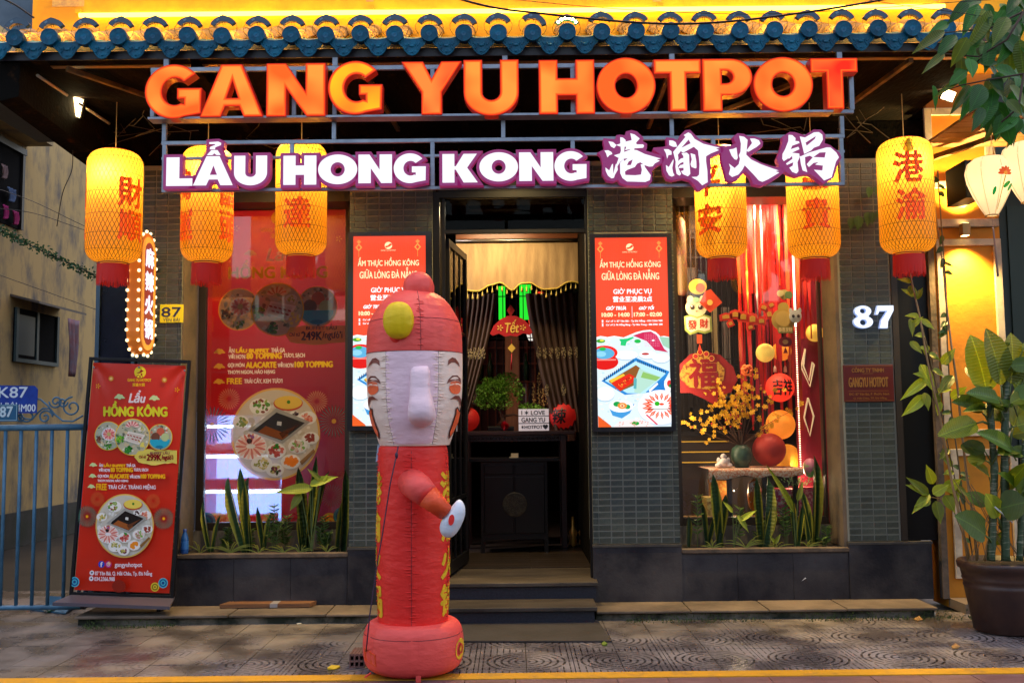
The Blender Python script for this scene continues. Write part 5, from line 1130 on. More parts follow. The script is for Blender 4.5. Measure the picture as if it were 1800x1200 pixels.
for (bx, by, br, col) in ((375, 745, 34, K(.15, .22, .42)), (588, 741, 30, K(.22, .24, .26)), (404, 700, 20, K(.85, .5, .3)), (558, 706, 20, K(.85, .55, .35)), (585, 870, 22, K(.5, .2, .3))):
    pr.burst(bx, by, br, 26, col, 3, 1.2); pr.burst(bx, by, br*.95, 26, S_(.62, .62, .52), 6, .4)
    if br > 26: pr.disc(bx, by, 4, Gd)
hotpot(pr, 486, 762, 78, 4)
for (cx_, cy_, cols) in ((368, 912, (K(.1, .5, .6), K(.05, .3, .5))), (582, 915, (K(.9, .7, .2), K(.8, .4, .1))), (604, 905, (K(.1, .5, .6), K(.05, .3, .5)))):
    for k in range(4): pr.disc(cx_, cy_, 16-k*4, cols[k % 2])
pr.mb.build('poster_film', m_film, wl_)
# lit display fridge behind the poster
fr_ = thing('display_fridge', 'lit display fridge glowing blue white behind the left poster', 'fridge', at(425, 930, .8))
fp = Pl(425, 830, .75); a = fp(352, 930); b = fp(496, 730)
t = MB(); t.box((a.x, 1.25, a.z), (b.x, 1.3, b.z)); t.build('back_panel', M('fridge_back', (.5, .6, .8), .4, emit=(.20, .42, 1), es=5.5), fr_)
t = MB(); t.box((a.x-.03, .72, a.z), (a.x, 1.3, b.z+.03)); t.box((b.x, .72, a.z), (b.x+.03, 1.3, b.z+.03)); t.box((a.x, .72, b.z), (b.x, 1.3, b.z+.03)); t.build('fridge_case', m_steel, fr_)
for yy in (792, 856, 918):
    c = fp(400, yy); t = MB(); t.box((a.x, .74, c.z-.03), (b.x, 1.24, c.z)); t.build('shelf', M('fridge_shelf', (.55, .58, .7), .3), fr_)
for yy in (748, 800, 861):
    c = fp(400, yy); t = MB(); t.box((a.x+.01, .735, c.z-.022), (b.x-.01, .75, c.z+.004)); t.build('shelf_lamp', glow('cold_tube', (.6, .8, 1), 26), fr_)
rn = random.Random(3)
for yy, cols in ((856, [(.1, .4, .4), (.5, .1, .3), (.1, .3, .5)]), (918, [(.8, .7, .1), (.7, .1, .06), (.1, .5, .5)]), (792, [(.7, .8, .9)])):
    c = fp(400, yy); x = a.x+.03
    while x < b.x-.08:
        w_ = rn.uniform(.06, .12); t = MB(); t.box((x, .8, c.z+.001), (x+w_, 1.0, c.z+rn.uniform(.05, .09))); bevel(t.build('food_box', M('box%d' % (rn.randint(0, 99) % len(cols)+int(yy)), rn.choice(cols), .5), fr_), .01); x += w_+.02
# ---------------------------------------------------------------- planters
def planter(xa, xb, label):
    e_ = thing('planter_box', label, 'planter', ((xa+xb)/2, 0, .07)); n = 3; m_p = m_plinth
    for k in range(n):
        x0 = xa+.006+(xb-xa-.012)*k/n; x1 = xa+.006+(xb-xa-.012)*(k+1)/n-.003; t = MB(); t.box((x0, -.022, .072), (x1, .03, LIPZ-.035)); t.build('planter_slab', m_p, e_)
    t = MB(); t.box((xa+.004, -.04, LIPZ-.0345), (xb-.004, .05, LIPZ)); bevel(t.build('planter_lip', m_lip, e_), .006)
    t = MB(); t.box((xa+.012, .052, LIPZ-.08), (xb-.012, WD-.032, LIPZ-.012)); t.build('soil', m_soil, e_)
planter(W1[0], W1[1], 'long dark stone planter under the poster window'); planter(W2[0], W2[1], 'long dark stained stone planter under the decorated window')
# ================================================================ right window and what it shows
wr_, j0, j1, wz0, wz1 = window(W2[0], W2[1]-.031, 'right shop window with clear glass and new year decorations', (1194, 1442))
DY = 1.0
m_ribbon = M('red_ribbon', (.55, .012, .01), .5, trans=.2); m_ribd = M('deep_red_velvet', (.28, .006, .03), .6, bump=.2, bs=8)
m_gold = M('gold_foil', (.75, .42, .06), .3, .6)
# warm lamp strip and room lamp inside; added unseen fill behind the poster
for nm, (px, py, Y), en, c, sx in (('window_strip_lamp', (1320, 356, .47), 130, (1, .66, .40), 1.0), ('room_lamp', (870, 372, 1.25), 26, (1, .74, .40), .5), ('poster_fill', (490, 352, 1.2), 100, (1, .86, .80), 1.0)):
    q_ = at(px, py, Y); ld = bpy.data.lights.new('lamp_light', 'AREA'); ld.shape = 'RECTANGLE'; ld.size = sx; ld.size_y = .12; ld.energy = en*EK; ld.color = c
    f = thing(nm, {'window_strip_lamp': 'warm lamp strip hidden at the top of the decorated window', 'room_lamp': 'warm ceiling lamp inside above the curtain valance', 'poster_fill': 'unseen fill light added inside behind the top of the red window poster'}[nm], 'lamp', q_)
    t = MB(); t.box((q_.x-sx/2, q_.y-.06, q_.z+.012), (q_.x+sx/2, q_.y+.06, q_.z+.04)); t.build('lamp_case', m_black, f)
    l_ = bpy.data.objects.new('lamp_light', ld); COL.objects.link(l_); l_.parent = f
    if nm == 'window_strip_lamp': l_.rotation_euler = (radians(24), 0, 0)
q_ = V((W2[0]+.07, .47, (wz0+wz1)/2)); ld = bpy.data.lights.new('lamp_light', 'AREA'); ld.shape = 'RECTANGLE'; ld.size = .05; ld.size_y = 1.9; ld.energy = 15*EK; ld.color = (1, .70, .42)  # added unseen fill light that brightens the window display from the left
f = thing('jamb_fill', 'warm vertical fill strip added unseen behind the left jamb of the decorated window', 'lamp', q_); t = MB(); t.box((q_.x-.03, .44, q_.z-.95), (q_.x-.012, .50, q_.z+.95)); t.build('lamp_case', m_black, f)
l_ = bpy.data.objects.new('lamp_light', ld); COL.objects.link(l_); l_.parent = f; l_.rotation_euler = Euler((pi/2, 0, radians(-62)))
for k, (px, py, Y, en_) in enumerate(((1392, 835, .80, 7), (1290, 862, .85, 4))):  # added fill lights that brighten the low part of the display
    q_ = at(px, py, Y); f = thing('fill_bulb', ('small warm fill bulb added behind the red gift boxes', 'small warm fill bulb added under the cloth covered table')[k], 'lamp', q_); t = MB(); t.ball(q_, .007, 10, 8); t.build('bulb', glow('fill_bulb_glass%d' % k, (1, .75, .4), 12), f)
    ld = bpy.data.lights.new('bulb_light', 'POINT'); ld.energy = en_*EK; ld.color = (1, .72, .4); ld.shadow_soft_size = .03; l_ = bpy.data.objects.new('bulb_light', ld); COL.objects.link(l_); l_.parent = f; l_.location = (0, -.06, .02)
# ribbons hanging
rb = thing('ribbon_curtain', 'hanging curtain of many bright red ribbons in the right window', 'ribbons', at(1350, 360, .9))
rn = random.Random(9)
def ribbon(px, ptop, pbot, Y, wpx, m, parent, name='ribbon'):
    p_ = Pl(px, ptop, Y); H = (pbot-ptop); t = MB(); t.smooth = True; n = 14; vs = []; ph = rn.random()*6; am = rn.uniform(.3, 1.2); dr_ = rn.uniform(-3, 3)
    for i in range(n+1):
        v_ = i/n; xx = px+sin(v_*5+ph)*am+dr_*v_; ww = wpx*(.5+.08*sin(v_*9+ph)); q0 = p_(xx-ww, ptop+H*v_); q1 = p_(xx+ww, ptop+H*v_)
        q0.y += .012*sin(v_*8+ph); q1.y -= .010*sin(v_*8+ph); vs += [q0, q1]
    t.add(vs, [(2*i, 2*i+1, 2*i+3, 2*i+2) for i in range(n)]); return t.build(name, m, parent)
for k in range(30):
    px = 1292+k*4.4+rn.uniform(-1, 1); ribbon(px, 352, rn.choice([600, 560, 640, 585, 520, 690, 760]), DY-.2+rn.uniform(-.1, .12), rn.uniform(3, 6), rn.choice([m_ribbon, m_ribbon, M('orange_ribbon', (.62, .07, .01), .5)]), rb)
for k in range(16): ribbon(1296+k*6.6+rn.uniform(-2, 2), 352, rn.choice([700, 745, 780, 660]), DY+.12, rn.uniform(3.5, 6), rn.choice([m_ribbon, m_ribd, m_ribbon]), rb)
for px, b in ((1310, 560), (1325, 570), (1337, 560), (1366, 505)): ribbon(px, 352, b, DY-.36, 2.6, M('silver_beads', (.45, .42, .38), .3, .5) if px in (1325, 1337) else m_gold, rb, 'bead_string')
# garland of little packets
gl_ = thing('packet_garland', 'string of small red and gold paper packets across the right window', 'garland', at(1330, 560, .62)); gp = Pl(1330, 560, .64)
for k, (px, py, w_, h_, rot) in enumerate(((1275, 556, 22, 14, .1), (1292, 552, 18, 18, 0), (1283, 568, 12, 12, .4), (1306, 556, 18, 20, -.1), (1322, 560, 18, 22, 0), (1318, 575, 14, 12, .3), (1343, 540, 16, 14, -.4), (1352, 552, 14, 18, .2), (1338, 564, 16, 14, 0), (1356, 536, 14, 12, .5))):
    q_ = gp(px, py); c, s_ = cos(rot), sin(rot); t = MB(); W_ = w_/2*gp.s; H_ = h_/2*gp.s
    P_ = [(-W_, -H_), (W_, -H_), (W_, H_*.6), (0, H_), (-W_, H_*.6)]
    t.prism([(x*c-y*s_, x*s_+y*c) for x, y in P_], lambda x, y, d: q_+V((x, -d, y)), .012)
    t.mi = 1; t.prism([(x*.55*c-y*.5*s_, x*.55*s_+y*.5*c) for x, y in P_], lambda x, y, d: q_+V((x, -.0125-d, y)), .002)
    t.build('paper_packet', [M('packet_red', (.55, .03, .01), .5), m_gold], gl_)
# red pelmet panel, led strip, diamonds
rp = thing('velvet_drape', 'deep red hanging panel with cream diamond outlines at the edge of the right window', 'panel', at(1425, 920, 1.0)); pp_ = Pl(1420, 640, .85)
a = pp_(1398, 915); b = pp_(1470, 352); t = MB(); t.box((a.x, .86, a.z), (b.x, .89, b.z)); t.build('panel', m_ribd, rp)
for cy_, g in ((645, 1), (731, 0)):
    o_ = [(1418, cy_-32), (1427, cy_), (1419, cy_+34), (1410, cy_+2)] if not g else [(1416, cy_-32), (1412, cy_-2), (1421, cy_+24), (1428, cy_-8), (1431, cy_-4), (1422, cy_+34), (1408, cy_)]
    P_ = [pp_(x, y) for x, y in o_]; t = MB(); t.tube([V((q.x, .845, q.z)) for q in P_]+([V((P_[0].x, .845, P_[0].z))]), .0085, 5); t.build('diamond_outline', M('cream_lacquer', (.8, .68, .45), .4, emit=(1, .75, .4), es=.3), rp)
ls = thing('led_strip', 'glowing led strip hanging along the red panel in the right window', 'lamp', at(1405, 840, .8)); A = at(1394, 448, .78); B = at(1408, 835, .78)
t = MB(); t.bar(A, A.lerp(B, .33), .008, n=6); t.build('led_tube', glow('led_white', (1, .82, .5), 7), ls)
t = MB()
for k in range(64): q_ = A.lerp(B, .34+.66*k/64); t.box(q_-V((.005, .004, .0045)), q_+V((.005, .004, .0045)))
tt = t.build('led_dots', glow('led_dot', (1, .55, .3), 7), ls); tt['kind'] = 'stuff'
# ball lanterns
def ball(px, py, r, Y, col, label, em, lines=True, text=None, cat='paper lantern', honey=False, sq=1.0):
    q_ = at(px, py, Y); R_ = r*sc(Y); t_ = thing('ball_lantern', label, cat, q_-V((0, 0, R_)))
    m = MB(); m.ball(q_, (R_, R_, R_*sq), 32, 40, fn=None); 
    for i, v in enumerate(m.v):
        d = v-q_; row = i//32; kcol = i % 32
        if honey: m.v[i] = q_+d*(1+(.03 if (row+kcol) % 2 else -.01))
        elif lines: m.v[i] = q_+V((d.x*(1-.018*(row % 2)), d.y*(1-.018*(row % 2)), d.z))
    mt = M('paper_%s' % label[:9].replace(' ', '_')+str(px), col, .6, emit=col, es=em, trans=.25); m.build('paper_shell', mt, t_)
    m = MB(); m.tube([q_+V((0, 0, R_*sq)), q_+V((0, 0, R_*sq+.12))], .002, 4); m.build('hanging_thread', m_black, t_)
    if text:
        pr = Print(lambda X, Y_, h: q_+V((R_*1.01+h)*1.0 * V((sin((X)/R_), -cos(X/R_)*cos(Y_/R_), sin(-Y_/R_))).normalized()) if True else None, .0004)
        w_ = R_*.75; n_ = len(text)
        for i, ch in enumerate(text): pr.text(ch, -w_+(2*w_/n_)*i, -w_*.8, -w_+(2*w_/n_)*(i+.9), w_*.75, (.02, .005, .005), bold=.004)
        pr.mb.build('lettering', pm_paper, t_)
    return t_
ball(1345, 620, 16, .75, (.85, .62, .12), 'small yellow honeycomb paper ball above the red lantern', .5, honey=True)
ball(1432, 585, 15, .80, (.85, .55, .08), 'small amber paper ball beside the led strip', .5, honey=True)
ball(1374, 617, 17, .92, (.9, .33, .03), 'orange paper ball half hidden between the yellow ball and the led strip', .5)
ball(1371, 681, 25, .72, (.85, .05, .02), 'bright red paper lantern with black characters beside the led strip', .9, text='吉祥')
ball(1372, 746, 25.5, .72, (.95, .34, .03), 'bright orange paper lantern under the red lantern with characters', .65)
ball(1352, 790, 29, .66, (.50, .035, .02), 'large dull red paper lantern beside the green vase', .12)
ball(1385, 806, 22, .95, (.9, .40, .03), 'orange paper lantern low behind the large dull red one', .4, sq=1.15)
for px, py in ((1362, 642), (1380, 642)):
    q_ = at(px, py, .9); t = MB(); t.lathe([(.002, 0), (.014, -.02), (.016, -.06), (0.012, -.062)], q_, 10); solo(t, 'paper_tassel', M('pale_tassel', (.7, .5, .4), .7), 'pale pink paper tassel, %s of two under the orange ball' % ('left' if px < 1370 else 'right'), 'tassel')
# fan with 福
fa_ = thing('fortune_fan', 'large red and gold fan with the character 福 low in the right window', 'fan', at(1245, 700, .7)); fq = Pl(1245, 700, .68)
def fanpts(r, a0=18, a1=162, n=22, cy_=712): return [(1245+r*cos(radians(a)), cy_-r*.92*sin(radians(a))) for a in [a0+(a1-a0)*k/n for k in range(n+1)]]
def pf(P_): return [tuple((fq(x, y).x-fq.o.x, fq(x, y).z-fq.o.z)) for x, y in P_]
base_poly = fanpts(66, -8, 188)+[(1222, 728), (1245, 712), (1270, 726)]
out_ = [(1187, 668), (1196, 640), (1215, 622), (1240, 617), (1268, 624), (1290, 645), (1297, 668), (1285, 690), (1262, 695), (1262, 716), (1240, 702), (1214, 690), (1196, 690)]
t = MB(); vs, fs = shape2d([pf(out_)], .008); t.add([fq.o+V((v.x, v.z, v.y)) for v in vs], fs); t.build('fan_leaf', M('fan_red', (.26, .006, .006), .6, bump=.3, bs=30), fa_)
inn = [(1193, 662), (1203, 641), (1219, 629), (1240, 625), (1262, 633), (1275, 650), (1272, 668), (1258, 682), (1240, 684), (1212, 680)]
t = MB(); vs, fs = shape2d([pf(inn)], .002); t.add([fq.o+V((v.x, v.z-.012, v.y)) for v in vs], fs); t.build('gold_field', M('gold_brocade', (.50, .26, .03), .5, .1, col2=(.16, .015, .004), vs=45, vmix=(.5, .62)), fa_)
pr = Print(lambda X, Y_, h: fq(X, Y_)+V((0, -.016-h, 0)), .0003); pr.text('福', 1212, 630, 1262, 680, (.20, .004, .006), bold=1.6)
for (x, y) in ((1224, 626), (1232, 619), (1243, 622), (1252, 630)): pr.disc(x, y, 5, (.35, .01, .01)); pr.ring(x, y, 5, .8, (.75, .45, .08), 14)
pr.mb.build('lettering', pm_paper, fa_)
# hanging card with an animal face and a book 發財
hc = thing('lucky_card', 'hanging cut-out card of a small animal holding a book 發財', 'decoration', at(1224, 590, .6)); hq = Pl(1224, 560, .60)
def card(parent, q, P_, col, y, th_=.004, rough=.5, name='card_piece'):
    t = MB(); vs, fs = shape2d([[((q(a, b).x-q.o.x), (q(a, b).z-q.o.z)) for a, b in P_]], th_/2); t.add([q.o+V((v.x, v.z-y, v.y)) for v in vs], fs); return t.build(name, M('card_%d_%d_%d' % tuple(int(c*99) for c in col), col, rough), parent)
def el(x, y, rx, ry, n=18): return [(x+rx*cos(2*pi*k/n), y+ry*sin(2*pi*k/n)) for k in range(n)]
card(hc, hq, el(1228, 503, 16, 14), (.75, .48, .06), .0); card(hc, hq, el(1232, 505, 8, 8), (.65, .10, .02), .006)
card(hc, hq, el(1224, 540, 19, 17), (.80, .72, .40), .006); card(hc, hq, el(1224, 527, 6, 5), (.25, .42, .18), .012)
card(hc, hq, el(1214, 527, 6, 8), (.75, .66, .35), .004); card(hc, hq, el(1236, 527, 6, 8), (.75, .66, .35), .004)
for ex in (1217, 1231): card(hc, hq, el(ex, 540, 4, 4.6, 10), (.05, .03, .02), .012); card(hc, hq, el(ex-1, 538, 1.3, 1.5, 8), (.9, .9, .9), .017)
card(hc, hq, el(1224, 547, 2, 1.3, 8), (.7, .2, .1), .012)
card(hc, hq, [(1240, 512), (1250, 508), (1270, 532), (1248, 550), (1230, 532)], (.55, .05, .01), .016); card(hc, hq, el(1248, 532, 5, 5), (.8, .45, .08), .021)
card(hc, hq, [(1202, 556), (1213, 553), (1225, 557), (1238, 553), (1250, 557), (1251, 583), (1238, 587), (1226, 584), (1212, 589), (1203, 580)], (.35, .40, .08), .010)
card(hc, hq, [(1205, 558), (1214, 556), (1225, 560), (1237, 556), (1247, 560), (1247, 580), (1238, 583), (1226, 580), (1213, 585), (1206, 577)], (.82, .72, .42), .015)
pr = Print(lambda X, Y_, h: hq(X, Y_)+V((0, -.018-h, 0)), .0003); pr.text('發', 1208, 563, 1224, 579, (.5, .03, .01), bold=.5); pr.text('財', 1229, 561, 1244, 577, (.5, .03, .01), bold=.5); pr.mb.build('lettering', pm_paper, hc)
card(hc, hq, [(1224, 588), (1233, 588), (1233, 604), (1224, 604)], (.6, .08, .02), .004); card(hc, hq, [(1228.5, 605), (1232, 616), (1225, 616)], (.6, .05, .02), .004)
# gourd decoration
gd = thing('gourd_card', 'hanging gold gourd cut-out with a small animal face and a red tag', 'decoration', at(1378, 600, .6)); gq = Pl(1378, 570, .60)
card(gd, gq, el(1380, 517, 9, 9), (.45, .38, .12), 0); card(gd, gq, el(1373, 515, 6, 6), (.6, .5, .2), .005); card(gd, gq, el(1388, 518, 7, 7), (.12, .2, .06), .004)
card(gd, gq, el(1378, 540, 10, 9), (.5, .36, .06), .004); card(gd, gq, el(1377, 562, 21, 20), (.48, .33, .06), .006); card(gd, gq, el(1377, 560, 14, 14), (.6, .42, .1), .011)
card(gd, gq, el(1398, 556, 11, 12), (.62, .66, .58), .014); card(gd, gq, el(1390, 546, 3, 5), (.5, .55, .5), .010); card(gd, gq, el(1406, 546, 3, 5), (.5, .55, .5), .010)
for ex in (1394, 1403): card(gd, gq, el(ex, 556, 2.6, 3, 10), (.03, .02, .02), .019)
card(gd, gq, [(1364, 574), (1394, 574), (1392, 586), (1367, 586)], (.35, .28, .06), .018); pr = Print(lambda X, Y_, h: gq(X, Y_)+V((0, -.022-h, 0)), .0003); pr.text('恭喜发财', 1367, 576, 1391, 584, (.9, .7, .3), bold=.25); pr.mb.build('lettering', pm_paper, gd)
card(gd, gq, el(1379, 601, 12, 9), (.30, .01, .02), .006); card(gd, gq, el(1379, 601, 5, 4), (.6, .3, .1), .011); card(gd, gq, [(1379, 610), (1383, 621), (1375, 621)], (.3, .01, .01), .004)
# table, cloth, vase, statuette
tb = thing('side_table', 'small dark table under a patterned cloth in the right window', 'table', at(1320, 905, .8)); tq = Pl(1320, 830, .62)
a = tq(1262, 836); b = tq(1400, 826); t = MB(); t.box((a.x, .5, a.z), (b.x, .95, b.z)); t.build('table_top', m_dkbrown, tb)
for px in (1278, 1338, 1392):
    c = tq(px, 905); t = MB(); t.box((c.x-.02, .52, FZ), (c.x+.02, .56, a.z-.001)); t.build('leg', m_dkbrown, tb)
m_clothp = M('patterned_cloth', (.62, .22, .10), .8, col2=(.75, .60, .42), vs=60, vmix=(.45, .55))
t = MB(); A1, B1 = tq(1240, 822), tq(1402, 822); t.smooth = True; n = 16; vs = []
for k in range(n+1):
    u = k/n; x = A1.x+(B1.x-A1.x)*u; dz = .012*sin(u*21)
    for (y, z) in ((.96, 0), (.46, 0), (.452, -.022+dz*.6), (.45, -(.07+.05*max(0, 1-u*4)) + dz)): vs.append((x, y, A1.z+.002+z))
t.add(vs, [(4*k+j, 4*k+j+1, 4*k+5+j, 4*k+4+j) for k in range(n) for j in range(3)]); solo(t, 'table_cloth', m_clothp, 'orange and cream patterned cloth over the small table', 'cloth')
ztab = A1.z+.004
q_ = at(1304, 820, .62); t = MB(); Rv = 18.5*sc(.62); t.lathe([(0, 0), (Rv*.62, 0), (Rv*.95, Rv*.7), (Rv, Rv*1.2), (Rv*.85, Rv*1.8), (Rv*.5, Rv*2.08), (Rv*.42, Rv*2.1), (Rv*.38, Rv*1.9)], V((q_.x, .62, ztab)), 32)
solo(t, 'vase', M('green_glaze', (.045, .10, .06), .45, col2=(.03, .07, .05), vs=20), 'round matt green vase holding the yellow blossom branches', 'vase', origin=(q_.x, .62, ztab))
vq = V((q_.x, .62, ztab+Rv*2.0))
q_ = at(1272, 822, .58); u = .0046; bd = thing('laughing_statuette', 'small white seated laughing statuette on the patterned cloth', 'statuette', (q_.x, .58, ztab)); zb = ztab
m_w = M('white_porcelain', (.72, .66, .62), .35)
t = MB(); t.ball((q_.x, .58, zb+8*u), (13*u, 10*u, 8*u), 20, 12); t.ball((q_.x, .565, zb+11*u), (9*u, 8*u, 8*u), 18, 12); t.ball((q_.x-10*u, .57, zb+5*u), (7*u, 8*u, 4.5*u)); t.ball((q_.x+10*u, .57, zb+5*u), (7*u, 8*u, 4.5*u))
t.ball((q_.x-9*u, .58, zb+14*u), (4*u, 4*u, 6*u)); t.ball((q_.x+9*u, .58, zb+14*u), (4*u, 4*u, 6*u)); t.build('body', m_w, bd)
t = MB(); t.ball((q_.x, .575, zb+22*u), (5*u, 5*u, 5.4*u), 16, 12); t.ball((q_.x-5*u, .575, zb+21.5*u), (1.2*u, 1.5*u, 2.6*u)); t.ball((q_.x+5*u, .575, zb+21.5*u), (1.2*u, 1.5*u, 2.6*u)); t.ball((q_.x, .56, zb+21.5*u), (.9*u, .9*u, .9*u)); t.build('head', m_w, bd)
# blossom
bl = thing('blossom_branches', 'spray of yellow blossom branches standing in the green vase', 'flowers', vq)
m_tw = M('twig', (.10, .05, .03), .8); m_pet = M('yellow_petal', (.90, .50, .015), .6, trans=.3, emit=(1, .5, .02), es=.06); m_ber = M('red_bud', (.45, .02, .01), .5)
rn = random.Random(11); pts_f = []; tw = MB()
for k in range(26):
    a = rn.uniform(-1.15, 1.25); L_ = rn.uniform(.35, .66); p = V(vq); d = V((sin(a)*.8, rn.uniform(-.25, .2), cos(a)*.9)).normalized(); P_ = [p.copy()]
    for s_ in range(6):
        d = (d+V((rn.uniform(-.22, .22), rn.uniform(-.1, .1), rn.uniform(-.1, .2)))).normalized(); p = p+d*L_/6; P_.append(p.copy())
        if s_ > 1:
            for _ in range(3): pts_f.append(p+V((rn.gauss(0, .02), rn.gauss(0, .02), rn.gauss(0, .02))))
    tw.tube(P_, [.004-.0005*i for i in range(7)], 5)
tw.build('twigs', m_tw, bl)['kind'] = 'stuff'
fl = MB(); rb_ = MB()
for p in pts_f:
    if rn.random() < .22: rb_.ball(p, .009, 6, 4); continue
    R_ = rn.uniform(.014, .024); nrm = V((rn.uniform(-.6, .6), -1, rn.uniform(-.5, .6))).normalized(); a = nrm.cross(V((0, 0, 1))).normalized(); b = nrm.cross(a)
    for k in range(5):
        t_ = 2*pi*k/5; c = a*cos(t_)+b*sin(t_); e1 = a*cos(t_+.5)+b*sin(t_+.5); e2 = a*cos(t_-.5)+b*sin(t_-.5); fl.add([p, p+e2*R_*.8+nrm*.003, p+c*R_*1.15+nrm*.004, p+e1*R_*.8+nrm*.003], [(0, 1, 2, 3)])
fl.build('petals', m_pet, bl)['kind'] = 'stuff'; rb_.build('buds', m_ber, bl)['kind'] = 'stuff'
# orange and pink flower clump at its top
q_ = at(1313, 650, .6); t = MB()
for k in range(70):
    d = V((rn.gauss(0, 1), rn.gauss(0, .6), rn.gauss(0, .8))).normalized()*.045; t.ball(q_+d, .011, 6, 4)
solo(t, 'orange_flower_head', M('orange_petal', (.85, .20, .03), .6), 'orange flower head rising behind the yellow blossom', 'flower')
# gift boxes, jars and flowers on the window floor
rn = random.Random(4)
for k, (px0, py0, px1, py1, Y, c1, c2, lab) in enumerate(((1352, 862, 1402, 906, .62, (.5, .02, .08), (.65, .45, .4), 'large red patterned gift box under the ball lanterns'), (1402, 858, 1446, 904, .7, (.42, .02, .06), (.6, .25, .2), 'dark red patterned gift box beside the window jamb'),
      (1256, 846, 1279, 884, .8, (.7, .22, .02), (.8, .5, .1), 'orange gift bag glowing behind the table leg'), (1244, 876, 1258, 906, .6, (.75, .6, .2), (.5, .3, .1), 'small pale gold jar at the left under the table'))):
    p_ = Pl(px0, py1, Y); a = p_(px0, py1); b = p_(px1, py0); t = MB(); t.box((a.x, Y, a.z), (b.x, Y+.25, b.z)); t.box((a.x-.004, Y-.004, b.z-.03), (b.x+.004, Y+.254, b.z+.004)); solo(t, 'gift_box', M('giftpaper%d' % k, c1, .45, col2=c2, vs=34, vmix=(.5, .56)), lab, 'gift box')
q_ = at(1324, 882, .62); t = MB(); t.lathe([(0, 0), (.03, 0), (.036, .05), (.022, .09), (.03, .1)], q_-V((0, 0, .06)), 16); solo(t, 'small_white_vase', m_w, 'little white vase under the table', 'vase')
t = MB(); q_ = at(1326, 870, .6); t.lathe([(0.0, -.16), (.05, -.1), (.06, 0), (.05, .1), (0.0, .15)], q_, 14); solo(t, 'koi_ornament', M('koi_lacquer', (.45, .10, .01), .35, col2=(.75, .68, .6), vs=9, vmix=(.52, .58)), 'orange and white upright ornament under the table', 'ornament')
p_ = at(1424, 822, .6); t = MB(); t.ball(p_, (.06, .06, .085), 18, 12, fn=lambda a, z: 1+.10*abs(sin(a*3))); solo(t, 'striped_balloon_ball', M('multicolour_cloth', (.6, .2, .3), .5, col2=(.15, .5, .1), vs=9, vmix=(.45, .52)), 'pink and green striped cloth ball beside the window jamb', 'ball')
t = MB(); p_ = at(1398, 856, .55)
for k in range(60): d = V((rn.gauss(0, .05), rn.gauss(0, .03), abs(rn.gauss(0, .04)))); s_ = V((rn.uniform(-1, 1), rn.uniform(-1, 0), rn.random())).normalized()*.03; t.add([p_+d, p_+d+s_+V((.006, 0, 0)), p_+d+s_*1.6, p_+d+s_-V((.006, 0, 0))], [(0, 1, 2, 3)])
solo(t, 'green_tissue_bow', M('pale_green_tissue', (.25, .5, .2), .5, trans=.3), 'pale green tissue bow on the red gift boxes', 'bow')
# back of the window: lattice screen, shelves with gold rails
lt_ = thing('lattice_screen', 'dark lattice screen of thin bars at the back of the right window', 'screen', at(1250, 660, 1.5)); lq = Pl(1250, 600, 1.35)
for px in range(1190, 1352, 9):
    a = lq(px, 735); b = lq(px, 350); t = MB(); t.box((a.x, 1.35, a.z), (a.x+.008, 1.362, b.z)); t.build('lattice_bar', m_black, lt_)
for py in (400, 450, 632, 642, 652, 662):
    a = lq(1188, py); b = lq(1352, py); t = MB(); t.box((a.x, 1.364, a.z), (b.x, 1.372, a.z+.008)); t.build('lattice_bar', m_black, lt_)
cp_ = thing('cream_panel', 'pale panel behind the lattice', 'panel', at(1230, 600, 1.6)); 
for (x0_, y0_, x1_, y1_, c) in ((1205, 470, 1222, 640, (.08, .07, .06)), (1250, 540, 1262, 640, (.25, .19, .08)), (1268, 540, 1282, 700, (.11, .10, .09)), (1213, 360, 1228, 420, (.09, .08, .07)), (1330, 560, 1345, 760, (.05, .045, .04))):
    q2 = Pl(x0_, y0_, 1.55); a = q2(x0_, y1_); b = q2(x1_, y0_); t = MB(); t.box((a.x, 1.55, a.z), (b.x, 1.57, b.z)); t.build('panel', M('panel_%d' % x0_, c, .6), cp_)
t = MB(); q2 = Pl(1215, 700, 1.25); a = q2(1195, 765); b = q2(1310, 760); t.box((a.x, 1.2, a.z), (b.x, 1.5, b.z+.01)); a = q2(1218, 760); b = q2(1250, 716); t.box((a.x, 1.25, a.z), (b.x, 1.4, b.z)); solo(t, 'counter_equipment', m_black, 'black box on a dark shelf left of the blossom', 'equipment')
sh = thing('gold_railed_shelf', 'dark shelf unit with thin gold rails behind the statuette', 'shelf', at(1250, 850, 1.3)); q2 = Pl(1240, 800, 1.3)
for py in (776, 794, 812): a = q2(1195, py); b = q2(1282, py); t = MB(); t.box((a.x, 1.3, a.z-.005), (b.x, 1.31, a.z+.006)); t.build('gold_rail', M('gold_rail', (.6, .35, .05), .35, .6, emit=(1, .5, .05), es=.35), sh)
a = q2(1190, 905); b = q2(1345, 764); t = MB(); t.box((a.x, 1.33, a.z), (b.x, 1.6, b.z)); t.build('shelf_body', M('dark_cabinet', (.03, .02, .018), .4), sh)
# window floor
t = MB(); t.box((W2[0]+.02, WD+.1, zs-.05), (W2[1]-.02, 1.6, zs-.003)); solo(t, 'window_shelf', M('yellow_shelf', (.35, .22, .08), .5), 'wooden display shelf inside the right window', 'shelf')
t = MB(); t.box((W2[0]+.0, 1.75, zs), (W2[1]+.2, 1.8, 3.6)); solo(t, 'inner_partition', M('brown_partition', (.007, .004, .0035), .8), 'dark brown partition at the back of the right window', 'partition')
t = MB(); t.box((W1[0]-.1, 1.75, .3), (W1[1]-.02, 1.8, 3.6)); solo(t, 'inner_partition', M('dark_partition', (.03, .02, .02), .6), 'dark partition behind the poster window', 'partition')
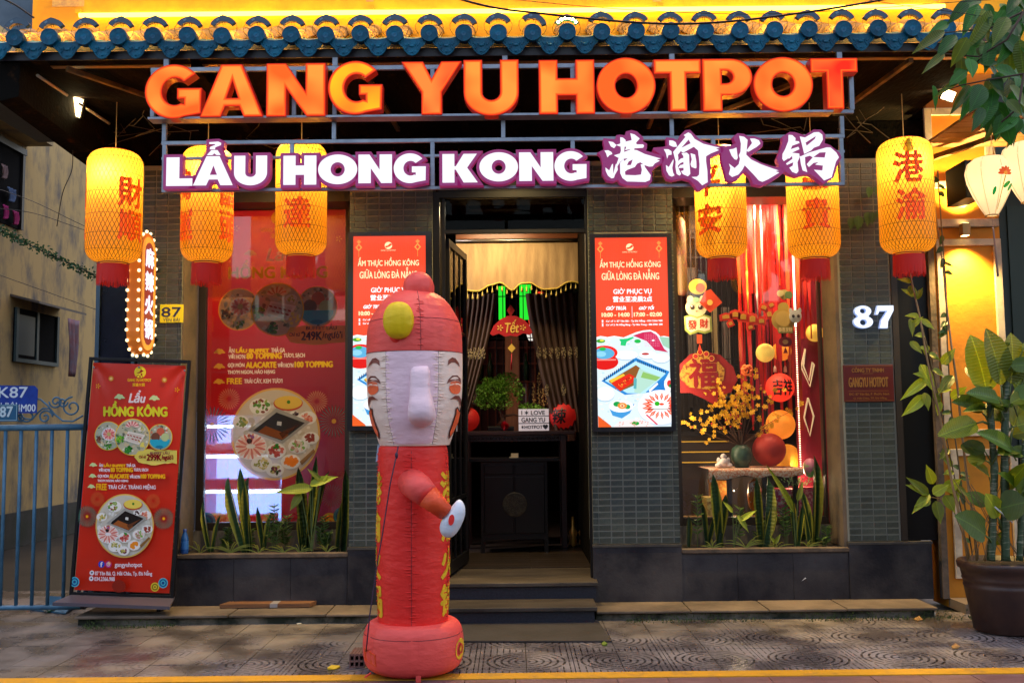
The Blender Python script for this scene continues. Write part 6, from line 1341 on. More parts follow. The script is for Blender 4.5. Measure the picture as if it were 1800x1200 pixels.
# lantern stored behind the glass, seen at the left edge
q_ = at(1196, 500, .62); t = MB(); s_ = sc(.62); t.lathe([(4*s_, 66*s_*2), (9*s_, 62*s_*2), (10*s_, 50*s_*2), (10*s_, -2*s_), (5*s_, -8*s_)], V((q_.x+.012, .62, q_.z-.06)), 20)
solo(t, 'unlit_lantern', M('dull_gold_cloth', (.10, .055, .012), .6, col2=(.10, .02, .01), vs=9, vmix=(.5, .6)), 'narrow unlit gold lantern at the left edge inside the right window', 'lantern')
# ================================================================ doorway
dz0 = FZ
df = thing('door_frame', 'black metal frame of the restaurant doorway', 'door frame', ((DX0+DX1)/2, .1, FZ)); zt_ = at(900, 340, .1).z
X0 = at(762, 600, .05).x; X1 = at(1036, 600, .05).x
for a, b in (((X0, .02, FZ), (X0+.055, .10, zt_)), ((X0+.075, .04, FZ), (X0+.10, .12, zt_)), ((X1-.02, .02, FZ), (X1+.02, .10, zt_)), ((X0+.055, .0205, zt_-.05), (X1-.02, .10, zt_))):
    t = MB(); t.box(a, b); t.build('frame_post', m_black, df)
t = MB(); zt2 = at(900, 405, .1).z; t.box((X0+.10, .07, zt2), (X1-.02, .076, zt_-.052)); t.build('transom_glass', m_glassd, df)
t = MB(); t.box((X0+.10, .05, zt2-.03), (X1-.02, .10, zt2-.001)); t.build('transom_bar', m_black, df)
dl = thing('open_door_leaf', 'black metal door leaf with glass swung inward at the left of the doorway', 'door', (X0+.11, .12, FZ), (0, 0, radians(-81)))
dl.rotation_euler = (0, 0, radians(82)); W_ = .82; H_ = zt2-.06-FZ
def lb(nm, a, b, m=m_black): t = MB(); t.box(a, b); return t.build(nm, m, dl, local=True)
lb('door_stile', (0, -.02, .02), (.05, .02, H_)); lb('door_stile', (W_-.05, -.02, .02), (W_, .02, H_)); lb('door_rail', (.05, -.019, .02), (W_-.05, .019, .12)); lb('door_rail', (.05, -.019, H_-.06), (W_-.05, .019, H_))
lb('door_bar', (.28, -.012, .12), (.30, .012, H_-.06)); lb('door_bar', (.52, -.012, .12), (.54, .012, H_-.06)); lb('door_bar', (.05, -.011, 2.05), (W_-.05, .011, 2.075)); lb('door_glass', (.05, -.003, .12), (W_-.05, .003, H_-.06), m_glass)
lb('door_bar', (.05, -.011, .6), (W_-.05, .011, .63))
# glowing disc standing in for a downlight reflected in the transom glass
q_ = at(937, 352, 1.6); dn = thing('spot_reflection', 'small glowing disc standing in for a downlight mirrored in the glass above the doorway', 'lamp', q_); t = MB(); t.tube([q_+V((0, 0, .0)), q_+V((0, 0, .03))], .035, 16); t.build('lamp_glass', glow('white_spot', (1, 1, .95), 16), dn)
# pelmet and valance
vY = 1.75; vq_ = Pl(920, 420, vY); pv = thing('valance', 'beige scalloped valance with gold tassels across the doorway', 'curtain', at(920, 515, vY))
a = vq_(800, 420); b = vq_(1034, 407); t = MB(); t.box((a.x, vY-.03, a.z), (b.x, vY+.03, b.z)); t.build('wood_pelmet', M('cherry_wood', (.22, .07, .025), .4, col2=(.12, .04, .02), vs=5, stretch=(1, 10, 10)), pv)
a = vq_(800, 423.5); t = MB(); t.bar((a.x, vY-.04, a.z), (b.x, vY-.04, a.z), .011, n=8); t.build('curtain_rod', M('satin_steel', (.4, .38, .33), .3, .8), pv)
def scal(px): 
    t = (px-800)/232; u = (t*2) % 1; return 512+8*sin(pi*u)*1.0+ (6*(1-abs(2*u-1)) if False else 0)
def scy(px):
    xs = [800, 830, 862, 877, 905, 925, 960, 1000, 1010, 1034]; 
    pts = [(790, 505), (812, 512), (838, 514), (862, 503), (878, 499), (899, 513), (915, 501), (930, 500), (955, 512), (975, 511), (1000, 499), (1010, 499), (1032, 511), (1045, 514)]
    for (x0, y0), (x1, y1) in zip(pts[:-1], pts[1:]):
        if x0 <= px <= x1: u = (px-x0)/(x1-x0); u = u*u*(3-2*u); return y0+(y1-y0)*u
    return 510
t = MB(); t.smooth = True; vs = []; n = 90
for k in range(n+1):
    px = 800+234*k/n; yb = scy(px)
    for j in range(5): q = vq_(px, 426+(yb-426)*j/4); vs.append((q.x, vY-.012-.004*sin(px*.35)*j/4, q.z))
t.add(vs, [(5*k+j, 5*k+j+1, 5*k+6+j, 5*k+5+j) for k in range(n) for j in range(4)]); t.build('valance_cloth', M('beige_linen', (.42, .28, .13), .8, col2=(.30, .19, .09), vs=14, bump=.4, bs=160, stretch=(1, 1, .2)), pv)
P_ = [vq_(800+234*k/60, scy(800+234*k/60)) for k in range(61)]; t = MB(); t.tube([q+V((0, -.02, .004)) for q in P_], .008, 6); t.build('gold_braid', M('gold_braid', (.62, .45, .06), .5), pv)
m_ts = M('gold_tassel', (.60, .46, .10), .45); tt = MB(); tt.tube([(0, 0, 0), (0, 0, -.03)], .002, 5); tt.lathe([(.002, -.028), (.008, -.036), (.004, -.045), (.009, -.052), (.010, -.07), (0, -.075)], n=8); ttm = tt.mesh('tassel', m_ts)
for k in range(27):
    px = 803+8.7*k; q = vq_(px, scy(px)); o = link('tassel', ttm, pv, q+V((0, -.02, 0))-WP[pv]); o.scale = (1, 1, random.uniform(.8, 1.2))
# curtains tied back
def curtain(xtl, xtr, xbl, xbr, label, yt=515, yb=760, Y=2.0, nf=9):
    c_ = thing('sheer_curtain', label, 'curtain', at((xtl+xtr)/2, yb, Y)); cq = Pl(920, 640, Y)
    for f_ in range(nf):
        t = MB(); t.smooth = True; vs = []; n = 10; m_ = 6
        for j in range(n+1):
            v_ = j/n; l_ = xtl+(xbl-xtl)*v_**1.3; r_ = xtr+(xbr-xtr)*v_**1.3
            for i in range(m_+1):
                u = (f_+i/m_)/nf; q = cq(l_+(r_-l_)*u, yt+(yb-yt)*v_); q.y += .035*sin(pi*i/m_)*-1; vs.append(q)
        t.add(vs, [(j*(m_+1)+i, j*(m_+1)+i+1, (j+1)*(m_+1)+i+1, (j+1)*(m_+1)+i) for j in range(n) for i in range(m_)]); t.build('curtain_fold', M('brown_voile', (.10, .055, .038), .6, trans=.25), c_)
        for v_ in (.43,) + ((.70,) if f_ % 3 == 0 else ()):
            l_ = xtl+(xbl-xtl)*v_**1.3; r_ = xtr+(xbr-xtr)*v_**1.3; u = (f_+.5)/nf; q = cq(l_+(r_-l_)*u, yt+(yb-yt)*v_); t = MB()
            for _ in range(34):
                a = rn.random()*2*pi; d = sqrt(rn.random()); p = q+V((cos(a)*d*.024, -.045, sin(a)*d*.06)); s_ = .005; t.add([p+V((-s_, 0, 0)), p+V((0, 0, -s_)), p+V((s_, 0, 0)), p+V((0, 0, s_))], [(0, 1, 2, 3)])
            t.build('gold_motif', M('gold_embroidery', (.62, .48, .22), .4, .3), c_)['kind'] = 'stuff'
curtain(796, 874, 770, 812, 'brown sheer curtain with gold motifs drawn to the left side of the doorway')
curtain(925, 1038, 975, 1045, 'brown sheer curtain with gold motifs hanging at the right side of the doorway', Y=2.05)
# behind: grid partition, green and red lights
gp_ = thing('grille_partition', 'thin black grille across the room behind the curtains', 'grille', at(920, 640, 2.6)); cq = Pl(920, 640, 2.6)
for px in range(872, 1036, 12): a = cq(px, 760); b = cq(px, 505); t = MB(); t.box((a.x, 2.6, a.z), (a.x+.010, 2.612, b.z)); t.build('grille_bar', m_black, gp_)
for py in (520, 594): a = cq(864, py); b = cq(1036, py); t = MB(); t.box((a.x, 2.613, a.z), (b.x, 2.625, a.z+.01)); t.build('grille_bar', m_black, gp_)
ws = thing('wood_lattice_wall', 'red brown wooden lattice with pale panes at the back of the room', 'wall', at(920, 700, 3.2)); cq = Pl(920, 700, 3.2)
a = cq(780, 775); b = cq(1060, 598); t = MB(); t.box((a.x, 3.24, a.z), (b.x, 3.26, b.z)); t.build('wall_panel', M('dark_red_wood', (.07, .02, .012), .5), ws)
for px in list(range(800, 1050, 14)): a = cq(px, 775); b = cq(px, 598); t = MB(); t.box((a.x, 3.20, a.z), (a.x+.016, 3.235, b.z)); t.build('lattice_bar', M('red_brown_wood', (.20, .05, .02), .5), ws)
for py in (612, 640, 672, 712): a = cq(790, py); b = cq(1055, py); t = MB(); t.box((a.x, 3.18, a.z), (b.x, 3.199, a.z+.016)); t.build('lattice_bar', M('red_brown_wood', (.20, .05, .02), .5), ws)
for (x0_, x1_) in ((818, 838), (912, 932), (1002, 1014)): a = cq(x0_, 712); b = cq(x1_, 674); t = MB(); t.box((a.x, 3.236, a.z), (b.x, 3.2395, b.z)); t.build('paper_pane', M('pale_pane', (.35, .28, .26), .6), ws)
q2 = Pl(900, 560, 4.6)
def glowpanel(x0_, y0_, x1_, y1_, Y, col, es, nm, label):
    q = Pl(x0_, y0_, Y); a = q(x0_, y1_); b = q(x1_, y0_); t = MB(); t.box((a.x, Y, a.z), (b.x, Y+.05, b.z)); solo(t, nm, glow(nm+str(x0_), col, es), label, 'light panel')
glowpanel(876, 503, 888, 562, 3.6, (.02, .75, .03), 1.0, 'green_light_panel', 'bright green lit leaf panel left of the knot decoration')
glowpanel(913, 500, 933, 562, 3.6, (.02, .75, .03), 1.0, 'green_light_panel', 'bright green lit leaf panel right of the knot decoration')
glowpanel(1029, 512, 1034, 565, 2.4, (.02, .8, .12), 1.2, 'green_light_panel', 'narrow green lit strip beside the right door jamb')
t = MB(); q = at(950, 555, 3.9); t.ball(q, (.15, .1, .30), 20, 14); solo(t, 'red_wall_lamp', glow('red_glow', (.85, .04, .015), .95), 'tall glowing red shape behind the grille', 'lamp')
t = MB(); q = at(942, 585, 3.5); t.ball(q, (.11, .1, .13), 20, 14); solo(t, 'white_globe_lamp', glow('white_glow', (.85, .80, .72), .9), 'pale white globe below the glowing red shape', 'lamp')
t = MB(); q = at(985, 590, 3.5); t.ball(q, (.03, .05, .08), 12, 8); t.build('ember_lamp', glow('orange_glow', (1, .2, .05), .9)); tag(bpy.data.objects['ember_lamp'], 'small orange light at the right of the pale globe', 'lamp')
# knot decoration on the wooden post
po = thing('wooden_post', 'orange brown wooden post behind the console', 'post', at(900, 760, 2.5)); q = Pl(900, 640, 2.5); a = q(888, 775); b = q(912, 560); t = MB(); t.box((a.x, 2.5, a.z), (b.x, 2.56, b.z)); t.build('post', M('orange_wood', (.30, .10, .03), .5, col2=(.2, .06, .02), vs=3, stretch=(10, 10, 1)), po)
kn = thing('new_year_knot', 'red fan shaped new year hanging ornament with gold lettering Tết', 'ornament', at(898, 600, 1.9)); kq = Pl(898, 580, 1.9)
card(kn, kq, [(861, 586), (868, 572), (880, 561), (893, 555), (906, 555), (920, 561), (930, 571), (936, 585), (931, 589), (920, 586), (908, 592), (898, 590), (888, 592), (877, 586), (866, 590)], (.42, .008, .012), .0, .04, name='fan_cushion')
card(kn, kq, [(898, 535), (905, 545), (898, 556), (891, 545)], (.45, .01, .01), .0, .02)
pr = Print(lambda X, Y_, h: kq(X, Y_)+V((0, -.024-h, 0)), .0003); pr.text('Tết', 888, 562, 912, 585, (.75, .45, .08), bold=.5, shear=.2)
for sx in (-1, 1): pr.burst(899+sx*20, 576, 6, 5, (.75, .45, .08), .5, 6)
pr.mb.build('gold_lettering', pm_paper, kn)
card(kn, kq, [(899, 604), (906, 612), (899, 620), (892, 612)], (.72, .45, .06), .004); t = MB(); a = kq(898, 592); b = kq(899, 604); t.tube([a, b], .003, 5); c = kq(898, 650); t.tube([kq(899, 621), c], [.004, .010], 8); t.build('tassel', M('knot_red', (.42, .008, .012), .6), kn)
# bottles behind
for k, (px, Y) in enumerate(((845, 2.9), (862, 2.9), (925, 2.8), (812, 2.9))):
    q = at(px, 668, Y); t = MB(); t.lathe([(0, 0), (.035, 0), (.037, .16), (.014, .22), (.013, .30), (0, .30)], q, 14); solo(t, 'bottle', M('dark_green_bottle', (.012, .03, .008), .12), ['green bottle just left of the bonsai behind the console', 'green bottle behind the left of the bonsai crown', 'dark bottle right of the wooden post', 'leftmost dark bottle beside the inflatable head'][k], 'bottle', group='bottles behind the console')
# console table, cabinet
cY = 1.95; cT = Pl(920, 757, cY); zc_ = cT(920, 758).z
ct = thing('console_table', 'dark red carved console table across the entrance', 'table', at(930, 952, cY)); m_mah = M('mahogany', (.018, .005, .004), .35, col2=(.03, .008, .006), vs=4, stretch=(1, 8, 8))
a = cT(812, 764); b = cT(1010, 757); t = MB(); t.box((a.x, cY, a.z), (b.x, cY+.45, b.z)); bevel(t.build('table_top', m_mah, ct), .005)
a2 = cT(824, 775); b2 = cT(998, 764.5); t = MB(); t.box((a2.x, cY+.03, a2.z), (b2.x, cY+.05, b2.z))
for k in range(24): x = a2.x+(b2.x-a2.x)*(k+.5)/24; t.ball((x, cY+.03, (a2.z+b2.z)/2), (.018, .008, .016), 8, 6)
t.build('carved_apron', m_mah, ct)
for px in (820, 990):
    c = cT(px, 953); t = MB(); t.box((c.x-.03, cY+.02, FZ), (c.x+.03, cY+.09, a.z-.001)); bevel(t.build('leg', m_mah, ct), .006); t = MB(); t.box((c.x-.03, cY+.36, FZ), (c.x+.03, cY+.43, a.z-.001)); t.build('leg', m_mah, ct)
cb = thing('black_cabinet', 'black two door cabinet with a round brass medallion before the console', 'cabinet', at(905, 958, cY-.35)); kY = cY-.32; kq = Pl(905, 880, kY); m_blk = M('black_lacquer', (.004, .0035, .004), .35, spec=.3)
a = kq(846, 946); b = kq(962, 812); t = MB(); t.box((a.x, kY, a.z), (b.x, kY+.3, b.z)); t.build('cabinet_body', m_blk, cb)
a3 = kq(826, 812); b3 = kq(984, 806); t = MB(); t.box((a3.x, kY-.03, a3.z), (b3.x, kY+.32, b3.z)); bevel(t.build('cabinet_top', m_blk, cb), .004)
for (x0_, x1_) in ((852, 903), (905, 957)):
    for (y0_, y1_, nm) in ((817, 834, 'drawer'), (838, 936, 'cabinet_door')): c = kq(x0_, y1_); d = kq(x1_, y0_); t = MB(); t.box((c.x, kY-.015, c.z), (d.x, kY-.001, d.z)); bevel(t.build(nm, m_blk, cb), .006)
for px in (849, 959): c = kq(px, 955); t = MB(); t.box((c.x-.02, kY, FZ), (c.x+.02, kY+.04, a.z-.001)); t.build('leg', m_blk, cb)
c = kq(905, 886); R_ = 22*kq.s; m_br = M('aged_brass', (.08, .06, .03), .5, .5, col2=(.04, .03, .02), vs=30, bump=.5, bs=60); t = MB()
pr_ = [(0, 0), (R_*.9, 0), (R_, .004)]; vs = []; n = 32
for r, d in pr_:
    for k in range(n): an = 2*pi*k/n; vs.append((c.x+r*cos(an), kY-.018+d, c.z+r*sin(an)))
t.add(vs, [(i*n+k, i*n+(k+1) % n, (i+1)*n+(k+1) % n, (i+1)*n+k) for i in range(2) for k in range(n)]); t.build('medallion', m_br, cb)
t = MB()
for k in range(4):
    r = R_*(.3+.2*k); t.tube([(c.x+r*cos(2*pi*i/24), kY-.02, c.z+r*sin(2*pi*i/24)) for i in range(25)], .002, 4)
for k in range(8): an = pi*k/4+.2; t.tube([(c.x+R_*.3*cos(an), kY-.02, c.z+R_*.3*sin(an)), (c.x+R_*.9*cos(an), kY-.02, c.z+R_*.9*sin(an))], .003, 4)
t.build('medallion_relief', m_br, cb)
c = kq(905, 806); t = MB(); t.box((c.x-.05, kY+.05, c.z), (c.x+.04, kY+.1, c.z+.012)); t.box((c.x-.032, kY+.07, c.z+.0125), (c.x+.04, kY+.078, c.z+.045)); solo(t, 'card_stand', M('cream_card', (.75, .62, .40), .6), 'small cream card on a white stand on the black cabinet', 'card')
# light box
zc_t = b.z; zc_ = cT(920, 757).z
lbx = thing('letter_light_box', 'white letter board reading I LOVE GANG YU HOTPOT on the console', 'light box', at(938, 757, cY+.1)); lq_ = Pl(938, 756, cY+.08); lq_.o.z = zc_
a = lq_(912, 756); b = lq_(965, 718); t = MB(); t.box((a.x, cY+.08, zc_), (b.x, cY+.13, b.z)); t.build('board', M('light_box_face', (.72, .66, .70), .5, emit=(.8, .72, .8), es=.22), lbx)
pr = Print(lambda X, Y_, h: lq_(X, Y_)+V((0, -h, 0)), .0003)
for y in (730.3, 743): pr.rect(912, y-.6, 965, y+.6, (.02, .02, .02))
pr.text('I ✶ LOVE', 917, 720.5, 958, 728.5, (.02, .02, .03), bold=.25); pr.text('GANG YU', 917, 733, 958, 741, (.02, .02, .03), bold=.25); pr.text('✶HOTPOT♥', 916, 745.5, 963, 753.5, (.02, .02, .03), bold=.25); pr.mb.build('lettering', pm_paper, lbx)
def redball(px, py, r, Y, label, txt):
    q = at(px, py, Y); R_ = r*sc(Y); q.z = zc_+R_+.001; t_ = thing('ball_lantern', label, 'paper lantern', (q.x, q.y, zc_)); m = MB(); m.ball(q, R_, 28, 30)
    for i, v in enumerate(m.v):
        d = v-q
        if (i//28) % 2: m.v[i] = q+V((d.x*.985, d.y*.985, d.z))
    m.build('paper_shell', M('deep_red_paper', (.50, .012, .012), .6, emit=(1, .02, .01), es=.10), t_)
    pr = Print(lambda X, Y_, h: q+(R_*1.005+h)*V((sin(X/R_-.35), -cos(X/R_-.35)*cos(Y_/R_), sin(-Y_/R_))).normalized(), .0004)
    pr.text(txt, -R_*.55, -R_*.6, R_*.5, R_*.55, (.01, .005, .005), bold=.004, shear=.1); pr.mb.build('lettering', pm_paper, t_)
redball(990, 730, 24.5, cY+.15, 'round red paper lantern right of the letter board', '辣'); redball(822, 733, 21, cY+.15, 'round red paper lantern left on the console beside the inflatable', '福')
q = at(888, 742, cY+.12); q.z = zc_+.055; t = MB(); 
for k in range(260):
    d = V((rn.gauss(0, 1), rn.gauss(0, 1), rn.gauss(0, 1))).normalized(); s_ = d.cross(V((.3, .5, 1))).normalized()*.004; t.add([q+d*.012-s_, q+d*.055, q+d*.012+s_], [(0, 1, 2)])
solo(t, 'red_pompom', M('red_foil', (.5, .01, .02), .4), 'spiky red pompom before the bonsai on the console', 'ornament', origin=(q.x, q.y, zc_))
# bonsai
bo = thing('bonsai', 'bushy green bonsai tree on the console', 'bonsai', at(880, 757, cY+.22)); q = at(880, 757, cY+.22); q.z = zc_
t = MB(); t.box((q.x-.14, q.y-.08, zc_), (q.x+.14, q.y+.08, zc_+.05)); bevel(t.build('pot', m_blk, bo), .01)
sB = sc(cY+.22); t = MB(); t.tube([q+V((-.02, 0, .05)), q+V((.03, 0, .12)), q+V((-.01, 0, .2)), q+V((.05, 0, .3))], [.03, .024, .02, .012], 8); t.tube([q+V((.01, 0, .15)), q+V((.14, 0, .17)), q+V((.25, 0, .14))], [.014, .01, .006], 6); t.build('trunk', m_tw, bo)
lf = MB(); CLS = [(868, 690, 30, 24), (890, 672, 24, 18), (852, 706, 18, 14), (880, 706, 22, 14), (846, 684, 12, 10), (912, 690, 10, 16), (858, 672, 12, 9), (930, 716, 20, 8), (950, 720, 10, 6)]
for (px, py, rx, ry) in CLS:
    c = at(px, py, cY+.2); 
    for k in range(int(rx*ry*1.25)):
        d = V((rn.gauss(0, 1), rn.gauss(0, 1), rn.gauss(0, 1))).normalized()*rn.random()**.35; p = c+V((d.x*rx*sB, d.y*.10, d.z*ry*sB)); n_ = (d+V((0, 0, .5))+V((rn.gauss(0, .4), rn.gauss(0, .4), rn.gauss(0, .4)))).normalized(); a = n_.orthogonal().normalized()*.010; e1 = n_*.016
        g_ = rn.uniform(.6, 1.4); lf.add([p-a*.6, p+e1*.5-a, p+e1+a*.2, p+a], [(0, 1, 2, 3)], (.13*g_, .30*g_, .02*g_))
lf.build('foliage', printmat('leaf_tint', rough=.6), bo)['kind'] = 'stuff'
# dried grass plumes
for side, (x0_, x1_, bx, lab) in enumerate(((935, 1035, 1018, 'dried golden grass plumes standing right of the letter board'), (800, 835, 806, 'dried golden grass plumes beside the inflatable head'))):
    pg = thing('dried_grass', lab, 'dried plant', at(bx, 757, cY+.3)); st_ = MB(); n = 13 if side == 0 else 5
    for k in range(n):
        tx = x0_+(x1_-x0_)*(k+.5)/n; ty = rn.uniform(655, 690) if side == 0 else rn.uniform(590, 670); A = at(bx+(tx-bx)*.3, 775, cY+.3); B = at(tx, ty+60, cY+.28); C = at(tx+rn.uniform(-4, 4), ty, cY+.25); st_.tube([A, B, C], .002, 4)
        h_ = MB()
        for i in range(70):
            u = rn.random(); p = B.lerp(C, .1+.9*u)+V((rn.gauss(0, .009), rn.gauss(0, .009), 0)); d = V((rn.gauss(0, .5), rn.gauss(0, .5), 1)).normalized()*.017; s_ = V((.0035, 0, 0)); h_.add([p, p+d*.5+s_, p+d, p+d*.5-s_], [(0, 1, 2, 3)])
        h_.build('plume', M('golden_grass', (.80, .48, .12), .6), pg)
    st_.build('stems', m_tw, pg)['kind'] = 'stuff'
# gilded feet of the plant stand at the right
for k, px in enumerate((1007, 1025)):
    q = at(px, 930, 2.1); t = MB(); t.lathe([(.02, 0), (.05, .03), (.03, .09), (.05, .14), (.02, .2), (.015, .3)], V((q.x, 2.1, FZ)), 12, fn=lambda a, z: 1+.2*sin(a*6)); solo(t, 'gilded_foot', M('gilt', (.45, .24, .04), .35, .6), ['gilded carved stand foot nearer the console leg', 'gilded carved stand foot beside the door jamb'][k], 'stand')
# ================================================================ inflatable figure
IY = -1.93; isc = sc(IY); IC = at(727, 1187, IY); ix = IC.x
def iz(py): return at(727, py, IY).z
def nylon(name, col, tr=.12):
    m = M(name, col, .45, bump=.8, bs=7, trans=tr, stretch=(1.4, 1.4, 3.4), spec=.35); return m
n_red = nylon('red_nylon', (.85, .035, .028)); n_pink = nylon('faded_red_nylon', (.86, .10, .085)); n_cream = nylon('cream_nylon', (.94, .76, .66)); n_mauve = nylon('mauve_nylon', (.93, .66, .75))
n_yel = nylon('yellow_nylon', (.82, .58, .008)); n_or = nylon('orange_nylon', (.80, .09, .025)); n_wb = nylon('pale_blue_nylon', (.74, .80, .90))
m_seam = M('seam_thread', (.14, .02, .03), .8); m_seamd = M('pale_seam', (.30, .22, .27), .8)
inf = thing('inflatable_figure', 'tall red inflatable tube figure with a smiling cream face before the doorway', 'inflatable', (ix, IY, 0))
def prof(rows, n=6):   # rows (py, radius px) -> smooth (r,z)
    P_ = [(r*isc, iz(py)) for py, r in rows]; out = []
    for i in range(len(P_)-1):
        a = P_[max(0, i-1)]; b = P_[i]; c = P_[i+1]; d = P_[min(len(P_)-1, i+2)]
        for k in range(n):
            t = k/n; out.append(tuple(max(.0005, .5*((2*b[j])+(c[j]-a[j])*t+(2*a[j]-5*b[j]+4*c[j]-d[j])*t*t+(3*b[j]-a[j]-3*c[j]+d[j])*t**3)) if j == 0 else .5*((2*b[j])+(c[j]-a[j])*t+(2*a[j]-5*b[j]+4*c[j]-d[j])*t*t+(3*b[j]-a[j]-3*c[j]+d[j])*t**3) for j in (0, 1)))
    out.append(P_[-1]); return out
import mathutils.noise as mn
def pucker(seams, amp=.018, fr=70, deep=.02):
    def f(a, z):
        q = 1
        for s_, in [(x,) for x in seams]:
            d = abs((a-s_+pi) % (2*pi)-pi); q -= deep*math.exp(-(d/.05)**2); q += amp*.35*math.exp(-(d/.16)**2)*sin(z*fr*2+3*sin(z*9))*(1 if d > .02 else .4)
        q += .014*mn.noise(V((sin(a)*2, cos(a)*2, z*3)))+.004*sin(z*38+a*2+5*mn.noise(V((a*1.2, z*2, 0)))*3)*max(0, mn.noise(V((a*1.5, z*3, 3))))*2.2
        return q
    return f
class Rev:
    def __init__(s, prof_, c, fn): s.p = prof_; s.c = V(c); s.fn = fn
    def r(s, z):
        P_ = s.p
        for (r0, z0), (r1, z1) in zip(P_[:-1], P_[1:]):
            if (z0-z)*(z1-z) <= 0 and z0 != z1: return r0+(r1-r0)*(z-z0)/(z1-z0)
        return P_[0][0] if abs(z-P_[0][1]) < abs(z-P_[-1][1]) else P_[-1][0]
    def pt(s, a, z, o=0): r = s.r(z)*s.fn(a, z)+o; return V((s.c.x+r*sin(a), s.c.y-r*cos(a), z))
    def seam(s, a, z0, z1, r=.0022, n=30):
        return [s.pt(a if not callable(a) else a(z0+(z1-z0)*k/n), z0+(z1-z0)*k/n, .0008) for k in range(n+1)]
    def hoop(s, z, a0=-pi, a1=pi, n=48): return [s.pt(a0+(a1-a0)*k/n, z, .0008) for k in range(n+1)]
def revobj(name, rv, mat, n=96, parent=inf):
    t = MB(); t.lathe([(r, z) for r, z in rv.p], (rv.c.x, rv.c.y, 0), n, fn=rv.fn); return t.build(name, mat, parent)
# base cushion
rb1 = Rev(prof([(1098, 60), (1097, 68), (1103, 78), (1118, 84), (1145, 86), (1168, 83), (1180, 75), (1186, 60), (1188, 30), (1188, 1)]), (ix, IY, 0), pucker([-.9, .15, 1.3], .012))
rb1.p = [(r, z-min(q[1] for q in rb1.p)+.003) for r, z in rb1.p]
ob = revobj('base_cushion', rb1, n_pink)
zz = [z for r, z in rb1.p]; zh = rb1.p[int(len(rb1.p)*.33)][1]
t = MB(); t.tube(rb1.hoop(zh), .0018, 4); t.build('seam', m_seam, ob)
# body
rbd = Rev(prof([(778, 50), (784, 58), (800, 61), (850, 62), (900, 63), (960, 63), (1010, 63), (1060, 61), (1085, 60), (1100, 60), (1110, 57)], 8), (ix, IY, 0), pucker([.0, -1.35, 1.35, 2.6, -2.6], .024))
obd = revobj('body', rbd, n_red)
for a in (.05, -1.35, 1.35):
    t = MB(); t.tube(rbd.seam(a, iz(782), iz(1100)), .002, 4); t.build('seam', m_seam, obd)
# lettering down both sides, yellow
def wraptext(rv, ch, a_c, z_c, h, w_, mat, parent, o=.002):
    uv, fs, _ = text2d(ch); m = MB(); R_ = rv.r(z_c)
    for k, (dx, dy) in enumerate(((0, 0), (.05, 0), (-.05, 0), (0, .04), (0, -.04), (.03, .03), (-.03, -.03))):
        m.add([rv.pt(a_c+((u-.5)+dx)*w_/R_, z_c+(v-.5+dy)*h, o+k*.0002) for u, v in uv], fs)
    return m.build('lettering', mat, parent)
n_let = M('yellow_print', (.80, .50, .015), .5)
for i, ch in enumerate('港渝火锅'):
    for sd in (-1, 1): wraptext(rbd, ch, sd*1.33, iz(855+65*i), .185, .17, n_let, obd)
# head
HC = (at(729, 650, IY).x, IY, 0)
rh_all = prof([(509, 2), (512, 26), (520, 44), (532, 58), (548, 69), (568, 79), (590, 83), (618, 84), (650, 84), (690, 83), (715, 80), (740, 75), (760, 68), (778, 62), (783, 56), (782, 20)], 5)
hfn = pucker([-.53, .60], .030, 60, .018)
def split(P_, z): return [p for p in P_ if p[1] >= z-1e-6], [p for p in P_ if p[1] <= z+1e-6]
zband = iz(622)
RH = Rev(rh_all, HC, hfn)
top_, bot_ = [(r, z) for r, z in rh_all if z > zband]+[(RH.r(zband), zband)], [(RH.r(zband)*.999, zband-.0005)]+[(r, z) for r, z in rh_all if z < zband]
def sag(a, z): return hfn(a, z)
oh = revobj('hat', Rev(top_, HC, hfn), n_pink); 
of_ = revobj('head', Rev(bot_, HC, hfn), n_cream)
t = MB(); t.tube([RH.pt(-pi+2*pi*k/60, iz(568)+.008*cos(-pi+2*pi*k/60), .001) for k in range(61)], .0018, 4); t.build('seam', m_seam, oh)
t = MB(); t.tube(RH.seam(.22, iz(514), iz(622)), .0018, 4); t.build('seam', m_seam, oh)
t = MB(); t.tube(RH.hoop(zband), .0025, 4); t.build('seam', m_seam, of_)
for a in (-.53, .60):
    t = MB(); t.tube(RH.seam(a, iz(622), iz(780)), .0018, 4); t.build('seam', m_seamd, of_)
# mauve front panel: own cloth between the two seams
t = MB(); t.smooth = True; n = 20; m_ = 40; vs = []
for j in range(m_+1):
    z = zband-.003-(zband-.003-iz(779))*j/m_
    for i in range(n+1): vs.append(RH.pt(-.53+1.13*i/n, z, .0012+.004*sin(pi*i/n)))
t.add(vs, [(j*(n+1)+i, (j+1)*(n+1)+i, (j+1)*(n+1)+i+1, j*(n+1)+i+1) for j in range(m_) for i in range(n)]); t.build('front_panel', n_mauve, of_)
def creases(rv, a_s, z0, z1, parent, side_len=.05, step=.017, seed=1):
    rq = random.Random(seed); t = MB(); z = z0; R_ = rv.r((z0+z1)/2)
    while z < z1:
        for sg in (-1, 1):
            if rq.random() < .75:
                L_ = side_len*rq.uniform(.35, 1.1); dz = rq.uniform(-.006, .006); P_ = [rv.pt(a_s+sg*L_/R_*k/4, z+dz*k/4, .0002+.003*sin(pi*k/4)) for k in range(5)]
                t.tube(P_, [.0022, .0034, .003, .002, .0006], 6)
        z += step*rq.uniform(.7, 1.4)
    o = t.build('seam_puckers', None or parent.data.materials[0], parent); o['kind'] = 'stuff'
creases(RH, -.53, iz(778), iz(625), of_, seed=2); creases(RH, .60, iz(778), iz(625), of_, seed=3)
creases(RH, .22, iz(612), iz(530), oh, .04, seed=4)
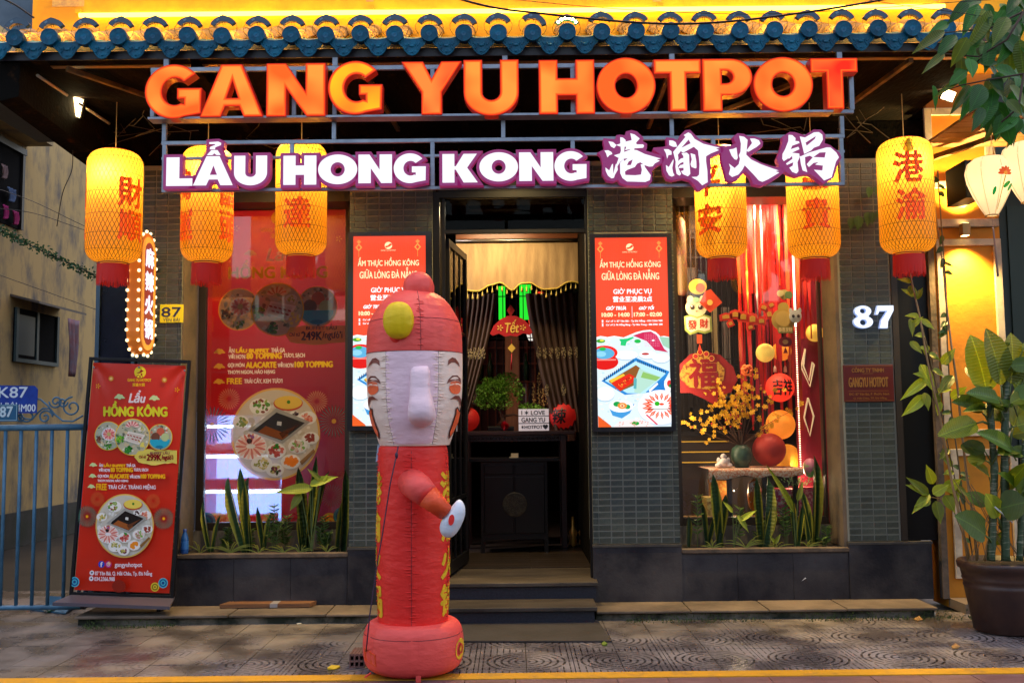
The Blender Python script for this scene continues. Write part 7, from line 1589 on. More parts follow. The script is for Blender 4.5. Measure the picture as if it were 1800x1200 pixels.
for k, a in enumerate((.05, -1.35, 1.35)): creases(rbd, a, iz(1095), iz(790), obd, .05, .022, seed=5+k)
# printed eyes, brows and mouths: fn maps (degrees*, py)
def facefn(sd, c0=62):
    def fn(X, Y_, h): # X in photo pixels from cheek centre, Y_ photo py
        R_ = 84*isc; a = radians(c0)*sd+sd*-X*isc/R_*1.9; return RH.pt(a, iz(Y_), .0022+h)
    return fn
brown = lin((.46, .20, .17)); orr = lin((.95, .40, .22)); crm = lin((.95, .86, .78)); dk = lin((.28, .10, .08))
for sd, c0 in ((-1, 52.5), (1, 61)):
    pr = Print(facefn(sd, c0), .0005)     # X grows toward the nose
    pr.poly([(-9, 648), (-6, 640), (0, 633), (5, 632), (10, 637), (11, 646), (6, 641), (1, 640), (-5, 644)], brown)
    pr.poly([(-13, 676), (-10, 667), (-3, 662), (5, 663), (10, 670), (12, 677), (6, 673), (0, 670), (-7, 671)], brown)
    pr.disc(-1, 684, 10, orr, 10.5); pr.disc(-1, 676.5, 9, lin((.90, .42, .28)), 4.5)
    pr.poly([(-11, 679), (-5, 675.5), (3, 675.5), (8, 678), (8, 680.5), (2, 678), (-5, 678), (-11, 681)], crm)
    pr.poly([(-19, 716), (-15, 704), (-8, 697), (0, 697), (8, 704), (2, 703), (-5, 703), (-11, 708), (-16, 715), (-17, 722)], brown)
    pr.poly([(-22, 724), (-14, 722), (-8, 716), (-4, 718), (-5, 728), (-3, 745), (-2, 760), (-6, 772), (-14, 762), (-22, 745)], dk)
    pr.poly([(-22, 726), (-13, 724), (-8, 720), (-6, 719), (-7, 728), (-5, 745), (-4, 759), (-7, 768), (-14, 759), (-22, 743)], orr)
    pr.mb.build('printed_face', pm_paper, of_)
# nose
t = MB(); rows = [(648, 13, .02), (652, 17, .05), (670, 18, .065), (690, 18, .07), (705, 21, .10), (725, 24.5, .13), (738, 23.5, .12), (746, 16, .085), (750, 7, .04)]
n = 24; vs = []; base = RH.pt(.10, iz(700), 0).y
for py, hw, d in rows:
    z = iz(py); xc = at(738 if py < 695 else 740, py, IY-.3).x
    yb = RH.pt(.1, z, -.02).y
    for k in range(n+1):
        a = pi*k/n; w_ = hw*sc(IY-.28)*(1+.03*sin(k*3)); cs = -cos(a); x = xc+w_*math.copysign(abs(cs)**.8, cs); vs.append(V((x, yb-d*sin(a)**.6-.0, z)))
t.smooth = True; t.add(vs, [(j*(n+1)+i, (j+1)*(n+1)+i, (j+1)*(n+1)+i+1, j*(n+1)+i+1) for j in range(len(rows)-1) for i in range(n)]); t.add(vs[:n+1], [tuple(range(n+1))]); t.add(vs[-n-1:], [tuple(range(n, -1, -1))])
on_ = t.build('nose', nylon('nose_nylon', (.90, .68, .76)), of_); mo = on_.modifiers.new('s', 'SUBSURF'); mo.levels = 1; mo.render_levels = 2
# topknot and yellow boss
def blob(name, px, py, rx, ry, Y, mat, nl, parent, rz=None, flat=0, taper=0):
    c = at(px, py, Y); s_ = sc(Y); t = MB(); t.ball(c, (rx*s_, (rz or rx)*s_, ry*s_), 48, 28, fn=None)
    for i, v in enumerate(t.v):
        d = v-c; a = atan2(d.y, d.x); zt_ = d.z/(ry*s_); g_ = 1-.07*abs(math.cos(a*nl/2))**12; g_ *= 1+.012*sin(zt_*34)*abs(math.cos(a*nl/2))**5; g_ *= 1+taper*zt_
        g_ *= 1+.012*mn.noise(d*22); t.v[i] = c+V((d.x*g_, d.y*g_, d.z*(1-flat*abs(zt_)**3)))
    return t.build(name, mat, parent), c
tk, c = blob('topknot', 736, 510, 28, 33, IY-.03, n_pink, 6, inf, taper=.10)
bs_, c2 = blob('hat_boss', 701, 563, 28, 37, IY-.30, n_yel, 5, inf, rz=20, flat=.10)
blob('boss_lining', 703, 590, 20, 22, IY-.245, n_red, 4, inf, rz=16)
# arm: one cloth tube from the shoulder to the wrist, then the mitten
armp = [at(722, 846, IY-.16), at(735, 856, IY-.30), at(752, 872, IY-.37), at(768, 886, IY-.38), at(783, 900, IY-.36)]
t = MB(); t.tube(armp[:3], [.088, .086, .072], 28); t.ball(armp[0], .088, 28, 16); a1 = t.build('arm', n_pink, inf)
for p_ in a1.data.polygons: p_.use_smooth = True
t = MB(); t.tube(armp[2:], [.0725, .060, .050], 28); t.build('sleeve', n_or, a1)
hc_ = at(797, 911, IY-.36); t = MB(); t.ball((0, 0, 0), (.060, .052, .115), 32, 20)
for i, v in enumerate(t.v):
    u = v.z/.115; v.x *= 1-.28*u; v.x += .02*sin(u*2)
    ang = atan2(v.y, v.x)
    if u < -.1: g_ = 1-.07*abs(sin(ang*2.5))**8; v.x *= g_; v.y *= g_
mrot = Matrix.Rotation(radians(10), 3, 'Y'); t.v = [mrot @ v+hc_ for v in t.v]; hd = t.build('hand', n_wb, a1)
t = MB(); vs = [hc_+mrot @ V((-.008+.017*cos(2*pi*k/18)*(1), -.053, -.004+.032*sin(2*pi*k/18))) for k in range(18)]
t.add(vs, [tuple(range(18))]); t.build('palm_patch', n_red, hd)
t = MB(); t.ball(hc_+V((-.045, -.005, .03)), (.026, .024, .05), 16, 10); t.build('thumb', n_wb, hd)
# base decoration: coin and patch
pr = Print(lambda X, Y_, h: rb1.pt(radians(72)+X, Y_, .002+h), .0006); zc3 = .155
def ringp(r, n=22): return [(r*.75*cos(2*pi*k/n), zc3+r*.21*sin(2*pi*k/n)) for k in range(n)]
pr.poly(ringp(.30), n_let.node_tree.nodes['Principled BSDF'].inputs[0].default_value[:3]); pr.poly([(x*.55, zc3+(y-zc3)*.55) for x, y in ringp(.30)], (.5, .02, .02)); pr.poly([(0, zc3-.022), (.075, zc3), (0, zc3+.022), (-.075, zc3)], (.8, .5, .015)); pr.mb.build('coin_print', pm_paper, ob)
t = MB(); P_ = [rb1.pt(a, z, .003) for a, z in ((-1.15, .17), (-.72, .15), (-.72, .085), (-1.15, .10))]; t.tube(P_+[P_[0]], .004, 5); t.add([p+V((0, -.0015, 0)) for p in P_], [(0, 1, 2, 3)]); t.build('zip_pocket', n_or, ob)
t = MB(); q = rb1.pt(.2, .03, .01); t.box(q-V((.015, .002, .03)), q+V((.015, .002, .01))); q = rb1.pt(-1.0, .03, .02); t.bar(q, q+V((-.03, -.04, -.015)), .006); t.build('tie_tab', n_pink, ob)
# power cord
P_ = [at(700, 784, IY-.26), at(697, 800, IY-.29), at(686, 850, IY-.30), at(672, 940, IY-.3), at(660, 1010, IY-.3), at(650, 1080, IY-.32), at(645, 1130, IY-.33), onz(641, 1165, .008)]
t = MB(); t.tube(P_, .0038, 6); t.ball(P_[1], (.010, .010, .02), 8, 6); cdo = t.build('cord', M('purple_black_cord', (.03, .012, .04), .5), inf)
t = MB(); t.add([at(664, 780, IY), at(670, 782, IY), at(668, 806, IY-.02), at(660, 812, IY-.02)], [(0, 1, 2, 3)]); t.build('tie_strap', m_steel, of_)
# ================================================================ hollow brick, plank, bottle, litter
br_ = thing('hollow_brick', 'hollow clay brick with six holes beside the inflatable base', 'brick', onz(627, 1173, 0)); a = onz(614, 1174, 0); b = onz(641, 1174, 0); W_ = b.x-a.x; H_ = .085
m_br2 = M('brown_brick', (.20, .10, .085), .85, col2=(.12, .07, .06), vs=20, bump=.5, bs=80)
xs = [0, .08, .28, .38, .58, .68, .92, 1]; zs2 = [0, .12, .42, .56, .86, 1]
t = MB(); ya = a.y; D_ = .19
for i in range(7):
    for j in range(5):
        hole = i in (1, 3, 5) and j in (1, 3); x0, x1 = a.x+W_*xs[i], a.x+W_*xs[i+1]; z0, z1 = .001+H_*zs2[j], .001+H_*zs2[j+1]
        if not hole: t.add([(x0, ya, z0), (x1, ya, z0), (x1, ya, z1), (x0, ya, z1)], [(0, 1, 2, 3)])
        else:
            P_ = [(x0, z0), (x1, z0), (x1, z1), (x0, z1)]
            for k in range(4): p, q = P_[k], P_[(k+1) % 4]; t.add([(p[0], ya, p[1]), (q[0], ya, q[1]), (q[0], ya+D_, q[1]), (p[0], ya+D_, p[1])], [(0, 1, 2, 3)])
x0, x1, z0, z1 = a.x, a.x+W_, .001, .001+H_
t.add([(x0, ya, z1), (x1, ya, z1), (x1, ya+D_, z1), (x0, ya+D_, z1)], [(0, 1, 2, 3)]); t.add([(x0, ya, z0), (x0, ya, z1), (x0, ya+D_, z1), (x0, ya+D_, z0)], [(0, 1, 2, 3)]); t.add([(x1, ya, z0), (x1, ya+D_, z0), (x1, ya+D_, z1), (x1, ya, z1)], [(0, 1, 2, 3)])
for k in range(5): xx = x0+W_*(k+.5)/5; t.box((xx-.003, ya+.004, z1), (xx+.003, ya+D_, z1+.003))
t.build('brick_shell', m_br2, br_)
A = onz(386, 1068, .08); B = onz(545, 1066, .08); t = MB(); t.add([(A.x, A.y, .078), (B.x, B.y, .078), (B.x+.04, A.y+.19, .078), (A.x+.06, A.y+.19, .078), (A.x, A.y, .108), (B.x, B.y, .108), (B.x+.04, A.y+.19, .108), (A.x+.06, A.y+.19, .108)], [(4, 5, 6, 7), (0, 1, 5, 4), (1, 2, 6, 5), (2, 3, 7, 6), (3, 0, 4, 7), (0, 3, 2, 1)])
pk = thing('wooden_plank', 'flat brown wooden plank lying on the ledge under the planter', 'plank', (A.x, A.y, .078)); t.build('plank', m_wood, pk)
q = (A+B)/2; t = MB(); t.box((q.x+.04, A.y-.001, .079), (q.x+.10, A.y+.15, .1088)); t.build('tape_patch', M('grey_tape', (.28, .26, .27), .5), pk)
q = at(323, 965, -.02); bt = thing('drink_bottle', 'blue plastic drink bottle on the left end of the planter ledge', 'bottle', (q.x, -.0, LIPZ)); q = V((at(323, 965, -.02).x, 0, LIPZ))
t = MB(); t.lathe([(0, .002), (.028, .002), (.031, .01), (.031, .12), (.026, .14), (.013, .175), (.013, .18)], q, 20); t.build('bottle_body', M('blue_bottle', (.015, .09, .35), .15), bt)
t = MB(); t.lathe([(.0315, .04), (.0318, .05), (.0318, .10), (.0315, .105)], q, 20); t.build('bottle_label', M('blue_label', (.02, .14, .5), .4, col2=(.5, .1, .05), vs=30, vmix=(.6, .65)), bt)
t = MB(); t.lathe([(.015, .18), (.015, .2), (0, .2)], q, 14); t.build('cap', M('blue_cap', (.01, .05, .3), .4), bt)
def flat(P_, h, m, nm, lab, cat):
    t = MB(); Q_ = [onz(x, y, .003) for x, y in P_]; n = len(Q_); t.add(Q_+[q+V((0, 0, h*(.4+.6*(i % 2)))) for i, q in enumerate(Q_)], [tuple(range(n, 2*n))]+[(i, (i+1) % n, n+(i+1) % n, n+i) for i in range(n)]); return solo(t, nm, m, lab, cat)
flat([(575, 1174), (583, 1171), (596, 1170), (598, 1173), (590, 1176), (577, 1177)], .012, M('yellow_scrap', (.6, .42, .02), .6), 'yellow_scrap', 'curved yellow scrap on the paving left of the brick', 'litter')
flat([(1057, 1131), (1062, 1129), (1068, 1131), (1066, 1134), (1060, 1134)], .012, M('fallen_green_leaf', (.15, .22, .02), .6), 'fallen_leaf', 'small green leaf on the paving at the slab corner', 'leaf')
flat([(1672, 1136), (1680, 1133), (1688, 1136), (1684, 1140), (1676, 1140)], .012, M('fallen_brown_leaf', (.30, .16, .05), .7), 'fallen_leaf', 'brown curled leaf on the paving before the pot', 'leaf')
flat([(1606, 1088), (1616, 1084), (1622, 1089), (1613, 1092)], .012, MATS['fallen_brown_leaf'], 'fallen_leaf', 'brown leaf by the right end of the ledge', 'leaf')
flat([(521, 1095), (529, 1093), (530, 1096), (523, 1097)], .004, M('white_scrap', (.6, .55, .45), .7), 'paper_scrap', 'tiny pale paper scrap on the cement left of the inflatable', 'litter')
flat([(599, 1083), (604, 1082), (604, 1085), (600, 1085)], .004, MATS['white_scrap'], 'paper_scrap', 'tiny white scrap at the foot of the ledge', 'litter')
t = MB(); q = at(1413, 1018, -.026); t.add([q+V((-.02, -.0, -.012)), q+V((.012, 0, .016)), q+V((.02, 0, .01))], [(0, 1, 2)]); solo(t, 'sticker_scrap', M('white_sticker', (.75, .73, .7), .5), 'small white torn sticker on the right planter slab', 'sticker')
# moss and weeds at the foot of the ledge
ms = MB(); rn = random.Random(21)
for (xa, xb, n_) in ((-3.3, -2.6, 260), (.85, 1.9, 260), (2.2, 3.5, 380)):
    for k in range(n_):
        x = rn.uniform(xa, xb); p = V((x, LEDGE_Y-rn.random()**2*.12, .0)) if rn.random() < .7 else V((x, LEDGE_Y+.01, rn.uniform(.0, .05))); d = V((rn.gauss(0, .4), rn.gauss(-.2, .3), 1)).normalized()*rn.uniform(.008, .03); s_ = V((rn.uniform(.003, .006), rn.uniform(-.003, .003), 0)); g_ = rn.uniform(.5, 1.3)
        ms.add([p-s_, p+s_, p+d], [(0, 1, 2)], (.05*g_, .08*g_, .015*g_))
o = ms.build('moss_and_weeds', printmat('moss_tint', rough=.8)); o['kind'] = 'stuff'; tag(o, 'dark green moss and weeds along the foot of the ledge', 'moss')
# ================================================================ banner stand
BY = -.27; bz = .075; cb_ = at(212, 1056, BY); bl_ = at(122, 1045, BY); br2 = at(305, 1056, BY); tl_ = at(153, 626, BY-.0); tr_ = at(333, 629, BY)
ang = atan2(tl_.x-bl_.x, tl_.z-bl_.z); Wb = (tr_-tl_).length; Hb = (tl_-bl_).length
bn = thing('banner_stand', 'red LẨU HỒNG KÔNG menu banner in a black tilted metal stand', 'banner stand', (bl_.x, BY, bl_.z), (radians(-3), ang+0.0, 0))
bn.rotation_euler = Euler((radians(-2), ang-.004, 0)); fw_ = .026
for nm, a, b in (('frame_tube', (0, -.012, 0), (fw_, .012, Hb)), ('frame_tube', (Wb-fw_, -.012, 0), (Wb, .012, Hb)), ('frame_tube', (fw_, -.0119, Hb-fw_), (Wb-fw_, .012, Hb)), ('frame_tube', (fw_, -.0119, .0), (Wb-fw_, .012, fw_))):
    t = MB(); t.box(a, b); bevel(t.build(nm, m_black, bn, local=True), .004)
t = MB(); t.add([(-.05, -.17, -.06), (Wb+.03, -.17, -.06), (Wb+.0, .02, -.005), (.03, .02, -.005), (-.05, -.17, -.035), (Wb+.03, -.17, -.035), (Wb+.0, .02, .012), (.03, .02, .012)], [(4, 5, 6, 7), (0, 1, 5, 4), (1, 2, 6, 5), (3, 0, 4, 7), (0, 3, 2, 1), (2, 3, 7, 6)])
t.build('base_tray', M('purple_grey_steel', (.10, .085, .11), .45, .3), bn, local=True)
for xx in (.1, Wb-.12): t = MB(); t.box((xx, -.02, -.10), (xx+.03, .3, -.06)); t.build('foot', m_black, bn, local=True)
# sheet: photo px (un-skewed) to local. left edge x(py), right edge x(py)
def bfn(px, py, h):
    lf_ = 158+(148-158)*0; t_ = (py-630)/(1040-630); xl = 154-31*t_; xr = 328-25*t_
    u = (px-xl)/(xr-xl); v = t_-(.004+.012*u); 
    u = min(max(u, .0), 1); v = min(max(v, 0), 1)
    x = .036+u*(Wb-.072); z = Hb-.045-v*(Hb-.085)
    y = -.004-.010*sin(pi*u)*sin(pi*v)-.0045*sin(u*7+v*3)*sin(v*pi)-.006*math.exp(-((u-.0)**2+(v)**2)*30)*sin(atan2(v+.01, u+.01)*9)-.006*math.exp(-((1-u)**2+v**2)*30)*sin(atan2(v+.01, 1.01-u)*9)
    return V((x, y-h, z))
red1 = lin((.60, .07, .03))
t = MB(); t.smooth = True; n, m_ = 40, 80; vs = []
for j in range(m_+1):
    v = j/m_; py = 630+410*v
    for i in range(n+1): xl = 154-31*v; xr = 328-25*v; u = i/n; vs.append(bfn(xl+(xr-xl)*u, py+410*(.004+.012*u), 0))
t.add(vs, [(j*(n+1)+i, (j+1)*(n+1)+i, (j+1)*(n+1)+i+1, j*(n+1)+i+1) for j in range(m_) for i in range(n)]); sheet = t.build('banner_sheet', M('banner_vinyl', (.60, .020, .004), .3), bn, local=True)
pr = Print(bfn, .0003); pr.h = .001
def K2(r, g, b): return S_(r, g, b)
Wh2 = K2(.90, .86, .90); Yl = K2(.86, .84, .16); Go = K2(.95, .72, .10)
for (a, b, c, d) in ((150, 755, 175, 800), (290, 720, 316, 800), (137, 870, 165, 985), (275, 880, 305, 985)): pr.dots(a, b, c, d, 3, K2(.86, .16, .05), .7)
logo(pr, 242, 649, 11, K2(.95, .85, .15), red1); pr.text('GANG YU HOTPOT', 219, 661, 263, 666, Go, bold=.4); pr.text('港渝火锅', 228, 669, 251, 675, Go, bold=.3)
for x, y in ((188, 661), (288, 663)): pr.disc(x, y, 5, K2(.85, .55, .2)); pr.disc(x, y, 2.5, K2(.95, .8, .5))
for x, y in ((164, 675), (312, 681)): pr.burst(x, y, 5, 5, Go, .5, 6)
cloudp(pr, 205, 694, .85, K2(.80, .88, .62)); cloudp(pr, 270, 696, .85, K2(.80, .88, .62))
pr.text('Lẩu', 222, 683, 253, 705, Wh2, bold=.8, shear=.25); pr.text('HỒNG KÔNG', 176, 703, 294, 730, Yl, bold=1.3)
dish(pr, 185, 766, 26, 3, 'meat'); dish(pr, 282, 768, 23.5, 8, 'ice'); dish(pr, 231, 768, 33, 5, 'grill')
brushband(pr, 243, 791, 315, 816, K2(.86, .80, .36)); pr.text('BUFFET LẨU', 265, 792.5, 301, 799, K2(.5, .1, .3), bold=.2); pr.text('Chỉ từ', 244, 801, 257, 806, K2(.5, .06, .1), bold=.3); pr.text('299K', 259, 799, 286, 810, K2(.5, .03, .08), bold=.8); pr.text('/người', 287, 800, 308, 811, K2(.5, .03, .1), bold=.5)
cloudp(pr, 159, 818, .62, K2(.80, .88, .62)); cloudp(pr, 158, 838, .62, K2(.80, .88, .62)); cloudp(pr, 156, 857, .62, K2(.80, .88, .62))
bullet(pr, 0, 815, [('ĂN', 170, 177, Wh2, .3), ('LẨU BUFFET', 179, 219, Go, .7), ('THẢ GA', 221, 238, Wh2, .35)], 7)
bullet(pr, 0, 823.5, [('VỚI HƠN', 170, 190, Wh2, .35), ('80 TOPPING', 192, 233, Go, .7), ('TƯƠI, SẠCH', 235, 262, Wh2, .35)], 7.5)
bullet(pr, 0, 835, [('GỌI MÓN', 168, 188, Wh2, .35), ('ALACARTE', 190, 226, Go, .7), ('VỚI HƠN', 228, 247, Wh2, .35), ('100 TOPPING', 249, 294, Go, .7)], 7.5)
bullet(pr, 0, 843.5, [('THƠM NGON, HẢO HẠNG', 168, 225, Wh2, .3)], 6.5); bullet(pr, 0, 852.5, [('FREE', 166, 185, Go, .45), ('TRÁI CÂY, TRÁNG MIỆNG', 188, 277, Wh2, .35)], 11)
for bx, by, r_, col in ((168, 880, 14, K2(.8, .4, .2)), (273, 883, 14, K2(.8, .4, .2)), (149, 911, 21, K2(.12, .10, .16)), (293, 914, 21, K2(.12, .10, .16))):
    pr.burst(bx, by, r_, 24, col, 2, 1.3); 
    if r_ > 20: pr.burst(bx, by, r_*.97, 28, K2(.45, .80, .66), 5, .45); pr.disc(bx, by, 2.5, Go)
hotpot(pr, 220, 927, 55, 6)
pr.disc(178.5, 995, 6, K2(.10, .25, .75)); pr.text('f', 176.5, 991, 180.5, 999.5, Wh2, bold=.5); pr.disc(191.5, 995, 6, K2(.75, .2, .55)); pr.disc(193, 993, 3, K2(.95, .6, .3)); pr.ring(191.5, 995, 3.4, .8, Wh2, 16); pr.ring(191.5, 995, 1.6, .5, Wh2, 12)
pr.text('gangyuhotpot', 204, 991.5, 255, 1001.5, Wh2, bold=.3)
for y in (1010, 1020): pr.disc(161 if y < 1015 else 160, y, 4.3, Wh2); pr.disc(161 if y < 1015 else 160, y-.5, 1.6, K2(.1, .2, .35))
pr.text('87 Yên Bái, Q. Hải Châu, Tp. Đà Nẵng', 167, 1005.5, 274, 1016, Wh2, bold=.25); pr.text('034.2366.988', 166, 1017, 204, 1024, Wh2, bold=.25)
pr.disc(212, 1033, 13, K2(.55, .12, .05), 11)
for cx_, cy_, s_ in ((129, 1026, 9), (295, 1027, 9), (280, 1034, 8)):
    for k in range(4): pr.disc(cx_, cy_, s_-k*2.1, (K2(.25, .68, .78), K2(.08, .30, .52))[k % 2] if s_ == 9 else (K2(.85, .75, .2), K2(.5, .45, .1))[k % 2], None, 20)
pr.mb.build('printed_artwork', printmat('banner_print', rough=.25), bn, local=True)
for (u, v) in ((.06, .955), (.95, .955), (.5, .962)):
    t = MB(); t.ball((u*Wb, -.016, v*Hb), (.008, .004, .008), 8, 5); t.build('eyelet', m_steel, bn, local=True)
# ================================================================ blue gate, signs, dustpan
GYt = -.10; gt = thing('metal_gate', 'pale blue tubular metal gate across the alley', 'gate', at(40, 1070, GYt)); gq = Pl(70, 750, GYt)
gz0 = max(.03, at(60, 1067, GYt).z); gz1 = at(70, 751, GYt).z; gx1 = at(158, 750, GYt).x; gx0 = gx1-1.6
t = MB(); t.tube([(gx0, GYt, gz1), (gx1, GYt, gz1)], .027, 12); t.build('top_rail', m_gate, gt); t = MB(); t.tube([(gx0, GYt, gz0), (gx1, GYt, gz0)], .02, 12); t.build('bottom_rail', m_gate, gt)
t = MB(); t.tube([(gx1, GYt, gz0), (gx1, GYt, gz1+.2)], .02, 12); t.build('end_post', m_gate, gt)
x = at(10, 760, GYt).x-4*.1255
while x < gx1-.05:
    t = MB(); t.tube([(x, GYt, gz0+.018), (x, GYt, gz1-.024)], .0145, 10); t.build('gate_bar', m_gate, gt); x += .1255
def spiral(cx_, cy_, r, a0, turns, sgn=1, n=26): return [(cx_+r*(1-.8*k/n)*cos(a0+sgn*2*pi*turns*k/n), cy_+r*(1-.8*k/n)*sin(a0+sgn*2*pi*turns*k/n)) for k in range(n+1)]
for P_ in (spiral(97, 706, 12, pi, 1.5, -1), spiral(109, 707, 9, 0, 1.3, 1), spiral(126, 716, 18, -pi/2, 1.4, -1), spiral(79, 733, 13, 0, 1.4, -1), spiral(50, 728, 18, pi, .6, -1), spiral(35, 733, 8, 0, 1.3, 1),
           [(58, 700), (70, 702), (82, 712), (95, 728), (110, 740), (128, 741), (145, 731)], [(34, 722), (42, 735), (56, 737), (66, 725), (74, 718), (86, 718), (94, 730)]):
    t = MB(); t.tube([gq(a, b) for a, b in P_], .0075, 6); t.build('scroll', m_gate, gt)
def bsign(P_, m, nm, lab, Y, thk=.006):
    e_ = thing(nm, lab, 'sign', at((P_[0][0]+P_[2][0])/2, P_[2][1], Y)); q = Pl(40, 710, Y); t = MB(); vs, fs = shape2d([[((q(a, b)-q.o).x, (q(a, b)-q.o).z) for a, b in P_]], thk/2); t.add([q.o+V((v.x, v.z, v.y)) for v in vs], fs); t.build('plate', m, e_)
    return e_, Print(lambda X, Y_, h: q(X, Y_)+V((0, -thk/2-h, 0)))
e_, pr = bsign([(-26, 676), (60, 678), (66, 684), (65, 726), (-26, 726)], M('deep_blue_enamel', (.008, .05, .36), .3, col2=(.005, .03, .25), vs=12), 'alley_number_sign', 'deep blue alley sign K87 above the gate', GYt-.035)
pr.text('K87', -3, 680, 48, 698.5, (.62, .72, .82), bold=.5); pr.text('YÊN BÁI', -24, 706, 30, 712, (.62, .72, .82), bold=.3); pr.text('H54/4M00', 0, 710.5, 63, 723, (.62, .72, .82), bold=.35); pr.mb.build('printed_lettering', pm_paper, e_)
e_, pr = bsign([(-26, 710), (32, 710), (32, 740), (-26, 740)], M('teal_enamel', (.01, .10, .22), .35), 'gate_number_plate', 'small teal blue plate 87 fixed below the K87 sign', GYt-.05)
pr.rect(-24, 711.5, 30.5, 712.3, (.35, .55, .65)); pr.rect(-24, 737.5, 30.5, 738.3, (.35, .55, .65)); pr.rect(29.7, 711.5, 30.5, 738.3, (.35, .55, .65)); pr.text('87', 1, 714, 23, 732, (.50, .66, .75), bold=.8); pr.mb.build('printed_lettering', pm_paper, e_)
dp = thing('dustpan', 'blue metal dustpan holding a crumpled wrapper before the gate', 'dustpan', onz(90, 1080, 0)); t = MB()
A, B, C, D = onz(52, 1072, .004), onz(115, 1079, .004), onz(135, 1066, .004), onz(80, 1062, .004)
t.add([A, B, C, D, A+V((0, 0, .012)), B+V((0, 0, .012)), C+V((.01, .03, .07)), D+V((0, .03, .07))], [(0, 1, 2, 3), (4, 5, 1, 0), (1, 5, 6, 2), (2, 6, 7, 3)]); t.build('pan', m_gate, dp); t = MB(); t.bar(C+V((0, 0, .05)), C+V((.12, .12, .12)), .01, n=8); t.build('handle', m_gate, dp)
t = MB(); q = onz(86, 1072, .02); t.ball(q+V((0, .0, .01)), (.05, .04, .028), 14, 8, fn=lambda a, z: 1+.25*sin(a*5+z*7)); t.v = [v+V((0, 0, .01*mn.noise(v*60))) for v in t.v]; solo(t, 'crumpled_wrapper', M('white_green_wrapper', (.6, .68, .66), .35, col2=(.03, .2, .1), vs=25, vmix=(.5, .54)), 'crumpled white and green wrapper lying on the dustpan', 'litter')
# ================================================================ plants
LFM = {}
def leafmesh(kind):
    if kind in LFM: return LFM[kind]
    t = MB(); t.smooth = True
    if kind == 'ovate': prof_ = [(0, .04), (.08, .30), (.2, .46), (.35, .5), (.5, .46), (.68, .33), (.84, .15), (1, .0)]; fold, droop = .12, .14
    elif kind == 'broad': prof_ = [(0, .05), (.08, .28), (.2, .44), (.4, .5), (.6, .48), (.78, .38), (.92, .18), (1, .0)]; fold, droop = .16, .22
    elif kind == 'blade': prof_ = [(0, .28), (.15, .34), (.4, .46), (.65, .5), (.85, .33), (.95, .14), (1, .0)]; fold, droop = .25, .0
    else: prof_ = [(0, .1), (.2, .4), (.5, .5), (.8, .34), (1, 0)]; fold, droop = .15, .25
    vs = []
    for i, (u, w_) in enumerate(prof_):
        for s_ in (-1, -.5, 0, .5, 1): vs.append((s_*w_, u, fold*abs(s_)*w_*1.0-droop*u*u+.012*sin(u*30+s_*2)*abs(s_)))
    t.add(vs, [(5*i+j, 5*i+j+1, 5*i+6+j, 5*i+5+j) for i in range(len(prof_)-1) for j in range(4)])
    LFM[kind] = t; return t
LMC = {}
def leafm(kind, mat):
    k = (kind, mat.name)
    if k not in LMC: LMC[k] = leafmesh(kind).mesh('leaf', mat)
    return LMC[k]
def leafmat(name, c, edge=None, rough=.4, tr=.28):
    if name in MATS: return MATS[name]
    m = M(name, c, rough, rnd=.45, trans=tr); n = m.node_tree.nodes; l = m.node_tree.links
    tc = n.new('ShaderNodeTexCoord'); sp = n.new('ShaderNodeSeparateXYZ'); l.new(tc.outputs['Object'], sp.inputs[0])
    a = n.new('ShaderNodeMath'); a.operation = 'ABSOLUTE'; l.new(sp.outputs['X'], a.inputs[0])
    r = n.new('ShaderNodeValToRGB'); ec = edge or tuple(x*1.9 for x in c); r.color_ramp.elements.new(.06)
    el_ = r.color_ramp.elements
    if edge: el_[0].color = (*c, 1); el_[1].position = .26; el_[1].color = (*c, 1); el_[2].position = .34; el_[2].color = (*edge, 1)
    else: el_[0].position = 0; el_[0].color = (*ec, 1); el_[1].position = .03; el_[1].color = (*c, 1); el_[2].position = 1; el_[2].color = (*c, 1)
    l.new(a.outputs[0], r.inputs[0])
    nz = n.new('ShaderNodeTexNoise'); nz.inputs['Scale'].default_value = 4; l.new(tc.outputs['Object'], nz.inputs[0])
    mm = n.new('ShaderNodeMixRGB'); mm.blend_type = 'MULTIPLY'; mm.inputs[0].default_value = .35; l.new(r.outputs[0], mm.inputs[1]); l.new(nz.outputs['Fac'], mm.inputs[2])
    for k in n:
        if k.type == 'HUE_SAT': l.new(mm.outputs[0], k.inputs['Color'])
        if k.type == 'BSDF_TRANSLUCENT':
            for q_ in n:
                if q_.type == 'HUE_SAT': l.new(q_.outputs[0], k.inputs[0])
    wv = n.new('ShaderNodeTexWave'); wv.inputs['Scale'].default_value = 6; wv.bands_direction = 'Y'; wv.inputs['Distortion'].default_value = 1; l.new(tc.outputs['Object'], wv.inputs[0])
    bp = n.new('ShaderNodeBump'); bp.inputs['Strength'].default_value = .25; bp.inputs['Distance'].default_value = .01; l.new(wv.outputs['Fac'], bp.inputs['Height']); l.new(bp.outputs[0], n['Principled BSDF'].inputs['Normal'])
    return m
def leaf(parent, kind, mat, p, tip, nrm, width, name='leaf'):
    p = V(p); tip = V(tip); d = tip-p; L_ = d.length; d = d/L_; s_ = d.cross(V(nrm)).normalized(); nn_ = s_.cross(d)
    o = link(name, leafm(kind, mat), parent); base = WP.get(parent, V((0, 0, 0)))
    mt = Matrix(((s_.x*width, d.x*L_, nn_.x*L_, p.x-base.x), (s_.y*width, d.y*L_, nn_.y*L_, p.y-base.y), (s_.z*width, d.z*L_, nn_.z*L_, p.z-base.z), (0, 0, 0, 1)))
    o.matrix_basis = mt; return o
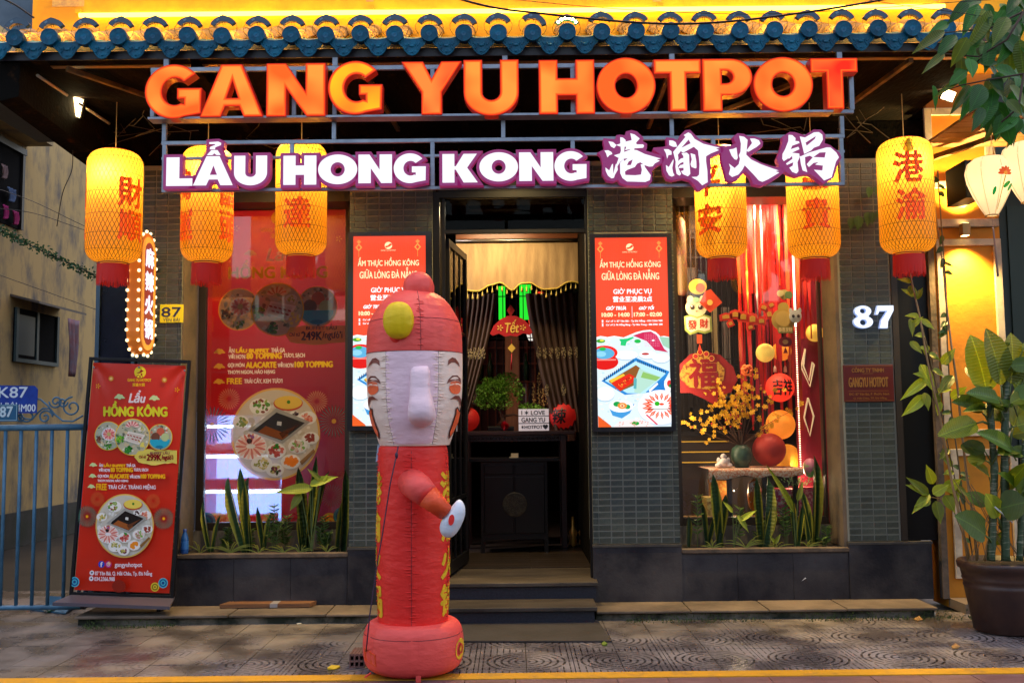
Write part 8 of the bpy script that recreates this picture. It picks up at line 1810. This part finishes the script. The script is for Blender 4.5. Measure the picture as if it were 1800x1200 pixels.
m_snake = leafmat('snake_leaf', (.035, .09, .03), edge=(.42, .40, .05)); m_zz = leafmat('glossy_leaf', (.09, .17, .03)); m_spider = leafmat('spider_leaf', (.16, .26, .04), edge=(.35, .42, .12)); m_lime = leafmat('lime_leaf', (.36, .44, .02)); m_stem = M('green_stem', (.08, .12, .03), .6)
rn = random.Random(31)
SZ = LIPZ-.012
def snake(blades, label, Y):
    e_ = thing('snake_plant', label, 'plant', V((at(blades[0][0], 960, Y).x, Y, SZ)))
    for (bx, tx, ty, w_) in blades:
        p = V((at(bx, 960, Y).x, Y+rn.uniform(-.02, .02), SZ)); q = at(tx, ty, Y-.02); leaf(e_, 'blade', m_snake, p, q, (rn.uniform(-.5, .5), -1, 0), w_*sc(Y)*1.15)
    return e_
snake([(436, 401, 838, 17), (440, 422, 822, 16), (441, 437, 838, 16)], 'tall three bladed snake plant in the middle of the left planter', .2)
snake([(538, 524, 820, 17), (540, 556, 800, 12), (545, 578, 828, 13), (532, 526, 900, 9)], 'taller snake plant with yellow edges left of the poster corner', .22)
snake([(600, 606, 822, 14), (597, 608, 870, 10)], 'narrow dark snake plant at the right end of the left planter', .16)
snake([(1266, 1253, 832, 16), (1262, 1276, 868, 14)], 'dark snake plant left of the table legs in the right planter', .2)
snake([(1342, 1349, 838, 18), (1338, 1330, 838, 13), (1344, 1361, 880, 14)], 'central snake plant of the right planter with broad yellow edges', .17)
snake([(1428, 1431, 800, 12), (1424, 1419, 890, 13), (1426, 1404, 855, 9)], 'tall dark snake plant before the right window jamb', .14)
snake([(1208, 1210, 905, 9)], 'short single snake blade at the left end of the right planter', .2)
def zz(px, ty, n_, label, Y, w_=12, lean=0):
    e_ = thing('leafy_shrub', label, 'plant', V((at(px, 960, Y).x, Y, SZ))); t = MB()
    for (sx, sy) in ((0, 0), (-8, 22), (9, 30))[:n_]:
        A = V((at(px+sx*.3, 960, Y).x, Y, SZ)); B = at(px+sx+lean, ty+sy, Y-.03); t.tube([A, A.lerp(B, .5)+V((0, -.01, 0)), B], .0035, 5)
        for i in range(9):
            u = .25+.75*i/9; p = A.lerp(B, u)
            for sg in (-1, 1): leaf(e_, 'ovate', m_zz, p, p+V((sg*rn.uniform(.035, .055), rn.uniform(-.03, .01), rn.uniform(.015, .05))), (0, -.6, 1), .022)
    t.build('stem', m_stem, e_)
zz(482, 885, 3, 'bushy glossy leaved shrub left of centre in the left planter', .25); zz(505, 905, 2, 'smaller dark shrub beside the tall snake plant', .3); zz(402, 925, 2, 'short leafy shrub behind the spider plant in the left planter', .28)
zz(1383, 868, 2, 'dark slender shrub right of the central snake plant', .2); zz(1452, 925, 2, 'low yellow green shrub at the right end of the right planter', .12); zz(1226, 868, 1, 'thin leafy stem near the left end of the right planter', .18); zz(1300, 890, 1, 'thin shrub with small leaves left of the central snake plant', .24); zz(570, 905, 3, 'leafy clump at the foot of the striped snake plant', .2)
def spider(px, sp, label, Y, n_=13):
    e_ = thing('spider_plant', label, 'plant', V((at(px, 960, Y).x, Y, SZ)))
    for k in range(n_):
        a = rn.uniform(-1.2, 1.2); L_ = sp*sc(Y)*rn.uniform(.6, 1.1); p = V((at(px, 960, Y).x+rn.uniform(-.01, .01), Y, SZ)); m1 = p+V((sin(a)*L_*.55, -.03*rn.random(), cos(a)*L_*.6)); m2 = m1+V((sin(a)*L_*.5, -.05, -cos(a)*L_*.12+.0))
        t = MB(); s_ = .0055; vs = []
        for i in range(8):
            u = i/7; q = p.lerp(m1, u).lerp(m1.lerp(m2, u), u); ww = s_*(1-u**2)*(.5+u); vs += [q-V((ww*cos(a), 0, -ww*sin(a))), q+V((ww*cos(a), 0, -ww*sin(a)))]
        t.smooth = True; t.add(vs, [(2*i, 2*i+1, 2*i+3, 2*i+2) for i in range(7)]); t.build('leaf', MATS.get('spider_plain') or M('spider_plain', (.38, .42, .09), .5, trans=.3), e_)
spider(405, 50, 'large spider plant arching over the left planter lip', .14); spider(500, 32, 'small spider plant in the middle of the left planter', .12, 9); spider(528, 30, 'tiny spider tuft right of the middle of the left planter', .12, 7); spider(352, 45, 'thin grassy tuft at the far left of the left planter', .16, 5)
spider(1312, 46, 'spider plant arching left of centre in the right planter', .12, 11); spider(1366, 28, 'tiny grass tuft right of the central snake plant', .10, 6)
def lime(px, leaves, label, Y):
    e_ = thing('young_foliage_plant', label, 'plant', V((at(px, 960, Y).x, Y, SZ))); t = MB(); A = V((at(px, 960, Y).x, Y, SZ))
    for (bx, by, tx, ty, w_) in leaves: p = at(bx, by, Y-.03); t.tube([A, A.lerp(p, .6), p], .004, 5); leaf(e_, 'ovate', m_lime, p, at(tx, ty, Y-.06), (0, -1, .5), w_*sc(Y))
    t.build('stem', m_stem, e_)
lime(548, [(550, 858, 482, 862, 20), (545, 852, 592, 835, 17), (565, 845, 540, 822, 9), (530, 868, 508, 896, 16), (562, 852, 575, 832, 9)], 'bright lime leaved plant rising above the snake plants', .1)
lime(1290, [(1296, 905, 1318, 935, 10), (1288, 900, 1272, 880, 8), (1300, 915, 1330, 895, 10)], 'yellowing broad leaved seedling left of the central snake plant', .1)
lime(1398, [(1395, 900, 1352, 815, 11), (1402, 880, 1412, 845, 10)], 'withered yellow arching leaf plant right of the centre', .08)
snake([(372, 358, 880, 9), (376, 388, 905, 8)], 'short slender snake plant near the left end of the left planter', .24)
snake([(462, 452, 890, 9), (466, 478, 900, 9)], 'low snake plant between the three bladed one and the shrub', .26)
snake([(1240, 1232, 880, 9), (1244, 1256, 905, 8)], 'low snake plant near the left end of the right planter', .22)
snake([(1398, 1390, 870, 10), (1402, 1412, 885, 9)], 'medium snake plant between the central one and the window jamb', .24)
spider(1252, 34, 'small spider plant at the left of the right planter', .1, 8); spider(1420, 32, 'spider tuft under the tall dark snake plant', .08, 8); spider(455, 34, 'spider tuft before the left planter centre', .1, 8); spider(575, 30, 'spider tuft near the right end of the left planter', .1, 7)
zz(1340, 915, 2, 'low leafy plant behind the central snake plant', .26); zz(1415, 905, 2, 'leafy stem behind the medium snake plant', .27); zz(440, 930, 2, 'low leafy plant behind the three bladed snake plant', .27)
lime(1362, [(1362, 955, 1372, 938, 7), (1362, 955, 1354, 940, 6)], 'tiny light green sprout at the front of the right planter', .08)
# potted dumb cane at the right
PY_ = -.95; pc = onz(1758, 1112, 0); pc.y = PY_; s_ = sc(PY_); pcx = at(1765, 1050, PY_).x
pt = thing('plant_pot', 'large brown ribbed plant pot on the right', 'pot', (pcx, PY_, 0)); m_pot = M('brown_plastic', (.03, .012, .01), .45, col2=(.065, .028, .018), vs=2.5, bump=.1)
H0 = .50; t = MB(); t.lathe([(0, .004), (.195, .004), (.21, .015), (.262, H0*.62), (.268, H0*.66), (.262, H0*.67), (.270, H0*.73), (.276, H0*.75), (.272, H0*.77), (.284, H0*.88), (.30, H0*.9), (.306, H0*.97), (.296, H0), (.27, H0), (.262, H0*.93), (0, H0*.93)], (pcx, PY_, 0), 56); t.build('pot_wall', m_pot, pt)
t = MB(); t.lathe([(0, H0*.935), (.26, H0*.935)], (pcx, PY_, 0), 24); t.build('soil', m_soil, pt)
dcn = thing('dumb_cane', 'big leaved dumb cane with thick ringed stems in the brown pot', 'plant', (pcx, PY_, H0*.94)); m_cst = M('ringed_stem', (.03, .06, .025), .5, col2=(.22, .22, .15), vs=26, vmix=(.55, .62), stretch=(.4, .4, 3)); m_broad = leafmat('broad_leaf', (.24, .30, .012), tr=.4); m_broadd = leafmat('dark_broad_leaf', (.10, .18, .014), tr=.3)
def P9(px, py, Y=PY_): return at(px, py, Y)
for pts, r in (([(1742, 985), (1746, 900), (1748, 820), (1742, 740), (1738, 670)], .028), ([(1768, 985), (1766, 880), (1766, 780), (1768, 690), (1770, 640)], .030), ([(1792, 985), (1796, 880), (1802, 760)], .022)):
    t = MB(); Q_ = [P9(*p) for p in pts]; R_ = []; F_ = []
    for i in range(len(Q_)-1):
        for k in range(10): F_.append(Q_[i].lerp(Q_[i+1], k/10)); R_.append(r*(1-.3*(i+k/10)/len(Q_))*(1.1 if k % 3 == 0 else .96))
    t.tube(F_, R_, 14); t.build('stem', m_cst, dcn)
for (bx, by, tx, ty, w_, dk, Y) in ((1742, 735, 1716, 588, 56, 0, -.06), (1764, 720, 1748, 578, 50, 0, -.14), (1772, 715, 1790, 585, 54, 0, -.05), (1770, 720, 1826, 606, 50, 1, .02), (1738, 745, 1660, 758, 38, 0, -.2), (1740, 745, 1690, 690, 34, 0, .05), (1770, 760, 1834, 735, 40, 0, -.1), (1745, 820, 1700, 800, 30, 1, .1), (1790, 900, 1830, 830, 50, 1, -.1), (1760, 930, 1740, 870, 34, 0, -.1), (1775, 780, 1800, 690, 40, 0, .1), (1768, 720, 1830, 690, 52, 1, -.1), (1746, 960, 1694, 905, 50, 1, -.22), (1745, 905, 1800, 880, 55, 1, -.2), (1768, 760, 1735, 705, 36, 1, .1), (1795, 800, 1850, 860, 50, 1, 0), (1742, 690, 1700, 640, 32, 1, .1)):
    A = P9(bx, by); B = at(tx, ty, PY_+Y); C = A.lerp(B, .28)+V((0, 0, .02)); t = MB(); t.tube([A, A.lerp(C, .5)+V((0, 0, .015)), C], [.010, .008, .005], 8); t.build('leaf_stalk', m_stem, dcn); leaf(dcn, 'broad', m_broadd if dk else m_broad, C, B, (rn.uniform(-.3, .3), -1, .45), w_*sc(PY_))
r5 = random.Random(55)
for k in range(26):
    y = r5.uniform(610, 960); bx = r5.choice([1742, 1766, 1790])+r5.uniform(-4, 4); a = r5.choice([-1, 1])*r5.uniform(.5, 1.5); L_ = r5.uniform(34, 66); tx = bx+L_*sin(a); ty = y-L_*cos(a)*.8
    A = P9(bx, y+20); C = at(bx+(tx-bx)*.2, y, PY_+r5.uniform(-.12, .12)); t = MB(); t.tube([A, C], [.006, .004], 6); t.build('leaf_stalk', m_stem, dcn); leaf(dcn, 'broad', m_broad if r5.random() < .6 else m_broadd, C, at(tx, ty, PY_+r5.uniform(-.25, .15)), (r5.uniform(-.5, .5), -1, r5.uniform(.2, .9)), L_*.48*sc(PY_))
for k in range(16):
    A = P9(1700+r5.uniform(-5, 110), 985); t = MB(); t.tube([A, A.lerp(P9(1700+r5.uniform(-30, 110), r5.uniform(780, 930)), 1)], .0028, 5); t.build('dry_stalk', M('dry_stalk', (.16, .10, .05), .8), dcn)
t = MB(); t.tube([P9(1748, 890, PY_-.05), P9(1765, 905, PY_-.06), P9(1780, 918, PY_-.05)], .006, 6); t.build('tie', M('white_tie', (.5, .5, .5), .6), dcn)
# climbing vines and bamboo canes rising from the pot
cv = thing('climbing_vine', 'climbing vine with lime leaves on slanting bamboo canes', 'vine', (pcx-.2, PY_+.1, H0*.94)); m_bam = M('bamboo_cane', (.34, .20, .08), .5, col2=(.22, .13, .05), vs=10)
for A, B in (((1702, 985, -.9), (1592, 440, -.6)), ((1718, 985, -.9), (1640, 330, -.4)), ((1704, 985, -.88), (1655, 760, -.7)), ((1730, 985, -.92), (1752, 880, -.9))):
    t = MB(); A = at(*A); B = at(*B); n = 9; t.tube([A.lerp(B, k/n)+V((.006*sin(k*2), 0, 0)) for k in range(n+1)], [.010-.0005*k for k in range(n+1)], 8); t.build('bamboo_cane', m_bam, cv)
def vine(pts, r, n_l, size, mat, seed, Y):
    rr_ = random.Random(seed); Q_ = [at(a, b, Y) for a, b in pts]; t = MB(); t.tube(Q_, r, 6); t.build('vine_stem', M('vine_stem', (.16, .11, .05), .7), cv)
    for k in range(n_l):
        i = rr_.randrange(len(Q_)-1); p = Q_[i].lerp(Q_[i+1], rr_.random()); a = rr_.uniform(0, 2*pi); d = V((cos(a), rr_.uniform(-.5, .1), sin(a)*.7-.25)).normalized()*size*rr_.uniform(.7, 1.25); leaf(cv, 'ovate', mat, p, p+d, (rr_.uniform(-.5, .5), -1, .6), size*.5)
vine([(1648, 300), (1655, 400), (1663, 500), (1665, 600), (1672, 720), (1690, 850), (1710, 980)], .006, 30, .085, m_zz, 5, -.5)
vine([(1590, 445), (1608, 520), (1620, 570), (1640, 650), (1662, 760), (1690, 900)], .005, 26, .11, m_lime, 6, -.62)
for (bx, by, tx, ty, w_) in ((1630, 665, 1585, 700, 18), (1628, 662, 1608, 655, 12), (1625, 690, 1634, 720, 16), (1625, 695, 1588, 730, 20), (1618, 640, 1645, 690, 20), (1600, 560, 1606, 590, 12), (1600, 575, 1622, 556, 12), (1632, 870, 1598, 838, 18), (1632, 868, 1596, 850, 17), (1634, 875, 1610, 888, 20), (1640, 868, 1668, 850, 20), (1645, 880, 1655, 920, 20), (1634, 868, 1604, 900, 16), (1640, 850, 1630, 818, 18), (1660, 860, 1690, 842, 22), (1660, 870, 1680, 900, 20), (1600, 600, 1622, 620, 14), (1655, 640, 1680, 612, 18), (1675, 660, 1650, 690, 20), (1672, 700, 1700, 680, 20)):
    leaf(cv, 'ovate', m_lime, at(bx, by, -.64), at(tx, ty, -.70), (rn.uniform(-.4, .4), -1, .4), w_*sc(-.65))
t = MB(); t.tube([at(a, b, -.6) for a, b in ((1700, 960), (1670, 880), (1630, 872), (1600, 850))], .004, 5); t.build('vine_stem', MATS['vine_stem'], cv)
cp2 = thing('creeper', 'small round leaved creeper hanging beside the grey pillar at the right', 'vine', at(1540, 380, -.1))
t = MB(); t.tube([at(a, b, -.08) for a, b in ((1490, 400), (1520, 385), (1560, 372), (1620, 355))], .003, 5); t.build('vine_stem', MATS['vine_stem'], cp2)
for (x, y, s2) in ((1496, 393, 15), (1509, 392, 18), (1526, 385, 17), (1534, 383, 15), (1546, 378, 13), (1528, 338, 13), (1540, 335, 11)): leaf(cp2, 'ovate', leafmat('creeper_leaf', (.06, .16, .02)), at(x, y-s2*.7, -.10), at(x, y+s2*.7, -.13), (.1, -1, .2), s2*sc(-.1))
# leafy branch hanging into the top right
tb2 = thing('leafy_branch', 'leafy green tree branch hanging over the upper right of the roof', 'branch', at(1800, 60, -2.3)); m_gl = leafmat('tree_leaf', (.030, .17, .014), tr=.35); m_gl2 = leafmat('tree_leaf_yellowish', (.12, .20, .008), tr=.4)
tw = []
for pts in ([(1900, -30), (1800, 20), (1740, 50), (1690, 55), (1640, 60)], [(1800, 20), (1770, 70), (1720, 100), (1660, 95), (1620, 80)], [(1860, 90), (1800, 130), (1740, 140), (1690, 150), (1660, 160)], [(1850, 0), (1760, -10), (1700, 0)], [(1800, 130), (1790, 190), (1760, 215)]):
    t = MB(); t.tube([at(a, b, -2.35+.0008*(1800-a)) for a, b in pts], [.009, .007, .005, .004, .003][:len(pts)], 6); t.build('twig', M('dark_twig', (.05, .03, .02), .8), tb2); tw.append(pts)
rr_ = random.Random(77)
spots = [(1700, 2, 1668, 42, 22), (1720, 8, 1690, 62, 24), (1742, 20, 1700, 90, 26), (1668, 40, 1630, 60, 22), (1660, 55, 1604, 90, 22), (1680, 62, 1645, 100, 26), (1700, 66, 1672, 118, 26), (1725, 70, 1700, 122, 30), (1740, 75, 1735, 128, 28), (1660, 95, 1622, 125, 16), (1690, 100, 1690, 145, 20), (1716, 85, 1752, 120, 30),
         (1745, 40, 1790, 18, 28), (1750, 45, 1800, 60, 30), (1760, 60, 1810, 105, 32), (1775, 80, 1778, 140, 30), (1792, 70, 1802, 150, 28), (1770, 30, 1745, 78, 28), (1790, 10, 1770, 50, 28), (1700, 125, 1664, 150, 24), (1690, 140, 1640, 170, 12), (1705, 150, 1672, 200, 18), (1715, 150, 1690, 212, 22), (1728, 150, 1708, 196, 34), (1740, 140, 1770, 172, 30), (1750, 120, 1800, 135, 26), (1745, 165, 1728, 226, 30), (1760, 170, 1790, 215, 28), (1775, 150, 1810, 190, 30), (1720, 110, 1760, 108, 22), (1680, 120, 1700, 160, 22), (1640, 150, 1648, 195, 12)]
for (bx, by, tx, ty, w_) in spots:
    Y = -2.35+.0008*(1800-bx)+rr_.uniform(-.08, .08); leaf(tb2, 'ovate', m_gl if rr_.random() < .7 else m_gl2, at(bx, by, Y), at(tx, ty, Y+rr_.uniform(-.05, .05)), (rr_.uniform(-.5, .5), -1, rr_.uniform(.1, .9)), w_*sc(Y))
for k in range(75):
    x = 1800-abs(rr_.gauss(0, 55)); y = rr_.uniform(-20, 220); Y = -2.2+rr_.uniform(-.15, .25); a = rr_.uniform(.7, 2.6); L_ = rr_.uniform(30, 52)
    if x < 1690 or (y > 200 and x < 1750): continue
    leaf(tb2, 'ovate', m_gl if rr_.random() < .75 else m_gl2, at(x, y, Y), at(x+L_*cos(a), y+L_*sin(a), Y+rr_.uniform(-.08, .08)), (rr_.uniform(-.6, .6), -1, rr_.uniform(0, .9)), rr_.uniform(18, 28)*sc(Y))
for k, (x, y) in enumerate(((1745, 235), (1768, 232), (1785, 245), (1760, 222), (1790, 225))): leaf(tb2, 'ovate', m_gl2, at(x, y-18, -1.9), at(x-14, y+16, -1.9), (.2, -1, .4), 12*sc(-1.9))
# ================================================================ white silk lanterns
m_wsilk = M('white_silk', (.50, .40, .26), .6, emit=(1, .78, .45), es=.62, trans=.3)
def silklan(px, y0, y1, hw, Y, label, flw=True):
    s_ = sc(Y); A = at(px, y1, Y); B = at(px, y0, Y); H = B.z-A.z; t_ = thing('silk_lantern', label, 'lantern', A); R_ = hw*s_; t = MB(); n = 48
    P_ = [(R_*.28, H), (R_*.62, H*.97), (R_*.90, H*.88), (R_, H*.74), (R_*.93, H*.58), (R_*.72, H*.36), (R_*.45, H*.14), (R_*.24, 0)]
    t.lathe(P_, A, n, fn=lambda a, z: 1-.045*(1-abs(cos(a*4)))); t.build('silk', m_wsilk, t_); rv = Rev([(r, z+A.z) for r, z in P_], (A.x, A.y, 0), lambda a, z: 1-.045*(1-abs(cos(a*4))))
    for k in range(8): t = MB(); t.tube([rv.pt(pi*k/4, A.z+H*j/14, .001) for j in range(15)], .0018, 4); t.build('rib', M('cane_rib', (.5, .3, .12), .6), t_)
    for r, z in ((R_*.25, 0), (R_*.3, H)): t = MB(); t.tube([A+V((r*cos(a), r*sin(a), z)) for a in [2*pi*k/16 for k in range(17)]], .006, 5); t.build('rim', MATS['cane_rib'], t_)
    t = MB(); t.tube([B+V((-.03, 0, 0)), B+V((0, 0, .12)), B+V((.03, 0, 0))], .004, 5); t.tube([B+V((0, 0, .12)), B+V((0, 0, .3))], .003, 5); t.build('cord', M('cream_cord', (.6, .45, .25), .7), t_)
    t = MB(); t.tube([A, A-V((0, 0, .09))], .002, 5); t.tube([A-V((0, 0, .09)), A-V((-.004, 0, .11)), A-V((-.02, 0, .46))], [.007, .006, .009], 6); t.build('tassel_rod', M('grey_rose_tassel', (.30, .22, .20), .6), t_)
    ld = bpy.data.lights.new('silk_bulb', 'POINT'); ld.energy = 4.5*EK; ld.color = (1, .8, .5); ld.shadow_soft_size = .04; l_ = bpy.data.objects.new('silk_bulb', ld); COL.objects.link(l_); l_.parent = t_; l_.location = (0, 0, H*.6)
    if flw:
        pr = Print(lambda X, Y_, h: rv.pt((X-px)/hw*1.2, at(px, Y_, Y).z, .004+h), .0005)
        for k in range(7): a = pi*(1.0+k/6); pr.disc(px+6+7*cos(a)*.8, 314+6*sin(a), 6, S_(.92, .34, .12), 2.6, 12, a)
        pr.disc(px+6, 314, 3.4, S_(.98, .6, .2)); pr.poly([(px+5, 318), (px+7, 318), (px+4, 372), (px+2, 372)], S_(.75, .6, .2)); pr.disc(px+12, 332, 8, S_(.1, .62, .2), 4, 12, -.7); pr.disc(px-10, 342, 3, S_(.1, .62, .25), 7, 10, .3); pr.disc(px+20, 336, 3, S_(.2, .66, .3), 7, 10, .3)
        pr.mb.build('lotus_print', printmat('silk_print', 'screen', .75), t_)
silklan(1744, 276, 379, 43, -.85, 'white silk lantern with an orange lotus hanging left of its neighbour'); silklan(1808, 250, 356, 44, -.95, 'white silk lantern cut by the right edge of the view')
bpy.data.scenes.remove(TS)
